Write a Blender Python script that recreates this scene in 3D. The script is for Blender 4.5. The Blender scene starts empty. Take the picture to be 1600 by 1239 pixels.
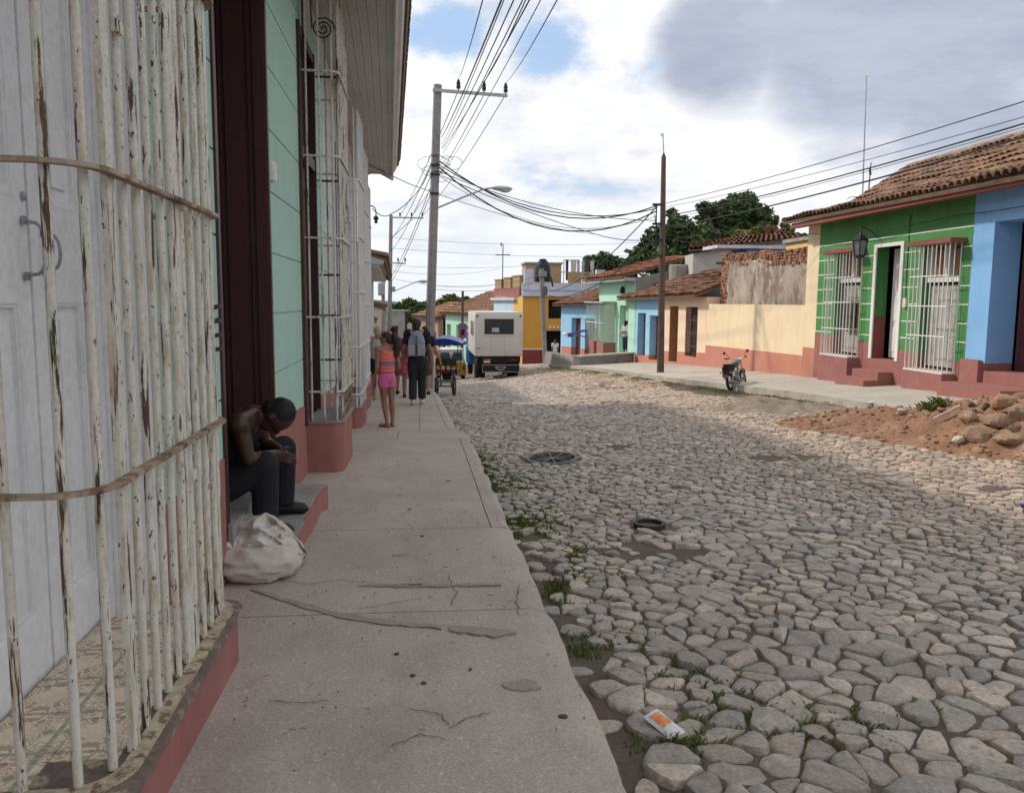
import bpy, math, random, bisect
import numpy as np
from math import sin, cos, pi, radians, sqrt, atan2, hypot, floor
from mathutils import Vector, Matrix, noise as mnoise

# ------------------------------------------------------------------ camera
sc = bpy.context.scene
COL = sc.collection
EYE = Vector((0, 0, 1.58))
FPX = 1280.0                       # focal length in pixels of a 1600 px wide frame
RM = Matrix(((0.99369888, -0.11181087, 0.00780167),
             (0.00517269, 0.11528086, 0.99331947),
             (-0.1119633, -0.98702009, 0.11513283)))
cd = bpy.data.cameras.new('camera')
cam = bpy.data.objects.new('camera', cd)
COL.objects.link(cam)
cam.matrix_world = Matrix.Translation(EYE) @ RM.transposed().to_4x4()
cd.sensor_width = 36
cd.lens = FPX / 1600 * 36
cd.clip_start = .05
cd.clip_end = 6000
sc.camera = cam

# ------------------------------------------------------------------ sky
SUN = Vector((-1, .6, 1.02)).normalized()
w = bpy.data.worlds.new('World')
sc.world = w
w.use_nodes = True
nt = w.node_tree
N, L = nt.nodes, nt.links
N.clear()


def wn(t, **k):
    n = N.new(t)
    for a, b in k.items():
        setattr(n, a, b)
    return n


def wmath(op, a, b=None, c=None, clamp=False):
    n = wn('ShaderNodeMath', operation=op, use_clamp=clamp)
    for i, v in enumerate((a, b, c)):
        if v is None:
            continue
        if isinstance(v, (int, float)):
            n.inputs[i].default_value = v
        else:
            L.new(v, n.inputs[i])
    return n.outputs[0]


def wstep(x, lo, hi):
    n = wn('ShaderNodeMapRange', interpolation_type='SMOOTHSTEP')
    L.new(x, n.inputs[0])
    n.inputs[1].default_value = lo
    n.inputs[2].default_value = hi
    return n.outputs[0]


def wmix(f, a, b):
    n = wn('ShaderNodeMix', data_type='RGBA')
    if isinstance(f, float):
        n.inputs[0].default_value = f
    else:
        L.new(f, n.inputs[0])
    for i, v in ((6, a), (7, b)):
        if isinstance(v, tuple):
            n.inputs[i].default_value = (*v, 1)
        else:
            L.new(v, n.inputs[i])
    return n.outputs[2]


tcn = wn('ShaderNodeTexCoord')
DIR = tcn.outputs['Generated']
sx = wn('ShaderNodeSeparateXYZ')
L.new(DIR, sx.inputs[0])
zc = wmath('MAXIMUM', sx.outputs[2], 0.0)
den = wmath('ADD', zc, .16)
cmb = wn('ShaderNodeCombineXYZ')
L.new(wmath('DIVIDE', sx.outputs[0], den), cmb.inputs[0])
L.new(wmath('DIVIDE', sx.outputs[1], den), cmb.inputs[1])


def wnoise(vec, scale, det, rough=.55, off=(0, 0, 0), dist=0.0):
    m = wn('ShaderNodeMapping')
    L.new(vec, m.inputs[0])
    m.inputs[1].default_value = off
    n = wn('ShaderNodeTexNoise')
    L.new(m.outputs[0], n.inputs['Vector'])
    n.inputs['Scale'].default_value = scale
    n.inputs['Detail'].default_value = det
    n.inputs['Roughness'].default_value = rough
    n.inputs['Distortion'].default_value = dist
    return n.outputs[0]


def wray(px, py):
    d = RM.transposed() @ Vector(((px - 800) / FPX, -(py - 619.5) / FPX, -1))
    return d.normalized()


def wblob(px, py, inner, outer):
    """a soft round mask of the sky about one direction (angles in degrees)"""
    c = wray(px, py)
    n = wn('ShaderNodeVectorMath', operation='DOT_PRODUCT')
    L.new(DIR, n.inputs[0])
    n.inputs[1].default_value = c
    return wstep(n.outputs['Value'], cos(radians(outer)), cos(radians(inner)))


sky = wn('ShaderNodeTexSky', sky_type='NISHITA')
sky.sun_disc = False
sky.sun_elevation = math.asin(SUN.z)
sky.sun_rotation = atan2(SUN.x, SUN.y)
sky.altitude = 30
sky.air_density = 1.0
sky.dust_density = 1.5
n1 = wnoise(cmb.outputs[0], .9, 9, .56, (3.1, 7.7, 0), .3)
n2 = wnoise(cmb.outputs[0], 2.3, 8, .6, (1.2, 4.4, 2))
n3 = wnoise(DIR, 5.0, 7, .6, (9.2, 1.1, 4))
nn = wmath('ADD', wmath('MULTIPLY', n1, .46), wmath('ADD', wmath('MULTIPLY', n2, .30), wmath('MULTIPLY', n3, .24)))
# gaps of blue sky, the grey cloud bank and its lit rim
blue = wmath('MAXIMUM', wmath('MAXIMUM', wblob(690, 74, .1, 3.6), wmath('MULTIPLY', wblob(872, 92, .1, 3.9), .95)),
             wmath('MAXIMUM', wmath('MULTIPLY', wblob(985, 130, .2, 3.6), .7), wmath('MULTIPLY', wblob(870, 270, .2, 3.5), .2)))
cover = wstep(wmath('SUBTRACT', wmath('ADD', nn, wmath('MULTIPLY', wmath('SUBTRACT', wmath('ADD', wmath('MULTIPLY', n2, .4), wmath('MULTIPLY', n3, .6)), .5), .55)), wmath('MULTIPLY', blue, .175)), .27, .44)
grey = wmath('MAXIMUM', wblob(1340, 40, 2.5, 9.5), wmath('MAXIMUM', wblob(1130, 62, 1.0, 6.5), wblob(1540, 70, 2, 9)))
grey = wmath('MAXIMUM', grey, wmath('MULTIPLY', wblob(1800, -250, 10, 24), .75))
grey = wmath('MAXIMUM', grey, wmath('MAXIMUM', wmath('MULTIPLY', wblob(765, 285, .3, 4.5), .45), wmath('MULTIPLY', wblob(1000, 180, .3, 7), .28)))
gmask = wstep(wmath('ADD', wmath('MULTIPLY', grey, .62), wmath('MULTIPLY', wmath('SUBTRACT', nn, .5), 2.6)), .18, .58)
soft = wstep(wmath('ADD', wmath('MULTIPLY', n2, .5), wmath('MULTIPLY', n3, .5)), .38, .60)
white = wmix(soft, (5.3, 5.6, 6.15), (7.6, 7.65, 7.75))
cloud = wmix(gmask, white, wmix(wstep(n2, .3, .7), (2.75, 3.1, 3.95), (3.9, 4.25, 5.05)))
base = wmix(.75, sky.outputs[0], (3.4, 4.7, 6.7))
allsky = wmix(cover, base, cloud)
hor = wstep(sx.outputs[2], .16, .0)
allsky = wmix(wmath('MULTIPLY', hor, .75), allsky, (5.9, 6.35, 6.8))
bg = wn('ShaderNodeBackground')
L.new(allsky, bg.inputs[0])
bg.inputs[1].default_value = .1
wo = wn('ShaderNodeOutputWorld')
L.new(bg.outputs[0], wo.inputs[0])

# ------------------------------------------------------------------ sun and exposure
sd = bpy.data.lights.new('sun', 'SUN')
sun = bpy.data.objects.new('sun', sd)
COL.objects.link(sun)
sd.energy = 2.15
sd.angle = radians(3.5)
sd.color = (1.0, .93, .82)
sun.rotation_euler = (-SUN).to_track_quat('-Z', 'Y').to_euler()
sun.location = (-8, 5, 20)
vs = sc.view_settings
vs.view_transform = 'Standard'
vs.look = 'None'
vs.exposure = .52
vs.gamma = 1
vs.use_curve_mapping = False

# ------------------------------------------------------------------ helpers
R = random.Random(7)


def ray(px, py):
    return RM.transposed() @ Vector(((px - 800) / FPX, -(py - 619.5) / FPX, -1))


def at(px, py, Y):
    d = ray(px, py)
    return EYE + d * (Y / d.y)


def atx(px, py, X):
    d = ray(px, py)
    return EYE + d * (X / d.x)


def lerp(a, b, t):
    return a + (b - a) * t


def table(xs, ys):
    def f(x):
        if x <= xs[0]:
            return ys[0] + (x - xs[0]) * (ys[1] - ys[0]) / (xs[1] - xs[0])
        if x >= xs[-1]:
            return ys[-1]
        i = bisect.bisect_right(xs, x) - 1
        return lerp(ys[i], ys[i + 1], (x - xs[i]) / (xs[i + 1] - xs[i]))
    return f


zL = table([0, 2.5, 3.5, 6.7, 8.4, 12.3, 16.6, 20.8, 26, 39, 48, 60, 80, 120],
           [.02, 0, -.03, -.13, -.17, -.29, -.49, -.75, -1.16, -2.2, -2.95, -3.5, -4.4, -6.2])
zR = table([3, 10, 14.85, 20.8, 28, 33, 42, 51, 60, 80, 120],
           [.25, .1, -.08, -.36, -.67, -.92, -1.5, -2.25, -2.9, -4.2, -6.2])
xCL = table([0, 11.2, 12.2, 14.5, 26, 45, 60, 80], [.69, .69, .56, .53, .42, -.3, -2.2, -7])     # kerb, near side
xCR = table([0, 12.8, 16, 19, 22, 25, 30, 35, 45, 52, 60, 80], [8.0, 8.0, 8.1, 7.9, 7.5, 7.3, 7.1, 6.85, 6.6, 6.9, 6.6, 1.8])
xW = table([0, 9.6, 20.4, 40, 60, 80], [-1.14, -1.14, -1.52, -2.1, -4.2, -9])                # house fronts, near side


def zroad(x, Y):
    a, b = xCL(Y), xCR(Y)
    za = zL(Y) - .17
    zb = zR(Y) - .30
    t = (x - a) / (b - a)
    t = min(1.3, max(-.3, t))
    return lerp(za, zb, t if t < 0 else t ** 1.8) + .02 * mnoise.noise(Vector((x * .5, Y * .5, 0))) - .03 * math.exp(-max(0, x - a) * 5)


class MB:
    """collects shapes in world metres and links them as one mesh object"""

    def __init__(self):
        self.v, self.f, self.m = [], [], []

    def add(self, vs, fs, mi=0):
        b = len(self.v)
        self.v += [tuple(q) for q in vs]
        self.f += [tuple(b + i for i in q) for q in fs]
        self.m += [mi] * len(fs)
        return self

    def box(self, x0, x1, y0, y1, z0, z1, mi=0):
        return self.hexa([(x0, y0, z0), (x1, y0, z0), (x1, y1, z0), (x0, y1, z0),
                          (x0, y0, z1), (x1, y0, z1), (x1, y1, z1), (x0, y1, z1)], mi)

    def hexa(self, p, mi=0):
        return self.add(p, [(0, 3, 2, 1), (4, 5, 6, 7), (0, 1, 5, 4), (1, 2, 6, 5), (2, 3, 7, 6), (3, 0, 4, 7)], mi)

    def obox(self, c, size, rot=None, mi=0):
        hx, hy, hz = size[0] / 2, size[1] / 2, size[2] / 2
        c = Vector(c)
        pts = []
        for z in (-hz, hz):
            for x, y in ((-hx, -hy), (hx, -hy), (hx, hy), (-hx, hy)):
                p = Vector((x, y, z))
                if rot is not None:
                    p = rot @ p
                pts.append(c + p)
        return self.hexa(pts, mi)

    def bar(self, a, b, w, h=None, mi=0, up=(0, 0, 1)):
        """a rectangular bar from a to b, w wide and h high"""
        h = h or w
        a, b = Vector(a), Vector(b)
        d = (b - a).normalized()
        u = Vector(up)
        if abs(d.dot(u)) > .98:
            u = Vector((0, 1, 0))
        s = d.cross(u).normalized() * (w / 2)
        t = s.cross(d).normalized() * (h / 2)
        return self.hexa([a - s - t, a + s - t, b + s - t, b - s - t, a - s + t, a + s + t, b + s + t, b - s + t], mi)

    def tube(self, pts, r, n=8, mi=0, cap=True):
        pts = [Vector(p) for p in pts]
        rs = list(r) if isinstance(r, (list, tuple)) else [r] * len(pts)
        vs, fs = [], []
        prev = None
        for i, p in enumerate(pts):
            d = (pts[min(i + 1, len(pts) - 1)] - pts[max(i - 1, 0)])
            d = d.normalized() if d.length > 1e-9 else Vector((0, 0, 1))
            if prev is None:
                u = Vector((0, 0, 1)) if abs(d.z) < .9 else Vector((1, 0, 0))
                s = d.cross(u).normalized()
            else:
                s = (prev - d * prev.dot(d))
                s = s.normalized() if s.length > 1e-6 else d.cross(Vector((0, 0, 1))).normalized()
            prev = s
            t = d.cross(s)
            for k in range(n):
                a = 2 * pi * k / n
                vs.append(p + (s * cos(a) + t * sin(a)) * rs[i])
        for i in range(len(pts) - 1):
            for k in range(n):
                fs.append((i * n + k, i * n + (k + 1) % n, (i + 1) * n + (k + 1) % n, (i + 1) * n + k))
        if cap:
            fs.append(tuple(range(n))[::-1])
            fs.append(tuple((len(pts) - 1) * n + k for k in range(n)))
        return self.add(vs, fs, mi)

    def ell(self, c, r, rot=None, nu=10, nv=7, mi=0):
        c = Vector(c)
        if isinstance(r, (int, float)):
            r = (r, r, r)
        vs, fs = [], []
        for j in range(nv + 1):
            th = pi * j / nv
            for i in range(nu):
                a = 2 * pi * i / nu
                p = Vector((r[0] * sin(th) * cos(a), r[1] * sin(th) * sin(a), r[2] * cos(th)))
                if rot is not None:
                    p = rot @ p
                vs.append(c + p)
        for j in range(nv):
            for i in range(nu):
                q = [j * nu + i, (j + 1) * nu + i, (j + 1) * nu + (i + 1) % nu, j * nu + (i + 1) % nu]
                if j == 0:
                    q = [q[0], q[1], q[2]]
                elif j == nv - 1:
                    q = [q[0], q[1], q[3]]
                fs.append(tuple(q))
        return self.add(vs, fs, mi)

    def lathe(self, c, prof, n=16, mi=0, axis='z'):
        c = Vector(c)
        vs, fs = [], []
        for r, z in prof:
            for k in range(n):
                a = 2 * pi * k / n
                if axis == 'z':
                    p = Vector((r * cos(a), r * sin(a), z))
                elif axis == 'y':
                    p = Vector((r * cos(a), z, r * sin(a)))
                else:
                    p = Vector((z, r * cos(a), r * sin(a)))
                vs.append(c + p)
        for j in range(len(prof) - 1):
            for k in range(n):
                fs.append((j * n + k, j * n + (k + 1) % n, (j + 1) * n + (k + 1) % n, (j + 1) * n + k))
        fs.append(tuple(range(n))[::-1])
        fs.append(tuple((len(prof) - 1) * n + k for k in range(n)))
        return self.add(vs, fs, mi)

    def prism(self, poly, axis, a, b, mi=0):
        """poly in the plane across axis ('x': (y,z), 'y': (x,z), 'z': (x,y)), extruded from a to b"""
        n = len(poly)

        def P(q, h):
            return (h, q[0], q[1]) if axis == 'x' else ((q[0], h, q[1]) if axis == 'y' else (q[0], q[1], h))
        vs = [P(q, a) for q in poly] + [P(q, b) for q in poly]
        fs = [tuple(range(n))[::-1], tuple(range(n, 2 * n))]
        fs += [(i, (i + 1) % n, n + (i + 1) % n, n + i) for i in range(n)]
        return self.add(vs, fs, mi)

    def sheet(self, fn, us, vs_, mi=0):
        nu, nv = len(us), len(vs_)
        v = [fn(a, b) for b in vs_ for a in us]
        f = [(j * nu + i, j * nu + i + 1, (j + 1) * nu + i + 1, (j + 1) * nu + i) for j in range(nv - 1) for i in range(nu - 1)]
        return self.add(v, f, mi)

    def rock(self, c, r, rot, seed, nu=10, nv=6, amp=.28, mi=0):
        b = len(self.v)
        self.ell((0, 0, 0), 1, None, nu, nv, mi)
        o = Vector((seed * 3.7, seed * 1.3, seed * 9.1))
        for i in range(b, len(self.v)):
            p = Vector(self.v[i])
            k = 1 + amp * mnoise.noise(p * 1.3 + o) + amp * .5 * mnoise.noise(p * 3.1 + o)
            # flatten towards a few random planes, as a broken stone is
            for s in range(11):
                nrm = Vector((mnoise.noise(o + Vector((s * 5.1, 0, .5))), mnoise.noise(o + Vector((0, s * 7.3, .5))), mnoise.noise(o + Vector((.5, 0, s * 3.9))) + .1)).normalized()
                dd = p.dot(nrm) * k
                if dd > .66:
                    k *= .66 / dd
            p = p * k
            p = Vector((p.x * r[0], p.y * r[1], p.z * r[2]))
            self.v[i] = tuple(Vector(c) + rot @ p)
        return self

    def build(self, name, mats, parent=None, smooth=None, **props):
        me = bpy.data.meshes.new(name)
        off = Vector((0, 0, 0))
        if parent is not None:
            off = base_of(parent)
        vs = self.v if off.length == 0 else [(a[0] - off.x, a[1] - off.y, a[2] - off.z) for a in self.v]
        me.from_pydata(vs, [], self.f)
        if not isinstance(mats, (list, tuple)):
            mats = [mats]
        for q in mats:
            me.materials.append(q)
        if len(mats) > 1:
            me.polygons.foreach_set('material_index', self.m)
        if smooth is not None:
            me.polygons.foreach_set('use_smooth', [True] * len(self.f))
            if smooth < 179:
                me.set_sharp_from_angle(angle=radians(smooth))
        me.update()
        o = bpy.data.objects.new(name, me)
        COL.objects.link(o)
        if parent is not None:
            o.parent = parent
        for k, v in props.items():
            o[k] = v
        return o


def base_of(o):
    v = Vector((0, 0, 0))
    while o is not None:
        v = v + o.location
        o = o.parent
    return v


def thing(name, label, cat, loc, group=None):
    o = bpy.data.objects.new(name, None)
    COL.objects.link(o)
    o.location = loc
    o.empty_display_size = .2
    o['label'] = label
    o['category'] = cat
    if group:
        o['group'] = group
    return o


def tag(o, label, cat, group=None):
    o['label'] = label
    o['category'] = cat
    if group:
        o['group'] = group
    return o


def node(name, parent):
    """a part that only holds its sub-parts together"""
    o = bpy.data.objects.new(name, None)
    COL.objects.link(o)
    o.parent = parent
    return o


# ------------------------------------------------------------------ materials
def lin(r, g, b):
    return tuple(((c / 255) / 12.92 if c / 255 < .04045 else ((c / 255 + .055) / 1.055) ** 2.4) for c in (r, g, b))


MATS = {}


def M(name, c1, c2=None, scale=3., rough=.85, bump=.15, bscale=60., stains=(), metal=0., spec=.3, vary=.12, attr=None, alpha_noise=None, trans=0.):
    """procedural material: two-colour cloudiness, fine grain, stains (colour, scale xyz, low, high, amount) and relief"""
    if name in MATS:
        return MATS[name]
    m = bpy.data.materials.new(name)
    MATS[name] = m
    m.use_nodes = True
    t = m.node_tree
    nn_, ln = t.nodes, t.links
    bs = nn_['Principled BSDF']
    tc = nn_.new('ShaderNodeTexCoord')

    def noi(sc_, det=5, off=0., rough_=.6, vec=None):
        mp = nn_.new('ShaderNodeMapping')
        ln.new(vec or tc.outputs['Object'], mp.inputs[0])
        mp.inputs[1].default_value = (off, off * 1.7, off * .6)
        mp.inputs[3].default_value = sc_ if isinstance(sc_, tuple) else (sc_, sc_, sc_)
        n = nn_.new('ShaderNodeTexNoise')
        n.inputs['Scale'].default_value = 1
        n.inputs['Detail'].default_value = det
        n.inputs['Roughness'].default_value = rough_
        ln.new(mp.outputs[0], n.inputs['Vector'])
        return n.outputs[0]

    def rng(x, lo, hi, a=0., b=1.):
        n = nn_.new('ShaderNodeMapRange')
        ln.new(x, n.inputs[0])
        n.inputs[1].default_value, n.inputs[2].default_value = lo, hi
        n.inputs[3].default_value, n.inputs[4].default_value = a, b
        return n.outputs[0]

    def mix(f, a, b, mode='MIX'):
        n = nn_.new('ShaderNodeMix')
        n.data_type = 'RGBA'
        n.blend_type = mode
        if isinstance(f, (int, float)):
            n.inputs[0].default_value = f
        else:
            ln.new(f, n.inputs[0])
        for i, v in ((6, a), (7, b)):
            if isinstance(v, tuple):
                n.inputs[i].default_value = (*v, 1)
            else:
                ln.new(v, n.inputs[i])
        return n.outputs[2]
    c2 = c2 or tuple(x * .75 for x in c1)
    col = mix(rng(noi(scale), .35, .65), c1, c2)
    if attr:
        at_ = nn_.new('ShaderNodeAttribute')
        at_.attribute_name = attr
        col = mix(1., col, at_.outputs['Color'], 'MULTIPLY')
    if vary:
        fine = rng(noi(bscale, 4, 3.3), .3, .7, 1 - vary, 1 + vary)
        g = nn_.new('ShaderNodeCombineColor')
        for i in range(3):
            ln.new(fine, g.inputs[i])
        col = mix(1., col, g.outputs[0], 'MULTIPLY')
    for k, s in enumerate(stains):
        sc_, lo, hi = s[1], s[2], s[3]
        amt = s[4] if len(s) > 4 else 1.
        col = mix(rng(noi(sc_, 6, 7.7 + 5.1 * k, .65), lo, hi, 0, amt), col, s[0])
    ln.new(col, bs.inputs['Base Color'])
    bs.inputs['Roughness'].default_value = rough
    bs.inputs['Metallic'].default_value = metal
    bs.inputs['Specular IOR Level'].default_value = spec
    if trans:
        bs.inputs['Transmission Weight'].default_value = trans
    if bump:
        b = nn_.new('ShaderNodeBump')
        b.inputs['Strength'].default_value = bump
        b.inputs['Distance'].default_value = .02
        ln.new(noi(bscale * .6, 6, 1.1, .65), b.inputs['Height'])
        ln.new(b.outputs[0], bs.inputs['Normal'])
    return m


m_conc = M('concrete_pavement', (.455, .39, .335), (.375, .32, .275), 1.3, .9, .4, 90, vary=.22,
           stains=(((.60, .54, .47), (46, 40, 40), .60, .64, .75), ((.20, .165, .145), (52, 44, 40), .64, .67, .6), ((.23, .19, .165), (2.6, 1.2, 2), .52, .75, .5), ((.10, .085, .075), (14, 9, 10), .70, .74, .6)))
m_conc2 = M('old_concrete', (.34, .32, .29), (.24, .23, .21), 2., .9, .35, 50, vary=.2, stains=(((.12, .11, .1), (2, 2, .7), .55, .8, .6),))
m_patch = M('mortar_patch', (.345, .305, .27), (.27, .235, .21), 9, .9, .4, 80, vary=.22, stains=(((.16, .135, .115), (12, 12, 12), .6, .7, .6),))
m_dirt = M('street_dirt', (.135, .105, .082), (.09, .07, .056), 1.6, .95, .5, 40, vary=.25,
           stains=(((.19, .12, .07), (.9, .9, .9), .5, .72, .6), ((.05, .065, .022), (2.2, 2.2, 2), .6, .75, .35)))
m_stone = M('cobble_stone', (.46, .415, .375), (.34, .305, .28), 7, .72, .7, 55, vary=.24, attr='tint',
            stains=(((.11, .095, .08), (24, 24, 24), .60, .70, .6), ((.20, .165, .13), (5, 5, 5), .56, .70, .55)), spec=.35)
m_plaster = dict(rough=.85, bump=.12, bscale=30, vary=.05)
m_mint = M('mint_paint', (.385, .565, .48), (.355, .525, .445), 1.2, stains=(((.30, .44, .375), (1.1, 1.1, .35), .50, .72, .5), ((.47, .62, .55), (2.2, 2.2, 1.2), .58, .72, .4), ((.2, .29, .245), (9, 9, 2.5), .66, .74, .45)), **m_plaster)
m_red = M('red_ochre_paint', (.34, .145, .128), (.285, .118, .104), 2.5, stains=(((.20, .085, .07), (5, 5, 2), .56, .72, .6), ((.42, .22, .19), (2, 2, .8), .56, .74, .5), ((.30, .23, .19), (9, 9, 9), .66, .72, .6)), **m_plaster)
m_green = M('green_paint', (.082, .255, .082), (.07, .225, .07), 1.1, stains=(((.17, .33, .15), (1.3, 1.3, .35), .52, .74, .6), ((.05, .15, .05), (4, 4, .7), .60, .74, .55)), **m_plaster)
m_blue = M('blue_paint', (.24, .47, .77), (.21, .42, .71), 1.1, stains=(((.36, .52, .70), (1.6, 1.6, .4), .55, .75, .55), ((.17, .28, .42), (4, 4, .8), .62, .75, .5)), **m_plaster)
m_lblue = M('pale_blue_paint', (.33, .60, .82), (.29, .54, .76), 1.4, stains=(((.4, .45, .48), (2, 2, .6), .62, .8, .5),), **m_plaster)
m_cream = M('cream_paint', (.80, .66, .45), (.75, .60, .40), 1.0, stains=(((.60, .48, .34), (1.4, 1.4, .4), .5, .72, .6), ((.44, .36, .28), (5, 5, .9), .64, .76, .55), ((.84, .74, .56), (2, 2, .7), .58, .74, .5)), **m_plaster)
m_peach = M('peach_paint', (.80, .62, .46), (.76, .57, .42), 1.2, stains=(((.6, .48, .38), (2, 2, .6), .58, .8, .4),), **m_plaster)
m_pink = M('salmon_paint', (.53, .23, .165), (.48, .2, .145), 1.4, stains=(((.36, .16, .12), (3, 3, 1), .58, .8, .5),), **m_plaster)
m_mint2 = M('sea_green_paint', (.46, .72, .55), (.42, .67, .51), 1.1, stains=(((.5, .6, .5), (3, 3, .6), .6, .8, .4),), **m_plaster)
m_yel = M('orange_yellow_paint', (.66, .33, .065), (.60, .29, .055), 1.3, stains=(((.42, .25, .09), (1.5, 1.5, .5), .58, .8, .5),), **m_plaster)
m_wpaint = M('white_wood_paint', (.86, .86, .87), (.78, .78, .79), (2.2), .6, .2, 26, vary=.07,
             stains=(((.36, .34, .33), (14, 14, 2.5), .68, .73, .6), ((.5, .49, .48), (3, 3, 1), .55, .8, .5), ((.16, .14, .12), (40, 40, 9), .74, .77, .7)))
m_bar = M('rusty_white_iron', (.66, .63, .55), (.58, .55, .47), 8, .55, .35, 60, vary=.1, spec=.4,
          stains=(((.44, .30, .16), (26, 26, 5), .54, .66, .7), ((.085, .048, .034), (30, 30, 2.2), .578, .60, 1.), ((.05, .036, .03), (24, 24, 1.4), .655, .67, 1.), ((.055, .04, .035), (60, 60, 24), .62, .635, 1.), ((.25, .12, .05), (40, 40, 9), .64, .68, .8)))
m_hoop = M('rusty_hoop_iron', (.42, .33, .25), (.28, .19, .13), 12, .6, .3, 50, vary=.15,
           stains=(((.20, .10, .055), (16, 16, 16), .48, .58, .9), ((.06, .04, .035), (9, 9, 9), .55, .6, 1.)))
m_bar2 = M('white_iron', (.72, .71, .68), (.64, .63, .6), 6, .5, .1, 40, vary=.08, stains=(((.3, .22, .16), (12, 12, 4), .66, .74, .7),))
m_rust = M('brown_iron', (.11, .075, .06), (.075, .05, .042), 20, .7, .3, 60, vary=.2)
m_bwood = M('dark_brown_wood', (.070, .024, .022), (.058, .020, .018), (3), .5, .12, 20, vary=.1, spec=.4)
m_bwood2 = M('worn_brown_shutter', (.13, .062, .056), (.10, .048, .044), 4, .55, .12, 30, vary=.1)
m_soffit = M('pale_soffit_paint', (.60, .57, .55), (.53, .50, .48), 1.5, .8, .1, 30, vary=.05, stains=(((.4, .35, .3), (2, 1, 1), .56, .8, .5),))
m_tile = M('clay_roof_tile', (.25, .158, .108), (.18, .12, .088), 5, .9, .3, 50, vary=.2, attr='tint',
           stains=(((.10, .075, .06), (6, 6, 6), .54, .68, .75), ((.36, .28, .21), (9, 9, 9), .58, .72, .55)))
m_iron = M('black_iron', (.03, .03, .032), (.02, .02, .02), 20, .5, .05)
m_glass = M('dark_window_glass', (.03, .035, .04), (.02, .025, .03), 3, .16, 0, vary=0, spec=.35)
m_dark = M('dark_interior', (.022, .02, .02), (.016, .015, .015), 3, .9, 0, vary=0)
m_soil = M('red_soil', (.27, .145, .088), (.20, .108, .068), 2.2, .95, .6, 26, vary=.3, stains=(((.42, .30, .2), (3, 3, 3), .55, .7, .6),))
m_sand = M('grey_sand', (.27, .215, .165), (.20, .155, .118), 2.5, .95, .5, 30, vary=.25)
m_rock = M('broken_rock', (.34, .235, .165), (.25, .175, .128), 4, .9, .5, 30, vary=.2, attr='tint', stains=(((.5, .42, .33), (6, 6, 6), .56, .7, .7), ((.16, .1, .07), (9, 9, 9), .62, .72, .7)))
m_brick = M('old_red_brick', (.29, .15, .10), (.215, .12, .085), 8, .95, .5, 40, vary=.25, attr='tint', stains=(((.4, .33, .27), (9, 9, 9), .6, .72, .7),))
m_ruin = M('stained_plaster', (.40, .345, .29), (.30, .25, .205), 1.8, .95, .4, 24, vary=.15,
           stains=(((.14, .112, .09), (2.0, 2.0, 1.3), .50, .60, .8), ((.52, .47, .41), (2.6, 2.6, 2.0), .56, .63, .75), ((.24, .12, .075), (2.6, 2.6, 2.6), .58, .63, .8)))
m_pole = M('weathered_concrete_pole', (.29, .28, .265), (.22, .21, .2), (6), .85, .2, 40, vary=.15)
m_wpole = M('brown_timber_pole', (.125, .09, .068), (.09, .066, .052), 5, .85, .3, 30, vary=.2)
m_wire = M('black_cable', (.02, .02, .022), None, 5, .6, 0, vary=0)
m_galv = M('galvanised_steel', (.38, .39, .40), (.30, .31, .32), 8, .45, .05, 40, metal=.6)
m_rubber = M('black_rubber', (.018, .018, .019), (.028, .027, .026), 9, .8, .15, 60)
m_grass = M('green_grass', (.085, .13, .028), (.14, .15, .045), 6, .8, 0, vary=.25)
m_leaf = M('tree_leaf', (.095, .14, .05), (.05, .085, .032), 1.2, .6, 0, vary=.35, bscale=9, spec=.25)
m_leaf2 = M('yellow_green_leaf', (.15, .17, .035), (.09, .12, .03), 1.5, .6, 0, vary=.3, bscale=8)
m_orange = M('orange_leaf', (.34, .20, .05), (.2, .16, .04), 1.5, .6, 0, vary=.3, bscale=8)
m_bark = M('tree_bark', (.13, .10, .075), (.09, .07, .05), 8, .95, .4, 30)
m_white = M('white_plastic', (.78, .77, .74), (.7, .69, .66), 4, .5, .03)

# ================================================================== SETTING: ground
def frange(a, b, s):
    n = max(1, int(round((b - a) / s)))
    return [a + (b - a) * i / n for i in range(n + 1)]


g = MB()
g.sheet(lambda x, y: (x, y, -7.4 - .002 * abs(y - 100)), [-3000, -400, -100, -30, 30, 100, 400, 3000], [-60, -20, 20, 60, 110, 200, 500, 3000])
go = g.build('ground', m_dirt, kind='structure')

g = MB()
ys = frange(-3, 30, .3) + frange(31, 60, 1) + frange(62, 122, 3)
v, f = [], []
NX = 44
for y in ys:
    for i in range(NX + 1):
        x = lerp(xCL(y) - .1, xCR(y) + .1, i / NX)
        v.append((x, y, zroad(x, y) + .012 * mnoise.noise(Vector((x * 4, y * 4, 3)))))
for j in range(len(ys) - 1):
    for i in range(NX):
        f.append((j * (NX + 1) + i, j * (NX + 1) + i + 1, (j + 1) * (NX + 1) + i + 1, (j + 1) * (NX + 1) + i))
g.add(v, f)
road = g.build('road', m_dirt, smooth=180, kind='structure')

# ---- cobblestones: an irregular Voronoi paving, every stone its own little domed body
HEAP = [(8.2, 10.0, 1.15, 1.7, .5), (7.3, 11.4, 1.2, 1.5, .24), (6.6, 12.4, 1.0, 1.2, .16), (7.4, 9.7, .8, .9, .2), (8.4, 8.2, 1.2, 1.3, .4)]
SANDH = [(6.3, 15.1, .45, .6, .16), (5.75, 15.2, .4, .5, .11), (6.9, 15.6, .5, .7, .2), (7.4, 14.6, .5, .8, .15), (7.3, 17.0, .4, .8, .12), (6.7, 14.3, .5, .5, .1)]


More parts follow.
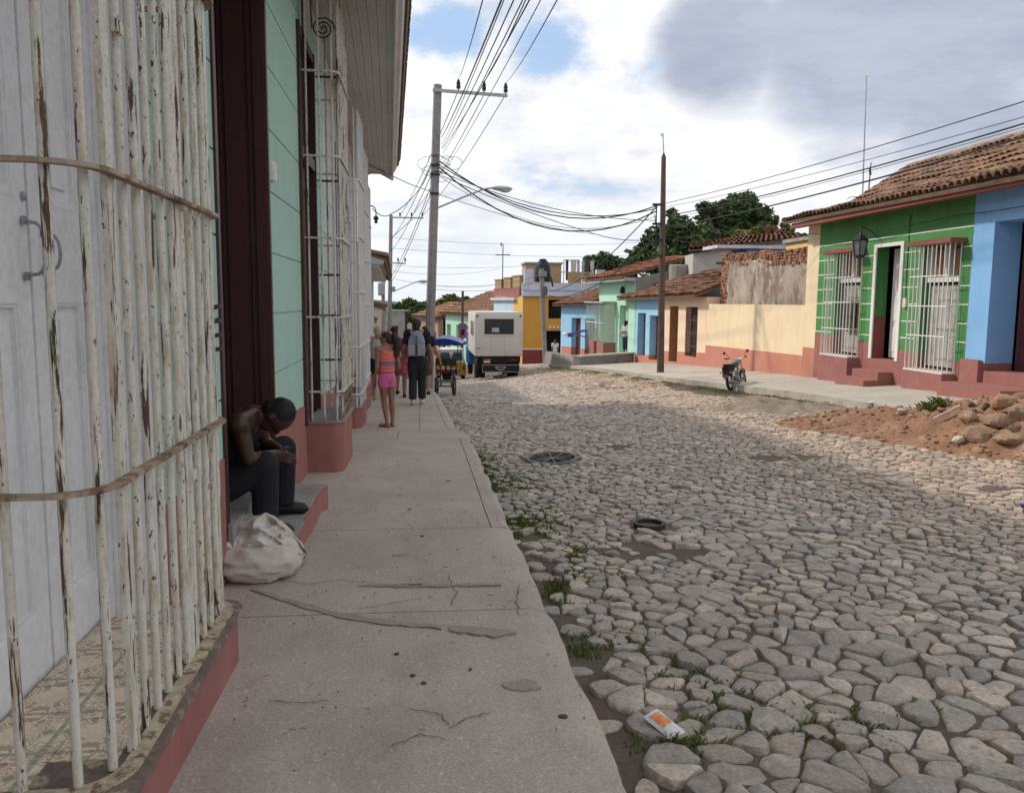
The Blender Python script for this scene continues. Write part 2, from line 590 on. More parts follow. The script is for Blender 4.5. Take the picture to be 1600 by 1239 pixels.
def gauss(hs, x, y):
    s = 0
    for cx, cy, rx, ry, h in hs:
        s += h * math.exp(-((x - cx) / rx) ** 2 * 1.2 - ((y - cy) / ry) ** 2 * 1.2)
    return s


def heapz(x, y):
    return gauss(HEAP, x, y) - .085


MAN1 = Vector((1.63, 9.9, 0))
MAN2 = Vector((1.90, 6.5, 0))
rs = random.Random(11)
SX, SY = .122, .088
sites = {}


def site(i, j):
    if (i, j) not in sites:
        x = (i + .5 * (j % 2) + rs.uniform(-.42, .42)) * SX
        y = (j + rs.uniform(-.42, .42)) * SY
        wq = Vector((x * .55, y * .55, 4.2))
        x += .22 * mnoise.noise(wq)
        y += .22 * mnoise.noise(wq + Vector((9, 2, 1)))
        # stones left out of the lattice let their neighbours grow: coarse near the viewer, fine further on
        pd = .64 if y < 3.3 else (.52 if y < 4.0 else (.32 if y < 5 else (.10 if y < 18 else .5)))
        pd += .25 * mnoise.noise(Vector((x * .6, y * .6, 7.7)))
        sites[(i, j)] = None if rs.random() < pd else (x, y)
    return sites[(i, j)]


def clip(poly, nx, ny, c):
    out = []
    n = len(poly)
    for k in range(n):
        p, q = poly[k], poly[(k + 1) % n]
        dp, dq = p[0] * nx + p[1] * ny - c, q[0] * nx + q[1] * ny - c
        if dp <= 0:
            out.append(p)
        if (dp < 0) != (dq < 0):
            t = dp / (dp - dq)
            out.append((p[0] + (q[0] - p[0]) * t, p[1] + (q[1] - p[1]) * t))
    return out


stones = []
for j in range(int(1.6 / SY), int(46 / SY)):
    for i in range(int(-1 / SX), int(8.4 / SX)):
        if site(i, j) is None:
            continue
        x, y = site(i, j)
        if x < xCL(y) + .05 or x > xCR(y) - .1 - (max(0, min(.9, (y - 12) * .5, (24 - y) * .3)) + .2 * mnoise.noise(Vector((y * .7, 3, 3)))):
            continue
        if x > .8 * y + 2.6:
            continue
        if x - xCL(y) < .22 and y < 7 and rs.random() < .55:
            continue
        if heapz(x, y) > .0 or gauss(SANDH, x, y) > .06:
            continue
        if hypot(x - MAN1.x, y - MAN1.y) < .38 or hypot(x - MAN2.x, y - MAN2.y) < .19:
            continue
        if mnoise.noise(Vector((x * .8, y * .8, 8.8))) > .52 and rs.random() < .75:
            continue                                   # bare patches of earth
        poly = [(x - .19, y - .14), (x + .19, y - .14), (x + .19, y + .14), (x - .19, y + .14)]
        rg_ = (-2, -1, 0, 1, 2) if 5.2 < y < 17.8 else (-3, -2, -1, 0, 1, 2, 3)
        for dj in rg_:
            for di in rg_:
                if (di or dj) and site(i + di, j + dj):
                    a, b = site(i + di, j + dj)
                    nx, ny = a - x, b - y
                    poly = clip(poly, nx, ny, (a * a + b * b - x * x - y * y) / 2)
        if len(poly) < 3:
            continue
        stones.append((x, y, poly))


def chaikin(p, q=.2):
    o = []
    n = len(p)
    for k in range(n):
        a, b = p[k], p[(k + 1) % n]
        o += [(a[0] * (1 - q) + b[0] * q, a[1] * (1 - q) + b[1] * q), (a[0] * q + b[0] * (1 - q), a[1] * q + b[1] * (1 - q))]
    return o


TINTS = [(1, .96, .91), (.86, .83, .80), (1.15, 1.07, .97), (.70, .70, .71), (1.05, .95, .85), (.92, .88, .84), (1.3, 1.2, 1.07), (.78, .74, .70), (.95, .9, .85)]


def stone_mesh(mb, tints, x, y, poly, rnd):
    p = poly
    # joints: pull the outline in by a fixed gap, then round its corners
    gap = rnd.choice((.003, .004, .006, .008, .010, .014)) * rnd.uniform(.7, 1.3)
    mx = sum(q[0] for q in p) / len(p)
    my = sum(q[1] for q in p) / len(p)
    q2 = []
    for a in p:
        d = hypot(a[0] - mx, a[1] - my)
        k = max(.25, (d - gap) / d) if d > 1e-6 else 1
        q2.append((mx + (a[0] - mx) * k, my + (a[1] - my) * k))
    p = chaikin(q2)
    far = y > 8.5
    if not far:
        p = chaikin(p, .25)
        ws = rnd.random() * 90
        p = [(mx + (a[0] - mx) * (1 + .15 * mnoise.noise(Vector((a[0] * 24, a[1] * 24, ws)))), my + (a[1] - my) * (1 + .15 * mnoise.noise(Vector((a[0] * 24, a[1] * 24, ws + 5))))) for a in p]
    n = len(p)
    z0 = zroad(mx, my)
    h = rnd.choice((.010, .014, .018, .023, .032)) * rnd.uniform(.8, 1.3)
    tx, ty = rnd.gauss(0, .07), rnd.gauss(0, .07)
    prof = ((1.0, -.05), (.98, h * .42), (.90, h * .86), (.6, h)) if not far else ((1.0, -.05), (.93, h * .6), (.6, h))
    vs, fs = [], []
    sd_ = rnd.random() * 50
    for s, dz in prof:
        for a in p:
            X, Y = mx + (a[0] - mx) * s, my + (a[1] - my) * s
            wz = 0 if dz < 0 else .007 * mnoise.noise(Vector((X * 18 + sd_, Y * 18, 0))) + tx * (X - mx) + ty * (Y - my)
            vs.append((X, Y, z0 + dz + wz))
    vs.append((mx, my, z0 + h * 1.03))
    for r_ in range(len(prof) - 1):
        for k in range(n):
            fs.append((r_ * n + k, r_ * n + (k + 1) % n, (r_ + 1) * n + (k + 1) % n, (r_ + 1) * n + k))
    b = (len(prof) - 1) * n
    for k in range(n):
        fs.append((b + k, b + (k + 1) % n, len(vs) - 1))
    mb.add(vs, fs)
    t = rnd.choice(TINTS)
    u = rnd.uniform(.82, 1.1)
    t = tuple(lerp(a, b, .25) for a, b in zip(t, (.95, .91, .87)))
    dry = min(1, max(0, (mx - 3.5) / 3))                  # dusty with the red earth by the heap
    t = (t[0] * u * lerp(1, 1.12, dry), t[1] * u * lerp(1, 1.0, dry), t[2] * u * lerp(1, .9, dry))
    tints += [t] * len(vs)


def set_tint(o, tints):
    me = o.data
    a = me.color_attributes.new('tint', 'FLOAT_COLOR', 'POINT')
    arr = np.ones((len(me.vertices), 4), np.float32)
    arr[:, :3] = np.array(tints, np.float32)
    a.data.foreach_set('color', arr.ravel())


def inview(p, mg=0.):
    c = RM @ (Vector(p) - EYE)
    if c.z > -.2:
        return False
    px, py = 800 + FPX * c.x / -c.z, 619.5 - FPX * c.y / -c.z
    return -mg < px < 1600 + mg and -mg < py < 1239 + mg


big, rest = [], []
for s in stones:
    (big if inview((s[0], s[1], zroad(s[0], s[1]))) and s[1] < 9 else rest).append(s)
big.sort(key=lambda s: s[0] ** 2 + s[1] ** 2)
rest += big[299:]
big = big[:299]
rr = random.Random(3)
for s in big:
    mb, tl = MB(), []
    stone_mesh(mb, tl, *s, rr)
    set_tint(mb.build('cobblestone', m_stone, road, smooth=50), tl)
mb, tl = MB(), []
for s in rest:
    stone_mesh(mb, tl, *s, rr)
o = mb.build('cobblestones', m_stone, road, smooth=50, kind='stuff')
set_tint(o, tl)

# ---- pavement on the near side: slabs with open joints over a bed
bed = MB()
bed.sheet(lambda t, y: (lerp(xW(y) - .5, xCL(y) - .06, t), y, zL(y) - .03), [0, .5, 1], frange(-4, 30, .6) + frange(31, 120, 3))
sidewalk = bed.build('pavement', m_dirt, kind='structure')


def slab(x0f, x1f, y0, y1, name='paving_slab', mat=None, edge=False, dz=0., nx=14, step=.12):
    """a cast slab between two lines x0f(y), x1f(y); edge: its outer side drops to the road with chipped corners"""
    mb = MB()
    yy = frange(y0 + .006, y1 - .006, step)
    v, f = [], []
    for y in yy:
        a, b = x0f(y) + .004, x1f(y) - .004
        for i in range(nx + 1):
            t = i / nx
            x = lerp(a, b, t)
            z = zL(y) + dz + .006 * mnoise.noise(Vector((x * .9, y * .9, 1)))
            if edge and i >= nx - 1:
                ch = .05 * max(0, mnoise.noise(Vector((y * 2.2, 0, 9))) + .1) + .012 * mnoise.noise(Vector((y * 9, 3, 0)))
                x -= ch
                if i == nx:
                    z -= .022
            v.append((x, y, z))
        xb = v[-1][0]
        v.append((xb - .015 if edge else xb, y, zL(y) - (.3 if edge else .03)))
        xa = v[-nx - 2][0]
        v.append((xa, y, zL(y) - .03))
    n = nx + 3
    for j in range(len(yy) - 1):
        for i in range(nx + 1):
            f.append((j * n + i, j * n + i + 1, (j + 1) * n + i + 1, (j + 1) * n + i))
        f.append((j * n + n - 1, j * n, (j + 1) * n, (j + 1) * n + n - 1))
    f.append(tuple(range(n)))
    f.append(tuple((len(yy) - 1) * n + i for i in range(n))[::-1])
    mb.add(v, f)
    return mb.build(name, mat or m_conc, sidewalk, smooth=35)


inn = lambda y: xW(y) - .4
slab(inn, lambda y: xCL(y), -3, 4.2, edge=True, nx=30)
slab(inn, lambda y: xCL(y), 4.2, 6.0, edge=True, nx=26)
slab(inn, lambda y: xCL(y) - .16, 6.0, 10.9, nx=20)
slab(lambda y: xCL(y) - .16, xCL, 6.0, 10.9, name='kerb_slab', edge=True, nx=4)
slab(inn, lambda y: -.3, 10.9, 11.75, dz=.004)
slab(lambda y: -.3, xCL, 10.9, 11.75, edge=True, nx=8)
yy = 11.75
while yy < 30:
    y2 = yy + 1.55
    a = [-1.95, -.6, -.02, .36]
    slab(inn, lambda y: -.62, yy, y2, nx=6, dz=-.02, step=.3)
    slab(lambda y: -.62, lambda y: .0, yy, y2, nx=6, dz=-.02, step=.3)
    slab(lambda y: .0, lambda y: xCL(y) - .16, yy, y2, nx=4, dz=-.02, step=.3)
    slab(lambda y: xCL(y) - .16, xCL, yy, y2, name='kerb_slab', edge=True, nx=3, dz=-.02, step=.3)
    yy = y2
slab(lambda y: xW(y) - .5, xCL, 30, 118, edge=True, nx=6, step=1.5)


def blot(cx, cy, pts, h, mat, name, parent=sidewalk, zf=None):
    """a thin irregular patch standing a few millimetres proud"""
    mb = MB()
    zf = zf or (lambda x, y: zL(y))
    n = len(pts)
    v = [(x, y, zf(x, y) - .01) for x, y in pts] + [(x, y, zf(x, y) + h) for x, y in pts]
    mx = sum(p[0] for p in pts) / n
    my = sum(p[1] for p in pts) / n
    v.append((mx, my, zf(mx, my) + h + .001))
    mb.add(v, [(k, (k + 1) % n, n + (k + 1) % n, n + k) for k in range(n)] + [(n + k, n + (k + 1) % n, 2 * n) for k in range(n)])
    return mb.build(name, mat, parent)


def strip_pts(path, wds, rnd):
    up, dn = [], []
    for k, (p, wd) in enumerate(zip(path, wds)):
        up.append((p.x, p.y + wd / 2 + rnd.uniform(-.007, .007) + .018 * mnoise.noise(Vector((p.x * 14, 1, 0)))))
        dn.append((p.x, p.y - wd / 2 + rnd.uniform(-.007, .007) + .018 * mnoise.noise(Vector((p.x * 14, 5, 0)))))
    return up, dn[::-1]


def onL(px, py):
    d = ray(px, py)
    t = 1.0
    for _ in range(60):
        p = EYE + d * t
        t += (p.z - zL(p.y)) / max(.02, -d.z / 1.0) * .8
    return EYE + d * t


rp = random.Random(5)
for path, wds in (([(392, 922), (470, 946), (530, 962), (610, 974), (690, 981)], (.03, .06, .07, .075, .04)),
                  ([(702, 982), (735, 985), (770, 990), (806, 988)], (.06, .1, .11, .03)),
                  ([(560, 916), (612, 915), (660, 914)], (.03, .035, .03)),
                  ([(615, 917), (700, 915), (783, 913)], (.055, .06, .06))):
    pp = [onL(*q) for q in path]
    fine, fw = [], []
    for k in range(len(pp) - 1):
        for s in range(5):
            fine.append(pp[k].lerp(pp[k + 1], s / 5))
            fw.append(lerp(wds[k], wds[k + 1], s / 5))
    fine.append(pp[-1])
    fw.append(wds[-1])
    u, d_ = strip_pts(fine, fw, rp)
    mb = MB()
    n = len(fine)
    tops = [(x, y, zL(y) + .0065) for x, y in u] + [(x, y, zL(y) + .0065) for x, y in d_[::-1]]
    mb.add(tops + [(x, y, z - .02) for x, y, z in tops],
           [(k, k + 1, n + k + 1, n + k) for k in range(n - 1)] + [(k + 1, k, 2 * n + k, 2 * n + k + 1) for k in range(n - 1)] + [(n + k, n + k + 1, 3 * n + k + 1, 3 * n + k) for k in range(n - 1)] + [(0, n, 3 * n, 2 * n), (n - 1, 2 * n - 1, 4 * n - 1, 3 * n - 1)])
    mb.build('mortar_repair', m_patch, sidewalk)
    # the open crack along the repair's lower side
    mb = MB()
    v = []
    for k, q in enumerate(d_[::-1]):
        wv = max(.0005, .004 * rp.random() + .004 * mnoise.noise(Vector((q[0] * 9, 0, 0))))
        v += [(q[0], q[1], zL(q[1]) + .0072), (q[0], q[1] - wv, zL(q[1]) + .0072)]
    mb.add(v, [(2 * k, 2 * k + 1, 2 * k + 3, 2 * k + 2) for k in range(n - 1)])
    mb.build('crack', m_dark, sidewalk)
# hairline cracks wandering over the slabs
for path in ([(392, 905), (440, 908), (480, 914), (530, 906), (612, 915)], [(560, 953), (640, 938), (662, 935)], [(700, 900), (712, 925), (705, 948)],
             [(700, 1140), (740, 1122), (770, 1116)], [(812, 915), (806, 940), (812, 965)], [(640, 1108), (690, 1120), (706, 1136)], [(610, 1170), (655, 1150), (700, 1158)], [(420, 1095), (470, 1100), (520, 1096)]):
    pp = [onL(*q) for q in path]
    v = []
    for k in range(len(pp) - 1):
        for s_ in range(9):
            p = pp[k].lerp(pp[k + 1], s_ / 9)
            d = (pp[k + 1] - pp[k]).normalized()
            nrm = Vector((-d.y, d.x, 0))
            p = p + nrm * (.018 * mnoise.noise(Vector((p.x * 22, p.y * 22, 3))) + .006 * rp.uniform(-1, 1))
            wv = .0016 + .0022 * abs(mnoise.noise(Vector((p.x * 30, p.y * 30, 8))))
            zz = zL(p.y) + .0066 + .006 * mnoise.noise(Vector((p.x * .9, p.y * .9, 1)))
            v += [(p.x + nrm.x * wv, p.y + nrm.y * wv, zz), (p.x - nrm.x * wv, p.y - nrm.y * wv, zz)]
    mb = MB()
    mb.add(v, [(2 * k, 2 * k + 1, 2 * k + 3, 2 * k + 2) for k in range(len(v) // 2 - 1)])
    mb.build('crack', m_dark, sidewalk)
mb = MB()                                                   # twigs, chips and dry leaves blown about the pavement
for k in range(170):
    y = rp.triangular(2.3, 11, 3.2)
    x = rp.uniform(xW(y) + .35, xCL(y) - .03)
    a, l = rp.uniform(0, pi), rp.uniform(.006, .02)
    z = zL(y) + .012
    d = Vector((cos(a), sin(a), 0)) * l
    if rp.random() < .5:
        mb.tube([Vector((x, y, z)) - d, Vector((x, y, z + .004)), Vector((x, y, z)) + d], .0016, 4)
    else:
        mb.rock((x, y, z), (l * .5, l * .35, .004), Matrix.Rotation(a, 3, 'Z'), k, 6, 4)
mb.build('twigs', M('dry_debris', (.09, .065, .045), (.2, .17, .14), 40, .9, 0), kind='stuff')
# pits worn in the surface and small stones lying in them
for px, py, rx, ry in ((645, 1056, .012, .012), (662, 1068, .014, .012), (735, 1046, .008, .008), (625, 868, .055, .02), (660, 838, .014, .012), (812, 1072, .09, .06), (640, 796, .02, .01), (700, 752, .03, .012), (620, 1022, .014, .012), (880, 1120, .02, .015)):
    c = onL(px, py)
    pts = [(c.x + rx * cos(a) * rp.uniform(.7, 1.2), c.y + ry * sin(a) * rp.uniform(.7, 1.2)) for a in [k * pi / 5 for k in range(10)]]
    blot(c.x, c.y, pts, .0064, m_patch if rx > .04 else M('dark_pit_soil', (.09, .075, .062), None, 20), 'worn_pit')  # small pits are thin dark brown patches

# ---- pavement on the far side
mb = MB()
NXr = 5
ys2 = frange(8, 30, .16) + frange(30.5, 58, .5)
v, f = [], []
for y in ys2:
    a, b = xCR(y), 10.9
    b = 10.9 if y < 46 else 10.9
    e = .06 * mnoise.noise(Vector((y * .9, 5, 0))) + .07 * max(0, mnoise.noise(Vector((y * 2.6, 5, 7)))) + .02 * mnoise.noise(Vector((y * 7, 1, 0)))
    row = [(a + e - .05 * mnoise.noise(Vector((y * 3, 2, 9))) + .0, y, zR(y) - .5), (a + e + .02 * mnoise.noise(Vector((y * 4, 8, 1))), y, zR(y) - .19)] + [(lerp(a + e, b, i / NXr), y, zR(y) - .14 * (1 - i / NXr) + .012 * mnoise.noise(Vector((i, y, 2)))) for i in range(NXr + 1)]
    v += row
n = NXr + 3
for j in range(len(ys2) - 1):
    for i in range(n - 1):
        f.append((j * n + i, j * n + i + 1, (j + 1) * n + i + 1, (j + 1) * n + i))
mb.add(v, f)
far_pav = mb.build('far_pavement', M('pale_concrete_pavement', (.46, .42, .36), (.38, .34, .29), 1.2, .9, .3, 40, vary=.15, stains=(((.26, .23, .19), (2, 2, 2), .58, .75, .5),)), kind='structure')

# ---- red soil heap and sand heap in front of the far kerb
mb = MB()
xs, ys3 = frange(4.6, 10.2, .055), frange(4.5, 15.5, .06)


def heap_surface(x, y):
    q = Vector((x * 3.2, y * 3.2, 0))
    h = heapz(x, y)
    k = max(0, min(1, h * 6))
    return zroad(x, y) + h + k * (.07 * mnoise.noise(q) + .055 * mnoise.noise(q * 2.7) + .045 * abs(mnoise.noise(q * 5.1)) + .02 * mnoise.noise(q * 11)) + .004


mb.sheet(lambda x, y: (x, y, max(heap_surface(x, y), zroad(x, y) - .12)), xs, ys3)
mb.build('soil_heap', m_soil, smooth=180, kind='stuff')
mb = MB()
mb.sheet(lambda x, y: (x, y, zroad(x, y) + gauss(SANDH, x, y) * (1 + .8 * mnoise.noise(Vector((x * 3.3, y * 3.3, 0)))) - .04 - .16 * max(0, 1 - (y - 12.4) / 1.2) - .16 * max(0, 1 - (19.2 - y) / 1.5) - .12 * max(0, 1 - (x - 4.9) / .8) + .05 * mnoise.noise(Vector((x * 5, y * 5, 0))) + .02 * mnoise.noise(Vector((x * 13, y * 13, 0)))), frange(4.9, 8.5, .06), frange(12.4, 19.2, .08))
mb.build('sand_heap', m_sand, smooth=180, kind='stuff')

# ================================================================== NEAR SIDE: the mint house with iron window grilles
XW = -1.14                     # its wall face
hl = thing('mint_house', 'mint green house with red base, dark brown door and rusty white window grilles', 'house', (XW, 6, 0))


def wall_run(parent, y0, y1, zbase, zred, ztop, mu, ml, openings, x=xW, thick=.3, course=.47, z00=1.0, groove=.012, name='wall'):
    """a wall along the street cut by openings (y0,y1,z0,z1), in courses parted by recessed grooves; lower band in another colour"""
    mb = MB()
    cuts = sorted({y0, y1} | {q for o in openings for q in (max(y0, min(y1, o[0])), max(y0, min(y1, o[1])))})
    for a, b in zip(cuts[:-1], cuts[1:]):
        if b - a < .01:
            continue
        mid = (a + b) / 2
        n = max(1, int((b - a) / 1.5))
        for k in range(n):
            ya, yb = lerp(a, b, k / n), lerp(a, b, (k + 1) / n)
            blocks = [(zbase(ya), zbase(yb))]
            holes = [o for o in openings if o[0] <= mid <= o[1]]
            spans = []
            z = None
            lo = min(zbase(ya), zbase(yb)) - .3
            edges = [lo]
            for o in sorted(holes, key=lambda o: o[2]):
                spans.append((edges[-1], o[2]))
                edges.append(o[3])
            spans.append((edges[-1], ztop))
            for s0, s1 in spans:
                if s1 - s0 < .005:
                    continue
                zr = zred((ya + yb) / 2)
                # core set back by the groove depth, then the proud courses
                xa, xb = x(ya), x(yb)

                def slabq(za0, za1, zb0, zb1, d, mi):
                    mb.hexa([(xa - thick, ya, za0), (xa - d, ya, za0), (xb - d, yb, zb0), (xb - thick, yb, zb0),
                             (xa - thick, ya, za1), (xa - d, ya, za1), (xb - d, yb, zb1), (xb - thick, yb, zb1)], mi)
                if s0 < zr:
                    t = min(s1, zr)
                    if s1 > zr:
                        slabq(s0, zred(ya), s0, zred(yb), -.008, 1)
                    else:
                        slabq(s0, s1, s0, s1, -.008, 1)
                if s1 > zr:
                    b0, b1 = (zred(ya), zred(yb)) if s0 < zr else (s0, s0)
                    slabq(b0, s1, b1, s1, groove, 0)
                    kz = floor((max(s0, zr) - z00) / course)
                    z = z00 + kz * course
                    while z < s1:
                        l0, l1 = max(b0, z + .006), max(b1, z + .006)
                        u = min(s1, z + course - .006)
                        if u - max(l0, l1) > .01:
                            mb.hexa([(xa - groove - .01, ya, l0), (xa, ya, l0), (xb, yb, l1), (xb - groove - .01, yb, l1),
                                     (xa - groove - .01, ya, u), (xa, ya, u), (xb, yb, u), (xb - groove - .01, yb, u)], 0)
                        z += course
    return mb.build(name, [mu, ml], parent)


def zredL(y):
    return .66 - .045 * max(0, y - 5.5)


W1, DR, W2 = (1.55, 3.68, .2, 3.95), (4.86, 6.56, .05, 4.0), (8.23, 9.4, .33, 4.2)
wall_run(hl, -3, 10.6, zL, zredL, 4.75, m_mint, m_red, [W1, DR, W2])
m_pale = M('pale_grey_paint', (.55, .56, .55), (.48, .49, .48), 1.3, stains=(((.4, .4, .39), (2, 2, .6), .55, .8, .5),), **m_plaster)
wall_run(hl, 10.6, 20.4, zL, lambda y: zL(y) + .62, 4.75, m_pale, m_red, [(12.35, 13.3, .1, 4), (15.4, 16.4, .0, 4), (17.4, 18.4, -.4, 3.2), (19.4, 20.1, -.1, 4)])
# dark room behind the openings
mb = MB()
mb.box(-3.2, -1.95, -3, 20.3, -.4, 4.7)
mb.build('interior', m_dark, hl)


def panel_leaf(name, parent, y0, y1, z0, z1, x, th, mat, panels, face=1):
    """a door leaf facing +x with sunk panels framed by a raised moulding; panels are (y0,y1,z0,z1)"""
    mb = MB()
    mb.box(x - th, x - .02, y0, y1, z0, z1)
    ys_ = sorted({y0, y1} | {q for p in panels for q in p[:2]})
    zs_ = sorted({z0, z1} | {q for p in panels for q in p[2:]})
    for a, b in zip(ys_[:-1], ys_[1:]):
        for c, d in zip(zs_[:-1], zs_[1:]):
            my, mz = (a + b) / 2, (c + d) / 2
            if not any(p[0] < my < p[1] and p[2] < mz < p[3] for p in panels):
                mb.box(x - .021, x, a, b, c, d)
    for a, b, c, d in panels:
        for k, (i_, o_, h_) in enumerate(((0, .02, .010), (.02, .034, .004))):
            xx = x + h_ - .008
            mb.box(x - .021, xx, a + i_, b - i_, c + i_, c + o_)
            mb.box(x - .021, xx, a + i_, b - i_, d - o_, d - i_)
            mb.box(x - .021, xx, a + i_, a + o_, c + o_, d - o_)
            mb.box(x - .021, xx, b - o_, b - i_, c + o_, d - o_)
        mb.box(x - .021, x - .006, a + .075, b - .075, c + .075, d - .075)
    return mb.build(name, mat, parent)


# window one: white panelled leaves
win = node('window', hl)
XD = -1.37
panel_leaf('window_leaf', win, 1.6, 3.105, .2, 3.95, XD, .05, m_wpaint, [(1.75, 3.02, .42, 1.58), (1.75, 3.02, 1.92, 3.75)])
panel_leaf('window_leaf', win, 3.112, 3.60, .2, 3.95, XD + .006, .05, m_wpaint, [(3.25, 3.54, .42, 1.58), (3.25, 3.54, 1.92, 3.75)])
MB().box(XD - .01, XW - .001, 3.605, 3.679, .2, 3.95).build('window_jamb', m_wpaint, win)
MB().box(XD - .01, XW - .02, 1.551, 1.6, .2, 3.95).build('window_jamb', m_wpaint, win)
MB().bar((XD + .03, 3.58, .2), (XD + .03, 3.58, 3.95), .045).build('window_stile', m_wpaint, win)
for y, z, hh, ou in ((3.062, 1.75, .092, .058), (3.20, 1.745, .066, .048)):
    mb = MB()
    for q in (1, -1):
        mb.obox((XD + .012, y, z + q * (hh + .004)), (.010, .024, .03))
    mb.tube([(XD + .008, y, z + hh)] + [(XD + .02 + ou * sin(pi * k / 10) ** .6, y, z + hh * cos(pi * k / 10)) for k in range(11)] + [(XD + .008, y, z - hh)], .0062, 8)
    mb.build('handle', m_galv, win, smooth=60)
mb = MB()
mb.lathe((XD, 3.08, 1.93), [(.016, -.001), (.016, .01), (.008, .014)], 10, axis='x')
mb.build('keyhole', m_galv, win)

# sill floor with patterned cement tiles
m_ptile = M('patterned_cement_tile', (.78, .68, .53), (.70, .58, .44), 9, .6, .1, 60, vary=.12)
t_ = m_ptile.node_tree
bs_ = t_.nodes['Principled BSDF']
src = bs_.inputs['Base Color'].links[0].from_socket
tcp = t_.nodes.new('ShaderNodeTexCoord')


def tnode(tp, **k):
    n = t_.nodes.new(tp)
    for a, b in k.items():
        setattr(n, a, b)
    return n


def tm(op, a, b=0.):
    n = tnode('ShaderNodeMath', operation=op)
    for i, v in enumerate((a, b)):
        if isinstance(v, (int, float)):
            n.inputs[i].default_value = v
        else:
            t_.links.new(v, n.inputs[i])
    return n.outputs[0]


sep = tnode('ShaderNodeSeparateXYZ')
t_.links.new(tcp.outputs['Object'], sep.inputs[0])
# every tile is printed alike: fold the position into the tile, then scrolls about its corners
TS = .252
fx = tm('ABSOLUTE', tm('SUBTRACT', tm('FRACT', tm('DIVIDE', sep.outputs[0], TS)), .5))
fy = tm('ABSOLUTE', tm('SUBTRACT', tm('FRACT', tm('DIVIDE', sep.outputs[1], TS)), .5))
cb = tnode('ShaderNodeCombineXYZ')
t_.links.new(fx, cb.inputs[0])
t_.links.new(fy, cb.inputs[1])
nz = tnode('ShaderNodeTexNoise')
nz.inputs['Scale'].default_value = 4.6
nz.inputs['Detail'].default_value = 1.2
nz.inputs['Distortion'].default_value = 1.2
t_.links.new(cb.outputs[0], nz.inputs['Vector'])
sw = tm('ABSOLUTE', tm('SUBTRACT', nz.outputs[0], .5))
scroll = tm('MULTIPLY', tm('LESS_THAN', tm('FRACT', tm('MULTIPLY', nz.outputs[0], 7.)), .42), tm('GREATER_THAN', tm('ADD', fx, fy), .3))
gr = tm('GREATER_THAN', tm('MAXIMUM', fx, fy), .465)


def tmix(f, a, col, k):
    n = tnode('ShaderNodeMix', data_type='RGBA')
    t_.links.new(tm('MULTIPLY', f, k), n.inputs[0])
    t_.links.new(a, n.inputs[6])
    n.inputs[7].default_value = (*col, 1)
    return n.outputs[2]


o_ = tmix(scroll, src, (.30, .17, .13), .62)
o_ = tmix(tm('GREATER_THAN', nz.outputs[0], .62), o_, (.20, .30, .22), .6)
o_ = tmix(gr, o_, (.13, .27, .20), .55)
t_.links.new(o_, bs_.inputs['Base Color'])

grl = node('window_grille', hl)
ZS = .22
for i in range(2):
    for j in range(6):
        x0, y0 = -1.352 + i * TS, 2.17 + j * TS
        if i == 1 and j == 0:
            continue
        mb = MB()
        mb.box(x0 + .0015, min(-.90, x0 + TS) - .0015, y0 + .0015, y0 + TS - .0015, ZS - .03, ZS - .004 + .002 * ((i + j) % 2))
        mb.build('floor_tile', m_ptile, grl)


def rounded(x0, x1, ya, yb, r, n=7):
    """plan outline of a bay: from the wall at ya out to x1 and back to the wall at yb, corners rounded"""
    p = [(x0, ya), (x1 - r, ya)]
    for k in range(1, n):
        a = -pi / 2 + (pi / 2) * k / n
        p.append((x1 - r + r * cos(a), ya + r + r * sin(a)))
    p.append((x1, ya + r))
    p.append((x1, yb - r))
    for k in range(1, n):
        a = (pi / 2) * k / n
        p.append((x1 - r + r * cos(a), yb - r + r * sin(a)))
    p += [(x1 - r, yb), (x0, yb)]
    return p


def flat_hoop(mb, outline, z, wd, th):
    """a flat iron hoop lying level on the outline"""
    v = []
    n = len(outline)
    for k, (x, y) in enumerate(outline):
        a = outline[max(0, k - 1)]
        b = outline[min(n - 1, k + 1)]
        dx, dy = b[0] - a[0], b[1] - a[1]
        l = hypot(dx, dy)
        nx, ny = dy / l, -dx / l
        for s, zz in ((-wd / 2, -th / 2), (wd / 2, -th / 2), (wd / 2, th / 2), (-wd / 2, th / 2)):
            v.append((x + nx * s, y + ny * s, z + zz))
    f = [(0, 1, 2, 3), tuple(4 * (n - 1) + q for q in (3, 2, 1, 0))]
    for k in range(n - 1):
        for q in range(4):
            f.append((4 * k + q, 4 * k + (q + 1) % 4, 4 * k + 4 + (q + 1) % 4, 4 * k + 4 + q))
    return mb.add(v, f)


# plinth under grille one: red render with a worn cement lip
out1 = rounded(XW + .009, -.815, 2.13, 3.73, .1)
mb = MB()
mb.prism([(x, y) for x, y in out1], 'z', -.35, ZS - .035)
mb.build('plinth', m_red, grl, smooth=40)
mb = MB()
lip = rounded(-1.2, -.795, 2.105, 3.75, .11)
mb.prism(lip, 'z', ZS - .034, ZS - .006)
mb.build('sill_lip', M('worn_sill', (.20, .15, .125), (.14, .11, .095), 7, .8, .4, 50, vary=.25, stains=(((.45, .38, .28), (9, 9, 9), .55, .62, .8),)), grl)
out_b = rounded(XW, -.875, 2.27, 3.64, .16)
mb = MB()
edge_b = rounded(-1.2, -.845, 2.24, 3.72, .15)
flat_hoop(mb, edge_b, ZS - .001, .05, .012)
mb.build('hoop', M('peeling_cream_iron', (.50, .44, .32), (.36, .28, .18), 18, .7, .4, 60, vary=.2, stains=(((.16, .085, .05), (20, 20, 20), .52, .6, .9),)), grl)
for z in (1.06, 1.925, 2.78, 3.62):
    mb = MB()
    flat_hoop(mb, rounded(XW, -.845, 2.235, 3.735, .15), z, .034, .013)
    mb.build('hoop', m_hoop, grl)
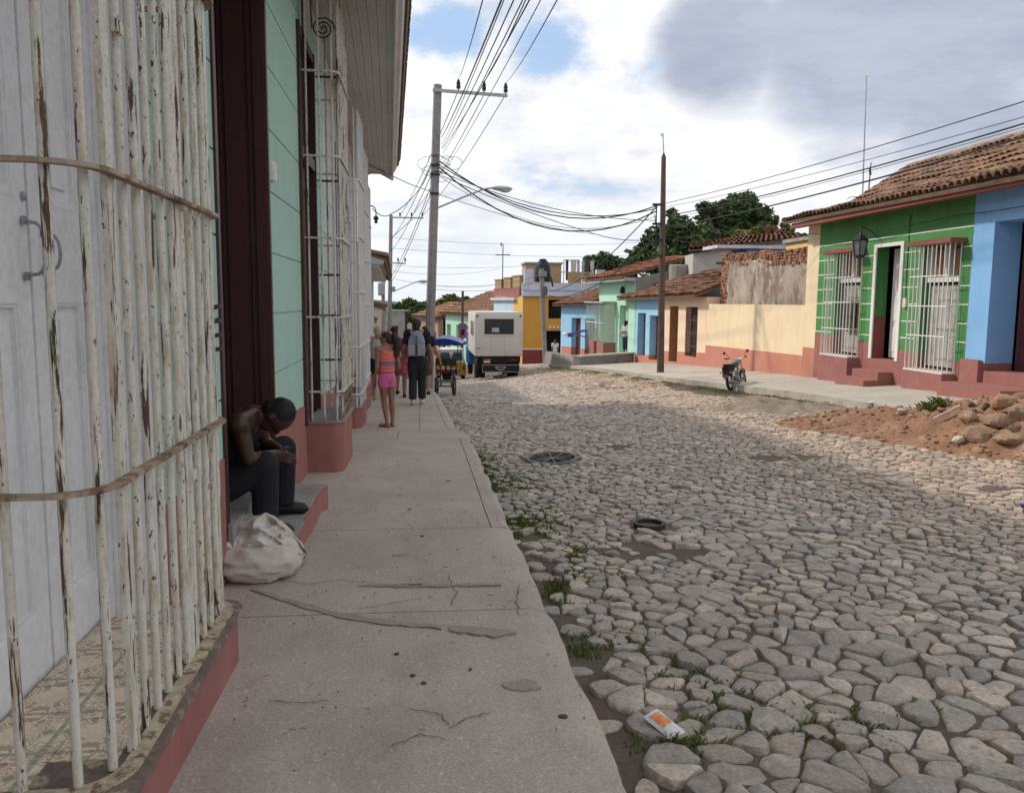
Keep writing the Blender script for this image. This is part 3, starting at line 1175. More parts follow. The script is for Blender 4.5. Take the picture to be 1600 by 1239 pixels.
bars1 = [(-1.255, 2.27), (-1.10, 2.27), (-.955, 2.275), (-.893, 2.36)]
bars1 += [(-.875, 2.60 + .118 * k) for k in range(9)]
bars1 += [(-.90, 3.67), (-1.0, 3.70)]
for k, (x, y) in enumerate(bars1):
    mb = MB()
    mb.tube([(x, y, ZS), (x, y, 1.5), (x, y, 2.6), (x, y, 3.9)], .0135, 10)
    mb.build('bar', m_bar, grl, smooth=60)
for x, y, wx, wy in ((-.872, 2.475, .02, .055), (-.872, 3.105, .016, .075), (-.872, 3.60, .012, .05)):   # flat stiles
    mb = MB()
    mb.box(x - wx / 2, x + wx / 2, y - wy / 2, y + wy / 2, ZS, 3.9)
    mb.build('flat_bar', m_bar, grl)
for x, y, z in ((-.872, 2.53, 1.50), (-.872, 2.56, 2.35), (-.872, 3.16, .92), (-.872, 3.16, 1.92), (-.93, 2.33, 2.5)):   # small hinge lugs
    MB().obox((x + .016, y, z), (.022, .05, .035)).build('hinge_lug', m_bar, grl)
mb = MB()                                                   # square link pattern on the far return
for k, z in enumerate((1.36, 1.42, 1.48, 1.54)):
    mb.bar((-.90, 3.645, z), (-.84, 3.62, z + .01), .018)
mb.build('grille_link', m_rust, grl)

# dark brown door: deep panelled reveal, leaves and threshold
dr = node('door', hl)
mb = MB()
XR = -1.62
for ya, yb in ((DR[1] - .06, DR[1]), (DR[0], DR[0] + .06)):
    mb.box(XR, XW + .015, ya, yb, .06, 4.0)
    s = -1 if yb == DR[1] else 1
    yf = ya if s < 0 else yb
    for x0, x1 in ((-1.60, -1.50), (-1.47, -1.455), (-1.43, -1.29), (-1.26, -1.245), (-1.22, -1.14)):
        mb.box(x0, x1, min(yf, yf + s * .018), max(yf, yf + s * .018), .08, 3.98)
mb.box(XR, XW + .015, DR[0] + .06, DR[1] - .06, 3.9, 4.0)
mb.build('door_frame', m_bwood, dr)
for a, b in ((DR[0] + .062, 5.70), (5.71, DR[1] - .062)):
    panel_leaf('door_leaf', dr, a, b, .1, 3.9, -1.56, .05, m_bwood, [(a + .12, b - .12, .3, 1.3), (a + .12, b - .12, 1.5, 2.4), (a + .12, b - .12, 2.6, 3.7)])
mb = MB()
mb.box(-1.6, -1.1, DR[0], DR[1], -.3, .26)
mb.build('threshold', m_conc2, dr)
st = node('door_step', hl)
mb = MB()
poly = [(-1.12, 4.95), (-.80, 4.97)] + [(-.79 + .02 * mnoise.noise(Vector((0, k * 1.9, 3))), 5.0 + .115 * k) for k in range(15)] + [(-.755, 6.74), (-1.12, 6.78)]
mb.prism(poly, 'z', -.3, .066)
mb.build('riser', m_red, st)
mb = MB()
poly = [(-1.13, 4.96), (-.82, 4.98)] + [(-.80 + .028 * mnoise.noise(Vector((0, k * 3.1, 7))), 5.0 + .115 * k) for k in range(15)] + [(-.765, 6.72), (-1.13, 6.77)]
mb.prism(poly, 'z', .0665, .084)
mb.build('tread', m_conc2, st)
mb = MB()
for (y, z) in ((6.70, 2.57),):
    mb.obox((XW + .012, y, z), (.024, .10, .15))
    mb.obox((XW + .026, y + .01, z - .005), (.02, .055, .13))
mb.build('doorbell_box', m_white, hl)

# window two, brown shutters behind a narrower bay grille
w2 = node('window', hl)
for a, b in ((8.29, 8.80), (8.81, 9.34)):
    panel_leaf('shutter', w2, a, b, .36, 2.95, -1.20, .04, m_bwood2, [(a + .09, b - .09, .5, 1.15), (a + .09, b - .09, 1.4, 2.75)])
mb = MB()
mb.box(-1.25, XW + .03, 8.231, 8.288, .33, 4.2)
mb.box(-1.25, XW + .03, 9.342, 9.399, .33, 4.2)
mb.box(-1.25, XW + .02, 8.288, 9.342, 2.96, 3.08)
mb.box(-1.25, XW + .02, 8.288, 9.342, 4.1, 4.2)
mb.build('window_frame', m_bwood, w2)
mb = MB()
mb.box(-1.22, -1.20, 8.288, 9.342, 3.08, 4.1)
mb.build('fanlight', m_dark, w2)


def bay_grille(ya, yb, xw, xf, zs, zb, ztop, hoops, mat, nside, zred_mat=m_red, r=.1, plinth_in=.0, lattice=True, scroll=False, front=3):
    gq = node('window_grille', hl)
    mb = MB()
    mb.prism(rounded(xw + .009, xf + plinth_in, ya + .02, yb - .02, r + .02), 'z', zb, zs - .02)
    mb.build('plinth', zred_mat, gq, smooth=40)
    mb = MB()
    mb.prism(rounded(xw, xf + .02, ya, yb, r + .03), 'z', zs - .019, zs)
    mb.build('sill_slab', m_conc2, gq)
    for z in hoops:
        mb = MB()
        flat_hoop(mb, rounded(xw, xf, ya + .03, yb - .03, r), z, .03, .018)
        mb.build('hoop', mat, gq)
    pts = []
    for k in range(front):
        pts.append((lerp(xw + .06, xf - r * .6, k / max(1, front - 1)), ya + .03 if k < front - 1 else ya + .045))
    for k in range(nside):
        pts.append((xf - .012, lerp(ya + r + .03, yb - r - .03, k / (nside - 1))))
    for x, y in pts:
        mb = MB()
        mb.tube([(x, y, zs), (x, y, lerp(zs, ztop, .5)), (x, y, ztop)], .011, 6)
        mb.build('bar', mat, gq, smooth=60)
    for y in (yb - .05,):
        mb = MB()
        for x in (xw + .12, xf - .12):
            mb.tube([(x, y, zs), (x, y, ztop)], .011, 6)
        mb.build('bar', mat, gq, smooth=60)
    if lattice:
        mb = MB()
        for k in range(8):
            y0 = lerp(ya + r, yb - r, k / 8)
            y1 = lerp(ya + r, yb - r, (k + 1) / 8)
            mb.bar((xf, y0, zs + .02), (xf, y1, hoops[0]), .012)
            mb.bar((xf, y1, zs + .02), (xf, y0, hoops[0]), .012)
        mb.build('lattice', m_hoop, gq)
    if scroll:
        mb = MB()
        for s in (0, .10):
            pts = []
            for k in range(26):
                a = k / 25 * 2.6 * 2 * pi
                rr_ = .012 + .10 * (1 - k / 25)
                pts.append((xf - .13 + rr_ * cos(a) * 1.0, ya + .03, 4.17 + s * .0 + rr_ * sin(a)))
            mb.tube(pts, .008, 5)
            mb.tube([(xf - .235, ya + .03, 4.17), (xf - .245, ya + .03, 4.35), (xf - .235, ya + .03, 4.6)], .008, 5)
            break
        mb.build('scroll', m_iron, gq, smooth=60)
        mb = MB()                                          # brown inner casement frame against the wall
        for z in (4.02, 2.9, 1.86, 1.40, .9):
            mb.bar((xw + .02, yb - .07, z), (xf, yb - .07, z), .022)
        mb.bar((xw + .045, ya + .05, zs), (xw + .045, ya + .05, ztop), .03)
        mb.bar((xf - .10, yb - .07, zs), (xf - .10, yb - .07, ztop), .024)
        mb.build('casement_rail', m_rust, gq)
    return gq


bay_grille(8.36, 9.62, XW, -.775, .36, -.45, 4.6, (.66, 1.41, 2.19, 2.98, 3.78), m_bar, 11, scroll=True, front=3)
bay_grille(12.15, 13.5, xW(12.8), -.86, .02, -.55, 4.3, (.2, .9, 1.7, 2.5, 3.3), m_bar2, 8, lattice=False, front=4)
bay_grille(15.2, 16.6, xW(15.9), -.97, .0, -.8, 4.3, (.15, .8, 1.5, 2.3, 3.2), m_bar2, 8, lattice=False, front=4)
bay_grille(19.2, 20.35, xW(19.8), -1.14, -.1, -1.05, 4.2, (.1, .8, 1.6, 2.5, 3.3), m_bar2, 7, lattice=False, front=4)

# eaves: boarded soffit, moulded edge, overhanging tiles
xE = lambda y: lerp(.12, -.52, (y - 2) / 18.4)
mb = MB()
nb = 9
for k in range(nb):
    def strip(ya, yb):
        a0, a1 = lerp(xW(ya) - .0, xE(ya) - .10, k / nb) + .0015, lerp(xW(ya), xE(ya) - .10, (k + 1) / nb) - .0015
        b0, b1 = lerp(xW(yb), xE(yb) - .10, k / nb) + .0015, lerp(xW(yb), xE(yb) - .10, (k + 1) / nb) - .0015
        z = lerp(4.70, 4.60, (k + .5) / nb)
        mb.hexa([(a0, ya, z), (a1, ya, z - .008), (b1, yb, z - .008), (b0, yb, z), (a0, ya, z + .05), (a1, ya, z + .05), (b1, yb, z + .05), (b0, yb, z + .05)])
    for ya, yb in ((-3, 4), (4, 9.6), (9.6, 20.4)):
        strip(ya, yb)
mb.build('soffit', m_soffit, hl)
mb = MB()
prof = [(-.10, 0), (-.10, .10), (-.07, .13), (-.03, .15), (0, .2), (0, .27), (-.12, .27), (-.12, 0)]
for ya, yb in ((-3, 9), (9, 20.42)):
    n = len(prof)
    v = [(xE(ya) + a, ya, 4.56 + b) for a, b in prof] + [(xE(yb) + a, yb, 4.56 + b) for a, b in prof]
    mb.add(v, [(i, (i + 1) % n, n + (i + 1) % n, n + i) for i in range(n)] + [tuple(range(n))[::-1], tuple(range(n, 2 * n))])
prof = [(0, -.02), (.05, .06), (.02, .16), (-.05, .2), (-.05, -.02)]
for ya, yb in ((-3, 9.6), (9.6, 20.41)):
    n = len(prof)
    v = [(xW(ya) + a, ya, 4.5 + b) for a, b in prof] + [(xW(yb) + a, yb, 4.5 + b) for a, b in prof]
    mb.add(v, [(i, (i + 1) % n, n + (i + 1) % n, n + i) for i in range(n)] + [tuple(range(n))[::-1], tuple(range(n, 2 * n))])
mb.build('cornice', m_soffit, hl)
# closing end board of the eaves with its scalloped lower edge
mb = MB()
pl = [(-1.5, 4.95), (-1.5, 4.50), (-1.40, 4.42), (-1.32, 4.50), (-1.15, 4.60), (-.92, 4.60), (-.80, 4.54), (-.66, 4.46), (-.60, 4.46), (-.60, 4.62), (-.52, 4.76), (-.52, 4.95)]
mb.prism(pl, 'y', 20.42, 20.47)
mb.build('end_board', m_soffit, hl)


def tile_mesh(ln=.46, w0=.105, w1=.085, n=5, th=.016):
    """one half-round clay tile lying along +x (down-slope), its wide end at x=0"""
    v, f = [], []
    for xx, r in ((0, w0), (ln, w1)):
        for s, rr_ in ((0, r), (1, r - th)):
            for k in range(n + 1):
                a = pi * k / n
                v.append((-xx, rr_ * cos(a), rr_ * .8 * sin(a)))
    m = n + 1
    for k in range(n):
        f.append((k, k + 1, 2 * m + k + 1, 2 * m + k))
        f.append((m + k + 1, m + k, 3 * m + k, 3 * m + k + 1))
        f.append((k + 1, k, m + k, m + k + 1))
    return v, f


TV, TF = tile_mesh()


def tiled_roof(parent, A, B, C, D, rows, cols, rnd, single=0, tint=(1, 1, 1), lift=.03, order=None, sag=.02, name='roof', base_th=.08, vis=None):
    """a roof plane A-B along the eave, D-C along the ridge, clad in rows of half-round tiles; `single` of them as objects of their own"""
    A, B, C, D = map(Vector, (A, B, C, D))
    nrm = (B - A).cross(D - A).normalized()
    if nrm.z < 0:
        nrm = -nrm
    rf = MB()
    lo = nrm * base_th
    rf.hexa([A - lo, B - lo, C - lo, D - lo, A, B, C, D])
    deck = rf.build(name, M('roof_mortar', (.20, .13, .09), (.13, .09, .065), 5, .95, .4, 30), parent)
    allm, allt = MB(), []
    lst = []
    for r in range(rows):
        for c in range(cols):
            u = (c + .5) / cols
            vv = (r + .0) / rows
            lst.append((r, c, u, vv))
    if order:
        lst.sort(key=order)
    cnt = 0
    sl = ((D - A).length / rows) * 1.12
    wd = (B - A).length / cols
    base_me = None
    for r, c, u, vv in lst:
        p0 = (A.lerp(B, u)).lerp(D.lerp(C, u), vv)
        p1 = (A.lerp(B, u)).lerp(D.lerp(C, u), min(1.02, vv + 1.12 / rows))
        ax = (p0 - p1).normalized()
        ax = (ax + Vector((rnd.gauss(0, .012), rnd.gauss(0, .02), rnd.gauss(0, .012)))).normalized()
        ax = (ax + nrm * .075).normalized()
        side = nrm.cross(ax).normalized()
        up = ax.cross(side)
        wob = sag * mnoise.noise(Vector((u * 7, vv * 4, A.y)))
        o = p0 + nrm * (lift + wob + rnd.uniform(-.008, .008)) + side * rnd.uniform(-.012, .012) + up * .02
        t = rnd.choice(((1, 1, 1), (.75, .74, .74), (1.2, 1.12, 1.05), (.9, .8, .75), (1.35, 1.25, 1.15), (.6, .6, .6)))
        t = tuple(a * b for a, b in zip(t, tint))
        kx, ky = sl / .46, wd / .21
        tilt = .035
        if cnt < single and (vis is None or vis(p0)):
            ob = bpy.data.objects.new('roof_tile', tile_data(parent, t))
            COL.objects.link(ob)
            ob.parent = parent
            mt = Matrix((( ax.x * kx, side.x * ky, up.x * ky * 1.2, 0), (ax.y * kx, side.y * ky, up.y * ky * 1.2, 0), (ax.z * kx, side.z * ky, up.z * ky * 1.2, 0), (0, 0, 0, 1)))
            ob.matrix_local = Matrix.Translation(o - base_of(parent)) @ mt
            cnt += 1
            continue
        vs_ = []
        for x, y, z in TV:
            vs_.append(o + ax * (x * kx) + side * (y * ky) + up * (z * ky * 1.2))
        allm.add(vs_, TF)
        allt += [t] * len(TV)
    if allm.v:
        q = allm.build('roof_tiles', m_tile, parent, smooth=50, kind='stuff')
        set_tint(q, allt)
    return deck


TDATA = {}


def tile_data(parent, t):
    k = tuple(round(x, 2) for x in t)
    if k not in TDATA:
        me = bpy.data.meshes.new('roof_tile')
        me.from_pydata(TV, [], TF)
        me.materials.append(m_tile)
        a = me.color_attributes.new('tint', 'FLOAT_COLOR', 'POINT')
        a.data.foreach_set('color', np.tile(np.array((*t, 1), np.float32), len(TV)))
        me.polygons.foreach_set('use_smooth', [True] * len(TF))
        me.set_sharp_from_angle(angle=radians(50))
        TDATA[k] = me
    return TDATA[k]


rt = random.Random(21)
tiled_roof(hl, (xE(-3) + .05, -3, 4.87), (xE(20.5) + .06, 20.5, 4.87), (-5.2, 20.5, 6.5), (-5.2, -3, 6.5), 8, 110, rt, tint=(.7, .68, .66))
mb = MB()
mb.hexa([(-5.2, -3, -.5), (-1.6, -3, -.5), (-1.95, 20.3, -1), (-5.2, 20.3, -1), (-5.2, -3, 6.4), (-1.6, -3, 5.0), (-1.95, 20.3, 5.0), (-5.2, 20.3, 6.4)])
mb.build('gable', m_pale, hl)

# ================================================================== FACADES along a line, street side = left of the direction
class Facade:
    def __init__(self, p0, p1):
        self.p0 = Vector((*p0, 0))
        d = Vector((p1[0] - p0[0], p1[1] - p0[1], 0))
        self.len = d.length
        self.u = d.normalized()
        self.n = Vector((-self.u.y, self.u.x, 0))

    def P(self, s, d, z):
        q = self.p0 + self.u * s + self.n * d
        return (q.x, q.y, z)

    def hexa(self, mb, s0, s1, d0, d1, za0, za1, zb0=None, zb1=None, mi=0):
        zb0 = za0 if zb0 is None else zb0
        zb1 = za1 if zb1 is None else zb1
        P = self.P
        return mb.hexa([P(s0, d0, za0), P(s1, d0, zb0), P(s1, d1, zb0), P(s0, d1, za0),
                        P(s0, d0, za1), P(s1, d0, zb1), P(s1, d1, zb1), P(s0, d1, za1)], mi)

    def wall(self, parent, zb, zred, ztop, openings, mu, ml, thick=.55, s0=0., s1=None, name='wall', lines=(), lmat=None):
        s1 = self.len if s1 is None else s1
        mb = MB()
        cuts = sorted({s0, s1} | {max(s0, min(s1, q)) for o in openings for q in o[:2]})
        for a, b in zip(cuts[:-1], cuts[1:]):
            if b - a < .005:
                continue
            mid = (a + b) / 2
            es = [None]
            hs = sorted([o for o in openings if o[0] < mid < o[1]], key=lambda o: o[2])
            spans = []
            lo = -99
            for o in hs:
                spans.append((lo, o[2]))
                lo = o[3]
            spans.append((lo, ztop))
            for z0, z1 in spans:
                za0 = zb(a) - .25 if z0 == -99 else z0
                zb0 = zb(b) - .25 if z0 == -99 else z0
                ra, rb = zred(a), zred(b)
                if z0 == -99:
                    if z1 <= min(ra, rb):
                        self.hexa(mb, a, b, -thick, .012, za0, z1, zb0, z1, 1)
                    else:
                        self.hexa(mb, a, b, -thick, .012, za0, ra, zb0, rb, 1)
                        self.hexa(mb, a, b, -thick, 0, ra, z1, rb, z1, 0)
                else:
                    self.hexa(mb, a, b, -thick, 0, z0, z1, z0, z1, 0)
        o_ = mb.build(name, [mu, ml], parent)
        if lines:
            for z in lines:
                mb = MB()
                segs = [(s0, s1)]
                for o in openings:
                    if o[2] - .06 < z < o[3] + .06:
                        ns = []
                        for a, b in segs:
                            if o[1] <= a or o[0] >= b:
                                ns.append((a, b))
                            else:
                                if o[0] - .08 > a:
                                    ns.append((a, o[0] - .08))
                                if o[1] + .08 < b:
                                    ns.append((o[1] + .08, b))
                        segs = ns
                for a, b in segs:
                    mb = MB()
                    self.hexa(mb, a, b, -.01, .006, z - .012, z + .012)
                    mb.build('moulding_line', lmat, parent)
        return o_

    def box(self, name, mat, parent, s0, s1, d0, d1, z0, z1):
        mb = MB()
        self.hexa(mb, s0, s1, d0, d1, z0, z1)
        return mb.build(name, mat, parent)


def grille(F, parent, s0, s1, d, z0, z1, nb, hoops, mat, plinth=None, zb=0., hood=None, ns=2, rad=.012, r=.0):
    gq = node('window_grille', parent)
    if plinth:
        F.box('plinth', plinth, gq, s0 - .04, s1 + .04, .013, d + .03, zb - .2, z0 - .03)
        F.box('sill_slab', mat, gq, s0 - .03, s1 + .03, .013, d + .025, z0 - .029, z0)
    if hood:
        F.box('hood', hood, gq, s0 - .08, s1 + .08, .001, d + .06, z1, z1 + .09)
    for k in range(nb):
        s = lerp(s0, s1, k / (nb - 1))
        mb = MB()
        mb.tube([F.P(s, d, z0), F.P(s, d, z1)], rad, 6)
        mb.build('bar', mat, gq, smooth=60)
    for s in (s0, s1):
        for k in range(ns):
            mb = MB()
            dd = d * (k + .4) / (ns + .2)
            mb.tube([F.P(s, dd, z0), F.P(s, dd, z1)], rad * .9, 6)
            mb.build('bar', mat, gq, smooth=60)
    for z in hoops:
        mb = MB()
        mb.tube([F.P(s0, 0, z), F.P(s0, d, z), F.P(s1, d, z), F.P(s1, 0, z)], rad * 1.1, 6)
        mb.build('hoop', mat, gq)
    return gq


def leaves(F, parent, s0, s1, z0, z1, d, mat, n=2, name='door_leaf', rows=3):
    for k in range(n):
        a, b = lerp(s0, s1, k / n) + .004, lerp(s0, s1, (k + 1) / n) - .004
        mb = MB()
        F.hexa(mb, a, b, d - .04, d - .012, z0, z1)
        w_ = min(.1, (b - a) * .22)
        F.hexa(mb, a, a + w_, d - .012, d, z0, z1)
        F.hexa(mb, b - w_, b, d - .012, d, z0, z1)
        for r_ in range(rows + 1):
            z = lerp(z0, z1 - .1, r_ / rows)
            F.hexa(mb, a + w_, b - w_, d - .012, d - .001, z, z + .1)
        mb.build(name, mat, parent)


WHITEP = M('white_trim_paint', (.76, .75, .72), (.68, .67, .65), 3, .6, .1, 30, vary=.06)
m_redsh = M('dull_red_trim', (.28, .095, .075), (.24, .08, .065), 2.5, **m_plaster)
rt = random.Random(33)

# ---------------- green house
FG = Facade((10.5, 14.78), (10.5, 20.86))
G = lambda y: y - 14.78
gh = thing('green_house', 'bright green house with white moulding lines, red base and two white barred windows', 'house', (10.5, 17.8, -.2))
ops = [(G(15.12), G(16.32), .26, 2.76), (G(17.05), G(18.12), .33, 2.9), (G(18.72), G(19.92), .33, 2.8)]
zred = lambda s: lerp(.47, .82, s / 6.08)
FG.wall(gh, lambda s: zR(14.78 + s), zred, 3.72, ops, m_green, m_red, thick=.32, lines=[.86, 1.22, 1.59, 1.95, 2.33, 2.70, 3.08], lmat=WHITEP)
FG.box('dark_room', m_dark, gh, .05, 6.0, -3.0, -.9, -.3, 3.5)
for (a, b, z0, z1) in (ops[0], ops[2]):
    wq = node('window', gh)
    FG.box('window_sash', m_bwood2, wq, a, b, -.30, -.26, z0, z1)
    m_leafw = M('grey_white_shutter', (.42, .40, .37), (.34, .32, .30), 4, .7, .1, 30, stains=(((.2, .15, .1), (5, 5, 5), .6, .75, .6),))
    leaves(FG, wq, a + .06, b - .06, z0 + .05, z0 + 1.72, -.18, m_leafw, 2, 'shutter', 2)
    mb = MB()
    FG.hexa(mb, a, b, -.255, -.10, z0 + 1.78, z0 + 1.88)
    for s in (a + .03, (a + b) / 2, b - .03):
        FG.hexa(mb, s - .03, s + .03, -.255, -.12, z0 + 1.88, z1)
    mb.build('window_frame', WHITEP, wq)
    for s in (a + .18, b - .42):
        FG.box('upper_pane', M('amber_panel', (.36, .19, .09), None, 5), wq, s, s + .25, -.255, -.2, z0 + 1.95, z1 - .05)
FG.box('notice_board', M('dark_board', (.06, .05, .045), None, 5, stains=(((.16, .15, .14), (22, 22, 12), .56, .6, .7),)), gh, G(19.0), G(19.55), -.10, -.06, .95, 1.62)
FG.box('board_frame', M('orange_timber', (.35, .15, .07), None, 5), gh, G(18.96), G(19.59), -.14, -.101, .9, 1.67)
grille(FG, gh, G(15.02), G(16.27), .29, .25, 2.78, 10, (.95, 1.55, 2.15), m_bar2, m_red, -.1, m_redsh)
grille(FG, gh, G(18.62), G(19.95), .29, .33, 2.82, 10, (.98, 1.62, 2.22), m_bar2, m_red, -.32, m_redsh)
dq = node('door', gh)
mb = MB()
for s in (G(17.05), G(18.12)):
    FG.hexa(mb, s - .055, s + .055, .001, .03, .33, 2.95)
FG.hexa(mb, G(17.05) + .055, G(18.12) - .055, .001, .03, 2.87, 2.95)
mb.build('door_trim', WHITEP, dq)
mb = MB()                                     # one white louvred leaf standing open in the reveal
FG.hexa(mb, G(17.60), G(17.98), -.40, -.36, .36, 2.84)
for z in (.5, 1.2, 1.9):
    FG.hexa(mb, G(17.66), G(17.92), -.359, -.345, z, z + .55)
mb.build('door_leaf', WHITEP, dq)
FG.box('sill', m_red, dq, G(17.05), G(18.12), -.32, -.002, -.1, .329)
stp = node('door_step', gh)
FG.box('tread', m_red, stp, G(17.15), G(18.25), .014, .36, -.45, .08)
FG.box('tread', m_red, stp, G(17.1), G(18.35), .361, .72, -.45, -.10)
mb = MB()
for s in (G(17.05) - .3,):
    FG.hexa(mb, s, s + .12, .001, .06, 1.52, 1.72)
mb.build('meter_box', M('cream_plastic', (.62, .58, .48), None, 4), gh)
mb = MB()
mb.tube([FG.P(G(16.85), .01, 3.5), FG.P(G(16.86), .012, 2.4), FG.P(G(16.84), .012, 1.7)], .008, 5)
mb.build('meter_cable', m_wire, gh)
mb = MB()                                     # fascia under the tiles
FG.hexa(mb, -.001, 6.76, .30, .50, 3.60, 3.72)
FG.hexa(mb, -.001, 6.08, .0, .30, 3.66, 3.72)
mb.build('fascia', m_redsh, gh)
EX = 9.93
KX, KZ = 12.0, 4.28
near = lambda q: q[3] * 3 + abs(q[2]) * 7
tiled_roof(gh, (EX, 14.80, 3.74), (EX, 21.9, 3.80), (KX, 22.3, KZ), (KX, 14.80, KZ), 7, 37, rt, single=200, sag=.05, order=near, tint=(1.0, .95, .9))
tiled_roof(gh, (KX, 14.80, KZ), (KX, 22.3, KZ), (13.85, 22.5, 5.42), (13.85, 14.80, 5.42), 7, 37, rt, single=99, sag=.05, order=near, tint=(1.0, .95, .9))
FG.box('reveal_dado', m_redsh, gh, G(18.105), G(18.119), -.315, -.002, .331, 1.3)
mb = MB()                                     # ridge and verge mortar
mb.tube([(13.85, 14.8, 5.47), (13.85, 18, 5.5), (13.86, 22.5, 5.46)], .10, 8)
for k in range(9):
    kA, kB, kC = Vector((EX, 21.91, 3.84)), Vector((KX, 22.31, KZ + .04)), Vector((13.85, 22.5, 5.47))
    vp = lambda u: kA.lerp(kB, u * 2) if u < .5 else kB.lerp(kC, u * 2 - 1)
    p, q = vp(k / 9), vp((k + .95) / 9)
    mb.tube([p, q], [.085, .07], 6)
mb.build('verge', M('lichen_mortar', (.34, .27, .22), (.24, .18, .14), 5, .95, .4, 20), gh)
FG.box('cream_pier', m_cream, gh, 6.081, 6.75, -.5, .002, .4, 3.70)
FG.box('pier_base', m_pink, gh, 6.081, 6.75, -.5, .012, -.7, .399)
mb = MB()
mb.prism([(10.95, 2.2), (13.7, 2.2), (13.7, 5.05), (12.0, 4.08), (10.95, 3.82)], 'y', 21.0, 21.75)
mb.build('end_wall', m_cream, gh)
# wall lantern
lt = thing('wall_lantern', 'black iron lantern with glass panes hanging beside the open door of the green house', 'lantern', (10.1, 18.05, 2.6))
cx_, cy_ = 10.08, 18.1
mb = MB()
mb.lathe((cx_, cy_, 0), [(.02, 2.62), (.12, 2.66), (.13, 2.68), (.13, 2.70)], 6)
mb.lathe((cx_, cy_, 0), [(.20, 3.02), (.20, 3.05), (.10, 3.13), (.05, 3.15), (.02, 3.22), (.012, 3.27)], 6)
for k in range(6):
    a = 2 * pi * k / 6
    mb.bar((cx_ + .125 * cos(a), cy_ + .125 * sin(a), 2.69), (cx_ + .18 * cos(a), cy_ + .18 * sin(a), 3.03), .018)
mb.build('lantern_frame', m_iron, lt)
mb = MB()
mb.lathe((cx_, cy_, 0), [(.112, 2.70), (.165, 3.02)], 6)
mb.build('pane', M('grey_lantern_glass', (.25, .26, .27), None, 4, .15, 0), lt)
mb = MB()
mb.tube([(10.5, cy_, 3.1), (10.3, cy_, 3.28), (10.08, cy_, 3.34), (10.08, cy_, 3.26)], .012, 6)
mb.build('bracket', m_iron, lt)

# ---------------- blue house at the edge of the view
FB = Facade((10.5, 8.2), (10.5, 14.775))
B = lambda y: y - 8.2
bh = thing('blue_house', 'sky blue house with a deep recessed maroon door and low red step beside the rubble', 'house', (10.5, 11.5, 0))
opsb = [(B(12.55), B(14.2), .36, 3.1), (B(9.6), B(10.9), .5, 3.0)]
FB.wall(bh, lambda s: zR(8.2 + s), lambda s: .50, 3.72, opsb, m_blue, m_red)
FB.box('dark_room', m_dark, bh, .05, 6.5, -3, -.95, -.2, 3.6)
dq = node('door', bh)
leaves(FB, dq, B(12.6), B(14.15), .37, 3.05, -.56, M('maroon_door', (.13, .045, .05), (.1, .035, .04), 3, .6), 2)
FB.box('sill', m_red, dq, B(12.55), B(14.2), -.55, -.003, -.1, .359)
leaves(FB, bh, B(9.6), B(10.9), .5, 3.0, -.3, m_bwood2, 2, 'shutter')
FB.box('door_step', m_red, bh, B(12.75), B(14.45), .013, .75, -.4, .14)
FB.box('side_pier', m_red, bh, B(14.25), B(14.77), .013, .10, -.4, .55)
mb = MB()
FB.hexa(mb, .0, 6.575, .30, .50, 3.60, 3.72)
FB.hexa(mb, .0, 6.575, .0, .30, 3.66, 3.72)
mb.build('fascia', m_redsh, bh)
tiled_roof(bh, (EX, 8.2, 3.70), (EX, 14.79, 3.74), (KX, 14.79, KZ), (KX, 8.2, KZ), 7, 32, rt, sag=.05, tint=(1.0, .95, .9))
tiled_roof(bh, (KX, 8.2, KZ), (KX, 14.79, KZ), (13.85, 14.79, 5.42), (13.85, 8.2, 5.4), 7, 32, rt, sag=.05, tint=(1.0, .95, .9))

# ---------------- cream yard wall with the ruined wall behind
FC = Facade((10.5, 21.54), (10.5, 29.25))
cw = thing('yard_wall', 'smooth cream wall with salmon base between the green house and peach house', 'wall', (10.5, 25.4, -.6))
FC.wall(cw, lambda s: zR(21.54 + s), lambda s: lerp(.16, .04, s / 7.7), 1.545, [], m_cream, m_pink, thick=.25)
ru = thing('ruined_wall', 'ruined old wall of crumbling brick and stained grey plaster rising above the cream wall', 'wall', (11.1, 25.8, 0))
mb = MB()
yy = frange(22.4, 28.75, .18)


def ruin_top(y):
    return lerp(2.86, 3.08, (y - 22.4) / 6.4) + .14 * mnoise.noise(Vector((y * 1.3, 0, 2))) + .06 * mnoise.noise(Vector((y * 4, 0, 2)))


NZ = 18
v, f = [], []
for y in yy:
    for k in range(NZ + 1):
        z = lerp(.6, ruin_top(y), k / NZ)
        v.append((11.0 + .03 * mnoise.noise(Vector((y * 1.2, z * 1.2, 0))) + .012 * mnoise.noise(Vector((y * 6, z * 6, 0))), y, z))
n = NZ + 1
for j in range(len(yy) - 1):
    for k in range(NZ):
        f.append((j * n + k, (j + 1) * n + k, (j + 1) * n + k + 1, j * n + k + 1))
mb.add(v, f)
mb.build('plaster', m_ruin, ru, smooth=180)
mb = MB()
for ya, yb in zip(yy[:-1], yy[1:]):
    mb.box(11.06, 11.4, ya, yb, .4, ruin_top(ya) + .26)
mb.build('core', M('rubble_core_mortar', (.26, .17, .12), (.19, .125, .09), 5, .95, .5, 24), ru)
mb, tl = MB(), []
rb = random.Random(4)
brs = []
y = 22.4
while y < 29.3:
    zt = lerp(3.14, 3.36, (y - 22.4) / 6.9) + .07 * mnoise.noise(Vector((y * .9, 4, 1)))
    zlo = ruin_top(min(y, 28.7)) - .1 - .28 * max(0, mnoise.noise(Vector((y * 1.1, 7, 1)))) if y < 28.7 else .7
    z = zlo
    while z < zt:
        brs.append((y + rb.uniform(-.04, .04), z))
        z += .088
    y += .205
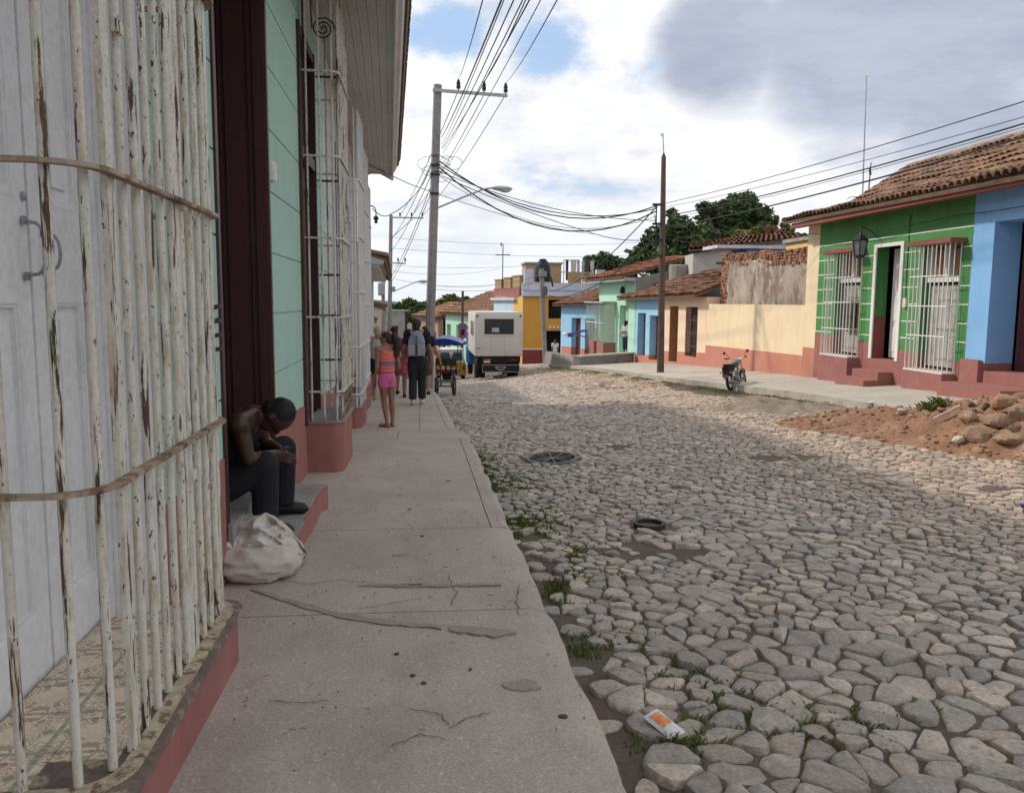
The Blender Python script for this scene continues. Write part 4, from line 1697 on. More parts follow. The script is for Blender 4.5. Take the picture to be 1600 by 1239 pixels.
for y, z in brs:
    t = rb.choice(((1, 1, 1), (.75, .7, .7), (1.25, 1.15, 1.05), (.6, .55, .55), (1.4, 1.3, 1.2)))
    b0 = len(mb.v)
    rot = Matrix.Rotation(rb.gauss(0, .07), 3, 'X') @ Matrix.Rotation(rb.gauss(0, .08), 3, 'Z')
    mb.obox((11.12 + rb.uniform(-.02, .025), y, z), (.28, rb.uniform(.14, .205), rb.uniform(.055, .088)), rot)
    tl += [t] * (len(mb.v) - b0)
set_tint(mb.build('bricks', m_brick, ru, kind='stuff'), tl)
mb = MB()
mb.bar((10.75, 29.2, 3.02), (11.3, 29.0, 3.04), .09)
mb.build('beam_stub', m_wpole, ru)

# ---------------- peach house and pale blue house under one low tiled eave
FP = Facade((10.5, 29.26), (10.5, 34.7))
P_ = lambda y: y - 29.26
ph = thing('peach_house', 'low peach house with brown door, dark barred window and salmon base behind the timber pole', 'house', (10.5, 32, -.9))
ops = [(P_(30.25), P_(31.6), -.50, 1.42), (P_(32.6), P_(33.75), -.88, 1.44)]
FP.wall(ph, lambda s: zR(29.26 + s), lambda s: lerp(-.25, -.5, s / 5.4), 1.80, ops, m_peach, m_pink)
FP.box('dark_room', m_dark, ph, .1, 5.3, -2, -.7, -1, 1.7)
leaves(FP, ph, P_(32.65), P_(33.3), -.85, 1.4, -.42, M('dark_cocoa_door', (.07, .04, .032), None, 4), 1)
FP.box('door_reveal', M('orange_brown_door', (.36, .17, .09), (.3, .14, .08), 4), ph, P_(33.70), P_(33.74), -.52, -.003, -.86, 1.43)
wq = node('window', ph)
FP.box('shutter', M('dark_cocoa_door', (.07, .04, .032), None, 4), wq, P_(30.25), P_(31.6), -.28, -.2, -.5, 1.42)
for k in range(9):
    mb = MB()
    s = lerp(P_(30.3), P_(31.55), k / 8)
    mb.tube([FP.P(s, .02, -.5), FP.P(s, .02, 1.42)], .01, 5)
    mb.build('bar', m_iron, wq)
for z in (-.1, .4, .9):
    FP.box('hoop', m_rust, wq, P_(30.25), P_(31.6), .011, .03, z, z + .03)
tiled_roof(ph, (10.02, 29.3, 1.86), (10.02, 34.9, 1.80), (13.2, 35.2, 2.98), (13.2, 29.6, 3.02), 9, 26, rt, sag=.09, tint=(.8, .66, .6))

FQ = Facade((10.5, 34.71), (10.5, 39.35))
Q = lambda y: y - 34.71
qh = thing('pale_blue_cottage', 'pale blue cottage with two recessed maroon doors between peach and sea green houses', 'house', (10.5, 37, -1.2))
ops = [(Q(35.4), Q(36.75), -1.02, 1.0), (Q(37.45), Q(38.85), -.95, 1.08)]
FQ.wall(qh, lambda s: zR(34.71 + s), lambda s: -.72 - .05 * s, 1.74, ops, m_lblue, m_pink, thick=.4)
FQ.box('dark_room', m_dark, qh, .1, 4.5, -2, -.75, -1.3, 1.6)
for a, b, z0, z1 in ops:
    leaves(FQ, qh, a + .05, b - .05, z0, z1, -.3, M('maroon_door', (.13, .045, .05), None, 3), 2)
tiled_roof(qh, (10.02, 34.9, 1.80), (10.02, 41.2, 1.74), (13.2, 39.6, 2.98), (13.2, 35.2, 2.98), 9, 26, rt, sag=.09, tint=(.8, .62, .55))

# ---------------- sea green house with a tall bay grille
FM = Facade((10.5, 39.36), (10.2, 46.25))
mh = thing('sea_green_house', 'tall sea green house with pale bay grille on red piers and person in its doorway', 'house', (10.4, 42.5, -1.3))
K = lambda y: y - 39.36
ops = [(K(40.5), K(42.05), -1.05, 1.42), (K(43.2), K(45.9), -.55, 1.55)]
FM.wall(mh, lambda s: zR(39.36 + s), lambda s: zR(39.36 + s) + .2, 2.75, ops, m_mint2, m_mint2)
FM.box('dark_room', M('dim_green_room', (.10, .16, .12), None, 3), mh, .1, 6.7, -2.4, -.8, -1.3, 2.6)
FM.box('door_leaf', m_mint2, mh, K(41.6), K(42.0), -.4, -.3, -1.05, 1.4)
gq = node('window_grille', mh)
for k in range(17):
    s = lerp(K(42.75), K(46.6), k / 16)
    mb = MB()
    mb.bar(FM.P(s, .62, -.55), FM.P(s, .62, 1.52), .045, .02, up=FM.n)
    mb.build('bar', M('pale_green_slat', (.52, .62, .52), (.46, .55, .46), 3), gq)
FM.box('bar', M('pale_green_slat', (.52, .62, .52), None, 3), gq, K(42.72), K(42.76), .05, .6, -.55, 1.52)
FM.box('hood', M('grey_slab', (.42, .43, .40), None, 3), gq, K(42.6), K(46.7), .0, .75, 1.53, 1.62)
for z in (.45,):
    FM.box('hoop', WHITEP, gq, K(42.75), K(46.6), .635, .66, z, z + .04)
for a, b in ((42.72, 44.1), (44.7, 46.0)):
    FM.box('pier', m_red, gq, K(a), K(b), .013, .66, -1.9, -.551)
mb = MB()
FM.hexa(mb, -.05, 7.6, .02, .62, 2.62, 2.78)
mb.build('cornice', M('grey_slab', (.42, .43, .40), None, 3), mh)
tiled_roof(mh, (9.78, 39.3, 2.84), (9.45, 47.6, 2.84), (14.5, 47.6, 4.2), (13.0, 39.3, 3.75), 8, 30, rt, tint=(1.25, .75, .6))
mb = MB()
mb.hexa([(10.5, 39.30, -.5), (16.5, 39.30, -.5), (16.5, 39.355, -.5), (10.5, 39.355, -.5), (10.5, 39.30, 2.78), (16.5, 39.30, 4.05), (16.5, 39.355, 4.05), (10.5, 39.355, 2.78)])
mb.build('gable', M('raw_grey_render', (.30, .29, .275), (.23, .22, .21), 1.5, .95, .3, 20, stains=(((.16, .15, .14), (2, 2, .6), .55, .75, .6),)), mh)
mb = MB()
mb.lathe(FM.P(K(41.3), .1, 2.0), [(.03, 0), (.12, .04), (.14, .2), (.1, .32), (.03, .4)], 8)
mb.build('wall_lamp', m_iron, mh)

# ---------------- blue corner house
FH = Facade((10.1, 46.3), (8.9, 51.0))
ch = thing('blue_corner_house', 'light blue corner house with low tiled roof, dark doorways and small navy awning', 'house', (9.5, 48.6, -2))
S = FH.len
ops = [(.25, 1.5, -1.95, .62), (2.1, 3.4, -2.1, .62)]
FH.wall(ch, lambda s: zR(46.3 + s), lambda s: -1.18, 1.35, ops, m_lblue, m_pink, thick=.4)
FH.box('dark_room', m_dark, ch, .1, S - .1, -2.5, -.7, -2.4, 1.2)
for a, b, z0, z1 in ops:
    leaves(FH, ch, a + .05, b - .05, z0, z1, -.3, M('maroon_door', (.13, .045, .05), None, 3), 2)
mb = MB()
mb.hexa([(8.9, 51, -2.6), (12, 51, -2.6), (12, 51.3, -2.6), (8.9, 51.3, -2.6), (8.9, 51, 1.35), (12, 51, 2.5), (12, 51.3, 2.5), (8.9, 51.3, 1.35)])
mb.build('side_wall', m_lblue, ch)
tiled_roof(ch, (9.65, 46.2, 1.45), (8.35, 51.5, 1.36), (11.6, 51.8, 2.45), (12.4, 46.2, 2.55), 7, 22, rt, tint=(.95, .72, .6))
aw = thing('awning', 'small navy blue fabric awning with white end standing out from the light blue corner house', 'awning', (9.0, 47.8, -.5))
mb = MB()
a, b = FH.P(.1, .0, .06), FH.P(.9, .0, .06)
c, d = FH.P(.9, 1.4, -.22), FH.P(.1, 1.4, -.22)
a, b, c, d = map(Vector, (a, b, c, d))
k = Vector((0, 0, .03))
mb.hexa([a - k, b - k, c - k, d - k, a, b, c, d])
mb.hexa([d - k - Vector((0, 0, .18)), c - k - Vector((0, 0, .18)), c - k - Vector((0, -.02, .18)), d - k - Vector((0, -.02, .18)), d - k, c - k, c - k + Vector((0, .02, 0)), d - k + Vector((0, .02, 0))])
mb.build('canopy', M('navy_fabric', (.022, .035, .16), None, 3), aw)
mb = MB()
mb.tube([FH.P(.85, .05, -.5), FH.P(.9, 1.4, -.25)], .02, 5)
mb.tube([FH.P(.15, .05, -.5), FH.P(.1, 1.4, -.25)], .02, 5)
mb.build('strut', m_galv, aw)
mb = MB()
mb.lathe(FH.P(.95, 1.5, -.38), [(.02, 0), (.16, .02), (.19, .12), (.12, .2), (.02, .22)], 8)
mb.build('rolled_end', M('white_plastic', (.78, .77, .74), None, 4), aw)

# ---------------- orange-yellow corner building with a flat roof
yb = thing('yellow_building', 'two storey orange yellow corner building with red base, flat roof terrace and dark doorway', 'building', (9, 60, -2.9))
FY = Facade((14.5, 60), (7.55, 60))
X_ = lambda x: 14.5 - x
ops = [(X_(10.9), X_(9.2), -2.75, -.55), (X_(11.4), X_(9.45), .35, 1.75)]
FY.wall(yb, lambda s: -2.9, lambda s: -1.95, 1.95, ops, m_yel, M('dark_red_base', (.27, .06, .05), (.23, .05, .045), 2, **m_plaster), thick=.5)
FY.box('dark_room', m_dark, yb, .2, X_(8.6), -3, -.9, -3.1, 1.8)
FY.box('base_line', WHITEP, yb, X_(9.15), X_(7.56), .013, .03, -1.95, -1.86)
mb = MB()
for k in range(10):
    s = lerp(X_(11.3), X_(9.5), k / 9)
    mb.bar(FY.P(s, .02, .36), FY.P(s, .02, 1.0), .03)
FY.hexa(mb, X_(11.4), X_(9.45), .0, .04, 1.0, 1.05)
mb.build('balcony_rail', m_iron, yb)
for k in range(4):
    mb = MB()
    mb.ell(FY.P(X_(9.6 + .28 * k), .06, .0 - .3), (.1, .04, .1))
    mb.build('medallion', WHITEP, yb)
FS = Facade((7.55, 60.0), (6.0, 66.5))
mb = MB()
FS.hexa(mb, .0, 2.0, -.4, 0, -3.6, 1.95)
mb.build('side_wall', M('pale_yellow_side', (.74, .46, .15), (.68, .42, .13), 1.3, **m_plaster), yb)  # this face gets a paler yellow than the front
mb = MB()
FS.hexa(mb, 2.001, FS.len, -.4, 0, -3.9, 1.6)
mb.build('side_wall', M('ice_blue_paint', (.52, .68, .78), (.47, .62, .72), 1.3, **m_plaster), yb)
mb = MB()                                    # cornice and parapet
m_lav = M('lavender_white_paint', (.60, .60, .68), (.5, .5, .58), 1.5, stains=(((.33, .33, .36), (2, 2, .6), .55, .75, .6),), **m_plaster)
FY.hexa(mb, 0, FY.len + .1, .001, .22, 1.97, 2.12)
FY.hexa(mb, 0, FY.len + .06, -.3, .05, 2.12, 2.95)
FY.hexa(mb, 0, FY.len + .1, .051, .12, 2.42, 2.50)
for x in (8.0, 13.35):
    FY.hexa(mb, X_(x + .3), X_(x - .35), -.45, .09, 2.951, 3.95)
mb.build('parapet', m_lav, yb)
mb = MB()
FS.hexa(mb, 1.3, FS.len + .2, -.1, .22, 1.66, 1.86)
mb.build('cornice', m_lav, yb)
mb = MB()
FS.hexa(mb, .8, FS.len, -.3, .0, 1.87, 2.6)
mb.build('parapet_wall', m_red, yb)
mb = MB()
m_tan = M('tan_brick', (.42, .29, .17), (.34, .24, .15), 3, .9, .2, 20)
for k, s in enumerate((1.0, 3.0, 5.2)):
    FS.hexa(mb, s, s + 1.5, -.6, -.1, 2.601, 3.45 - k * .1)
    FS.hexa(mb, s - .1, s + 1.6, -.65, -.05, 3.451 - k * .1, 3.53 - k * .1)
mb.build('chimney_block', m_tan, yb)
mb = MB()
mb.hexa([(6.1, 66, 1.7), (7.5, 60.3, 1.7), (14.5, 60.3, 1.7), (14.5, 72, 1.7), (6.1, 66, 2.0), (7.5, 60.3, 2.0), (14.5, 60.3, 2.0), (14.5, 72, 2.0)])
mb.build('roof', m_conc2, yb)
mb = MB()
for k in range(12):
    x = 12.9 - k * .16
    mb.box(x - .04, x + .04, 61.2, 61.3, 2.95, 3.75)
mb.box(10.3, 13.1, 61.2, 61.32, 3.751, 3.82)
mb.box(11.3, 12.2, 61.9, 62.2, 2.95, 3.8)
mb.build('balustrade', m_tan, yb)
tk = thing('water_tank', 'dark blue plastic water tank on the flat roof of the yellow building', 'water tank', (9.45, 63, 2))
mb = MB()
mb.lathe((9.45, 63.0, 0), [(.62, 3.1), (.64, 3.5), (.60, 3.55), (.64, 3.6), (.62, 4.15), (.4, 4.65), (.28, 4.7), (.28, 4.82), (.05, 4.85)], 16)
mb.build('body', M('navy_plastic', (.012, .017, .035), (.018, .024, .045), 4, .4, 0), tk, smooth=40)
mb = MB()
mb.box(8.8, 10.1, 62.4, 63.6, 2.0, 3.095)
mb.build('stand', m_tan, tk)
sh = thing('roof_shed', 'pale rendered stair head standing behind the blue tank on the flat roof', 'shed', (9.8, 67, 2))
mb = MB()
mb.box(8.6, 11.5, 66.5, 69, 2.0, 4.6)
mb.build('walls', m_tan, sh)
mb = MB()
mb.box(8.5, 11.6, 66.4, 69.1, 4.601, 4.75)
mb.build('roof_slab', m_conc2, sh)
ld = thing('clothes_line', 'metal clothes line frame with washing drying on the flat roof', 'clothes line', (12, 62.5, 2.9))
mb = MB()
for x0, x1 in ((11.0, 12.2), (12.5, 13.6)):
    for x in (x0, x1):
        mb.tube([(x, 62.5, 2.0), (x, 62.5, 4.75)], .03, 5)
    mb.tube([(x0, 62.5, 4.75), (x1, 62.5, 4.75)], .03, 5)
mb.build('frame', m_rust, ld)
for k, (x, w_, h_, colr) in enumerate(((11.25, .22, 1.5, (.06, .06, .07)), (11.75, .45, 1.1, (.62, .55, .52)), (12.1, .2, 1.2, (.6, .62, .62)), (12.75, .45, 1.2, (.08, .07, .08)), (13.2, .3, 1.3, (.66, .62, .6)), (12.5, .25, 1.2, (.45, .55, .58)))):
    mb = MB()
    mb.sheet(lambda a, b: (x + w_ * (a - .5) * (1 - .2 * b), 62.48 + .03 * sin(a * 9), 4.72 - h_ * b), [i / 6 for i in range(7)], [i / 5 for i in range(6)])
    mb.sheet(lambda a, b: (x + w_ * (a - .5) * (1 - .2 * b), 62.51 + .03 * sin(a * 9), 4.72 - h_ * b), [i / 6 for i in range(7)], [i / 5 for i in range(6)])
    mb.build('garment', M('washing_%d' % k, colr, None, 5), ld)

# ---------------- tiled houses down the street
FT = Facade((7.6, 70.0), (2.6, 82.0))
th = thing('tiled_street_house', 'long sea green and peach house with a broad clay tiled roof beyond the truck', 'house', (5, 76, -4))
S = FT.len
ops = [(.8 + 2.2 * k, 1.7 + 2.2 * k, -3.2, -.7) for k in range(6)]
FT.wall(th, lambda s: -4.2, lambda s: -3.2, .35, ops, m_peach, m_pink, s1=S * .62)
FT.wall(th, lambda s: -4.2, lambda s: -3.2, .35, ops, m_mint2, m_mint2, s0=S * .62 + .01)
FT.box('dark_room', m_dark, th, .2, S - .2, -2, -.7, -4, .2)
tiled_roof(th, (7.2, 69.2, .35), (1.9, 82.6, .35), (7.2, 84, 2.5), (11.6, 69.2, 2.5), 10, 34, rt, tint=(1.05, .9, .78))
mb = MB()
mb.hexa([(7.5, 69.4, -4), (11.4, 69.4, -4), (11.4, 69.6, -4), (7.5, 69.6, -4), (7.5, 69.4, .2), (11.4, 69.4, 2.3), (11.4, 69.6, 2.3), (7.5, 69.6, .2)])
mb.build('gable', m_peach, th)
for (lab, x0, y0, x1, y1, zt, zr, mu) in (('small terracotta house with tiled roof far down the street beside the concrete pole', 1.9, 84, -.4, 93, -.2, 1.3, M('dull_terracotta_paint', (.42, .26, .19), (.36, .22, .16), 1.2, **m_plaster)),
                                         ('plain grey concrete block at the far end of the street below the trees', -1.9, 104, -4.6, 104.5, .2, .2, m_conc2)):
    fx_ = Facade((x0, y0), (x1, y1))
    hq = thing('far_house', lab, 'house', ((x0 + x1) / 2, (y0 + y1) / 2, -4.5))
    ops = [(.8 + 2.0 * k, 1.6 + 2.0 * k, -4.0, -1.6) for k in range(int(fx_.len / 2))]
    fx_.wall(hq, lambda s: -5, lambda s: -4.2, zt, ops, mu, m_pink if mu is not m_conc2 else mu)
    fx_.box('dark_room', m_dark, hq, .1, fx_.len - .1, -2.5, -.7, -5, zt - .1)
    if zr > zt:
        a, b = Vector(fx_.P(-.3, .4, zt)), Vector(fx_.P(fx_.len + .3, .4, zt))
        tiled_roof(hq, a, b, Vector(fx_.P(fx_.len + .3, -4, zr)), Vector(fx_.P(-.3, -4, zr)), 6, 20, rt, tint=(1.2, .95, .78))
    else:
        fx_.box('roof', m_conc2, hq, -.1, fx_.len + .1, -3, .1, zt + .001, zt + .2)

# ---------------- near side, further down: low white house with tiled eave, then more fronts
nh = thing('white_tiled_house', 'low white house with overhanging clay tile eave past the mint house', 'house', (-1.6, 28, -1.5))


class Mirror(Facade):
    def __init__(self, p0, p1):
        super().__init__(p0, p1)
        self.n = -self.n


FN = Mirror((-1.55, 20.5), (-2.0, 37))
ops = [(1.5 + 3.2 * k, 2.6 + 3.2 * k, -1.3 - .2 * k, .9 - .1 * k) for k in range(5)]
FN.wall(nh, lambda s: zL(20.5 + s), lambda s: zL(20.5 + s) + .55, 2.55, ops, m_pale, m_red)
for k, (a, b, z0, z1) in enumerate(ops):
    grille(FN, nh, a - .05, b + .05, .3, z0, z1, 7, (z0 + .6, z0 + 1.4), m_bar2, m_red, z0 - .5, None)
FN.box('dark_room', m_dark, nh, .1, FN.len - .1, -2.5, -.7, -2.2, 2.4)
tiled_roof(nh, (-.80, 21.0, 2.62), (-1.25, 37.3, 2.5), (-6, 37.3, 4.1), (-6, 21.0, 4.2), 8, 70, rt, tint=(.7, .6, .55))
mb = MB()
mb.prism([(-6, -1.5), (-1.56, -1.5), (-1.56, 2.5), (-.9, 2.45), (-.85, 2.55), (-6, 4.1)], 'y', 20.55, 20.85)
mb.build('gable', m_pale, nh)
mb = MB()
FN.hexa(mb, .5, FN.len, -.02, .55, 2.40, 2.50)
for k in range(28):
    s = .7 + k * .58
    FN.hexa(mb, s, s + .09, -.02, .66, 2.501, 2.58)
mb.build('eave_boards', m_soffit, nh)
for k, (x0, y0, x1, y1, zt, lab) in enumerate(((-2.05, 37.2, -3.0, 49, 1.2, 'row house front with white grilles half hidden past the low white house'), (-3.1, 49.2, -5.0, 66, .3, 'last visible house front on the pavement side, with a low tiled roof'))):
    hq = thing('row_house', lab, 'house', (x0, y0, zL(y0)))
    fz = Mirror((x0, y0), (x1, y1))
    ops = [(1.2 + 3.4 * j, 2.4 + 3.4 * j, zL(y0 + 2 + 3.4 * j) + .4, zL(y0 + 2 + 3.4 * j) + 2.6) for j in range(int(fz.len / 3.5))]
    fz.wall(hq, lambda s: zL(y0 + s), lambda s: zL(y0 + s) + .55, zt, ops, m_pale, m_red)
    fz.box('dark_room', m_dark, hq, .1, fz.len - .1, -2.5, -.7, zL(y1), zt - .1)
    for a, b, z0, z1 in ops:
        grille(fz, hq, a - .05, b + .05, .3, z0, z1, 5, (z0 + .8, z0 + 1.6), m_bar2, m_red, z0 - .6, None)
    a, b = Vector(fz.P(-.1, .6, zt)), Vector(fz.P(fz.len, .6, zt))
    tiled_roof(hq, a, b, Vector(fz.P(fz.len, -4, zt + 1.5)), Vector(fz.P(-.1, -4, zt + 1.5)), 6, 30, rt, tint=(.8, .65, .55))

# ---------------- low concrete parapet on the far pavement, houses behind
tp = thing('low_parapet', 'low stepped concrete parapet standing on the far pavement before the sea green house', 'wall', (8.5, 38, -1.4))
mb = MB()
a, b = (7.25, 36.5), (10.4, 39.0)
FTm = Facade(b, a)
FTm.hexa(mb, 0, FTm.len, -.45, 0, -2.0, -.92)
mb.build('front_wall', m_conc2, tp)
mb = MB()
FTm.hexa(mb, -.05, FTm.len + .06, -.5, .05, -.919, -.84)
mb.build('coping', far_pav.data.materials[0], tp)
mb = MB()
mb.hexa([(6.8, 36.6, -2.4), (7.24, 36.5, -2.4), (7.0, 44, -2.6), (6.6, 44, -2.6), (6.95, 36.6, -.86), (7.24, 36.5, -.86), (7.0, 44, -1.1), (6.8, 44, -1.1)])
mb.build('side_wall', m_conc2, tp)
gy = thing('grey_back_house', 'grey back house with tiled roof edge and green gable above the ruined wall', 'house', (15, 36, 1))
mb = MB()
mb.hexa([(12.6, 37.2, 1), (16.4, 34.2, 1), (17, 40, 1), (13, 40, 1), (12.6, 37.2, 3.85), (16.4, 34.2, 4.3), (17, 40, 4.3), (13, 40, 3.85)])
mb.build('wall', M('pale_grey_render', (.46, .44, .42), (.4, .38, .36), 1.4, .9, .2, 20), gy)
tiled_roof(gy, (12.3, 37.0, 3.98), (16.8, 33.8, 4.40), (17.4, 38, 4.9), (13.2, 39.4, 4.5), 4, 24, rt, tint=(.85, .62, .55))
mb = MB()
mb.lathe((12.55, 38.9, 0), [(.55, 2.0), (.55, 3.35), (.5, 3.4)], 14)
mb.build('tank', m_conc2, gy)
tc_ = thing('terrace_canopy', 'flat corrugated metal canopy on thin posts behind the end of the green house', 'canopy', (14, 27, 3))
mb = MB()
mb.sheet(lambda x, y: (x, y, 4.72 + .06 * (x - 13.5) + .02 * (1 if int(x * 8) % 2 else -1)), frange(13.4, 18.0, .125), [26.2, 28.6])
mb.sheet(lambda x, y: (x, y, 4.70 + .06 * (x - 13.5) + .02 * (1 if int(x * 8) % 2 else -1)), frange(13.4, 18.0, .125), [26.2, 28.6])
mb.build('roof_sheet', M('corrugated_zinc', (.24, .25, .26), (.18, .18, .19), 3, .5, .05), tc_)
for x in (13.5, 15.6, 17.6):
    mb = MB()
    mb.tube([(x, 26.3, 2.0), (x, 26.3, 4.7)], .04, 6)
    mb.build('post', m_galv, tc_)
mb = MB()
mb.box(13.3, 18, 26.5, 29, 0, 3.75)
mb.build('terrace_block', M('honey_yellow_paint', (.72, .50, .22), (.66, .45, .2), 1.2, **m_plaster), tc_)
mb = MB()
mb.box(13.2, 18.1, 26.4, 29.1, 3.751, 3.88)
mb.build('roof_slab', m_conc2, tc_)
bt = thing('blue_shed', 'small shed with blue wall and flat pale roof behind the ruined wall', 'shed', (13.5, 31, 2))
mb = MB()
mb.box(12.8, 15.4, 31.5, 33, 0, 3.72)
mb.build('wall', M('strong_blue_paint', (.06, .16, .52), None, 3), bt)
mb = MB()
mb.box(11.6, 15.5, 31.4, 33.1, 3.721, 3.85)
mb.build('roof', m_lav, bt)

# ================================================================== VEGETATION
def foliage(mb, blobs, n, size, rnd, droop=.3):
    """leaf clumps: small bent leaves spread through the blobs, thicker near their skins"""
    tot = sum(b[1] ** 2 for b in blobs)
    for c, r_, *sq in blobs:
        c = Vector(c)
        k = int(n * r_ * r_ / tot)
        sqz = sq[0] if sq else .8
        for _ in range(k):
            d = Vector((rnd.gauss(0, 1), rnd.gauss(0, 1), rnd.gauss(0, 1))).normalized()
            rad = r_ * (rnd.random() ** .35)
            lump = 1 + .5 * mnoise.noise(d * 2.3 + c)
            p = c + Vector((d.x, d.y, d.z * sqz)) * rad * lump
            if mnoise.noise(p * (1.6 / max(.3, r_ * .5))) < -.22:
                continue
            a = Vector((rnd.gauss(0, 1), rnd.gauss(0, 1), rnd.gauss(0, .5) - droop)).normalized()
            b = a.cross(Vector((rnd.gauss(0, 1), rnd.gauss(0, 1), rnd.gauss(0, 1)))).normalized()
            s = size * rnd.uniform(.6, 1.3)
            nn_ = a.cross(b) * (s * .18)
            mb.add([p - a * s * .6, p + b * s * .32 + nn_, p + a * s * .6, p - b * s * .32 + nn_], [(0, 1, 2), (0, 2, 3)])


def tree(name, label, blobs, base, n, size, mat, rnd, group=None, cat='tree', tr=.3):
    t = thing(name, label, cat, base, group)
    mb = MB()
    foliage(mb, blobs, n, size, rnd)
    mb.build('crown', mat, t)
    mb = MB()
    base = Vector(base)
    cen = sum((Vector(b[0]) for b in blobs), Vector()) / len(blobs)
    fork = base.lerp(cen, .5)
    mb.tube([base - Vector((0, 0, .3)), base.lerp(fork, .5) + Vector((tr * .3, 0, 0)), fork], [tr, tr * .75, tr * .6], 8)
    for b in blobs:
        e = Vector(b[0])
        m_ = fork.lerp(e, .5) + Vector((rnd.uniform(-.2, .2), rnd.uniform(-.2, .2), .1))
        mb.tube([fork - (e - fork).normalized() * tr * .2, m_, e], [tr * .5, tr * .32, tr * .1], 6)
    mb.build('trunk', m_bark, t)
    return t


rv = random.Random(17)


def bl(lst, Y, k=1.0):
    out = []
    for px, py, rp_ in lst:
        out.append((at(px, py, Y + rv.uniform(-2, 2)), rp_ * Y / FPX * k))
    return out


tree('mango_tree', 'tallest dark green tree, its broad rounded crown standing behind the ruined wall',
     bl([(1150, 332, 34), (1184, 345, 28), (1118, 345, 26), (1194, 368, 24), (1140, 372, 44), (1163, 317, 20), (1100, 325, 12), (1092, 372, 26), (1205, 385, 22)], 62), (24, 62, 0), 15000, .42, m_leaf, rv, tr=.5)
tree('almond_tree', 'dark leafy tree with loose ragged crown behind the brown timber pole',
     bl([(1002, 402, 20), (1030, 374, 24), (1060, 356, 22), (1075, 390, 30), (1036, 410, 30), (985, 418, 15), (1052, 335, 9), (1010, 385, 12), (1080, 425, 34), (1120, 415, 30)], 54), (17, 54, -1), 11000, .40, m_leaf, rv, tr=.35)
tree('distant_tree', 'rounded dark tree rising over the flat roofs beyond the clothes line',
     bl([(925, 412, 15), (945, 408, 16), (961, 414, 15), (935, 424, 20), (985, 425, 14)], 105), (24, 105, -4), 4000, .6, m_leaf, rv, tr=.4)
for k, (lst, Y, lab) in enumerate((([(622, 484, 12), (638, 478, 13), (655, 482, 14), (668, 478, 10), (645, 492, 14)], 128, 'row end tree above the grey block at the far end of the street'),
                                   ([(684, 480, 11), (699, 472, 10), (706, 468, 9), (690, 486, 12)], 115, 'bright green tree behind the tiled roof at the far end of the street'),
                                   ([(712, 478, 12), (728, 472, 10), (742, 480, 12)], 135, 'tree crown peeping over the long tiled roof'))):
    tree('street_end_tree', lab, bl(lst, Y), at(lst[0][0], 530, Y), 3000, .7, m_leaf if k != 1 else m_leaf2, rv, group='trees beyond the end of the street', tr=.35)
m_hillm = M('forest_hill', (.07, .10, .075), (.045, .075, .05), .02, .95, 0, vary=.2, bscale=.2)
mb = MB()
hp = [(-900, 1), (-500, 16), (-250, 12), (-120, 30), (-60, 26), (0, 18), (120, 10), (400, 5), (900, 1)]
hf = table([p[0] for p in hp], [p[1] * .4 for p in hp])
mb.sheet(lambda x, t: (x, 900 + 500 * t, -9 + (hf(x) + 3 * mnoise.noise(Vector((x * .02, t, 0)))) * sin(pi * min(1, t * .999 + .001)) ** .7), frange(-900, 900, 20), [i / 8 for i in range(9)])
mb.build('hill', m_hillm, smooth=180, kind='structure')


def palm(name, label, base, top, nf, ln, mats, cat='palm tree'):
    t = thing(name, label, cat, base)
    base, top = Vector(base), Vector(top)
    mb = MB()
    mb.tube([base, base.lerp(top, .5) + Vector((.05, 0, 0)), top], [.1, .08, .06], 7)
    mb.build('trunk', m_bark, t)
    for k in range(nf):
        a = 2 * pi * k / nf + rv.uniform(-.3, .3)
        el = rv.uniform(.1, .9)
        mb = MB()
        prev = None
        for q in range(9):
            u = q / 8
            p = top + Vector((cos(a) * ln * u * cos(el * (1 - u)), sin(a) * ln * u * cos(el * (1 - u)), ln * (sin(el) * u - .75 * u * u)))
            if prev is not None:
                d = (p - prev)
                sd_ = d.cross(Vector((0, 0, 1))).normalized()
                for s in (1, -1):
                    for h in (0, .5):
                        r0 = prev.lerp(p, h)
                        tip = r0 + sd_ * s * ln * .3 * (1.05 - u) + d * 1.6 - Vector((0, 0, ln * .08))
                        mb.add([r0, r0 + d * .35, tip], [(0, 1, 2)])
            prev = p
        mb.build('frond', mats[k % len(mats)], t)
    return t


pb = at(1166, 375, 44)
palm('small_palm', 'small palm with yellow orange fronds in front of the large dark tree', (pb.x, pb.y, 2.5), at(1164, 362, 44), 11, 1.0, (m_orange, m_leaf2, m_orange, m_leaf2))
pq = at(1342, 322, 23.0)
palm('papaya_plant', 'little self sown papaya plant growing from the tiled roof edge beside thin antennas', pq, at(1341, 310, 23.0), 9, .34, (m_leaf2, m_leaf), 'plant')
tree('dry_bush', 'dry reddish bush beside the small palm behind the ruined wall', bl([(1205, 360, 10), (1220, 366, 9)], 40), at(1212, 385, 40), 700, .2, M('dry_leaf', (.25, .12, .08), (.16, .10, .05), 3, .7, 0), rv, cat='bush', tr=.06)
tree('green_bush', 'fresh green bush next to the dry one behind the ruined wall', bl([(1232, 360, 10), (1185, 362, 11), (1225, 352, 6)], 41), at(1226, 385, 41), 900, .2, m_leaf2, rv, cat='bush', tr=.06)

# grass in the kerb and along the far kerb, one body of blades
mb = MB()
rg = random.Random(9)


SGRID = {}
for q in stones:
    if q[1] < 16:
        for gi in (-1, 0, 1):
            for gj in (-1, 0, 1):
                SGRID.setdefault((int(q[0] * 4) + gi, int(q[1] * 4) + gj), []).append(q)


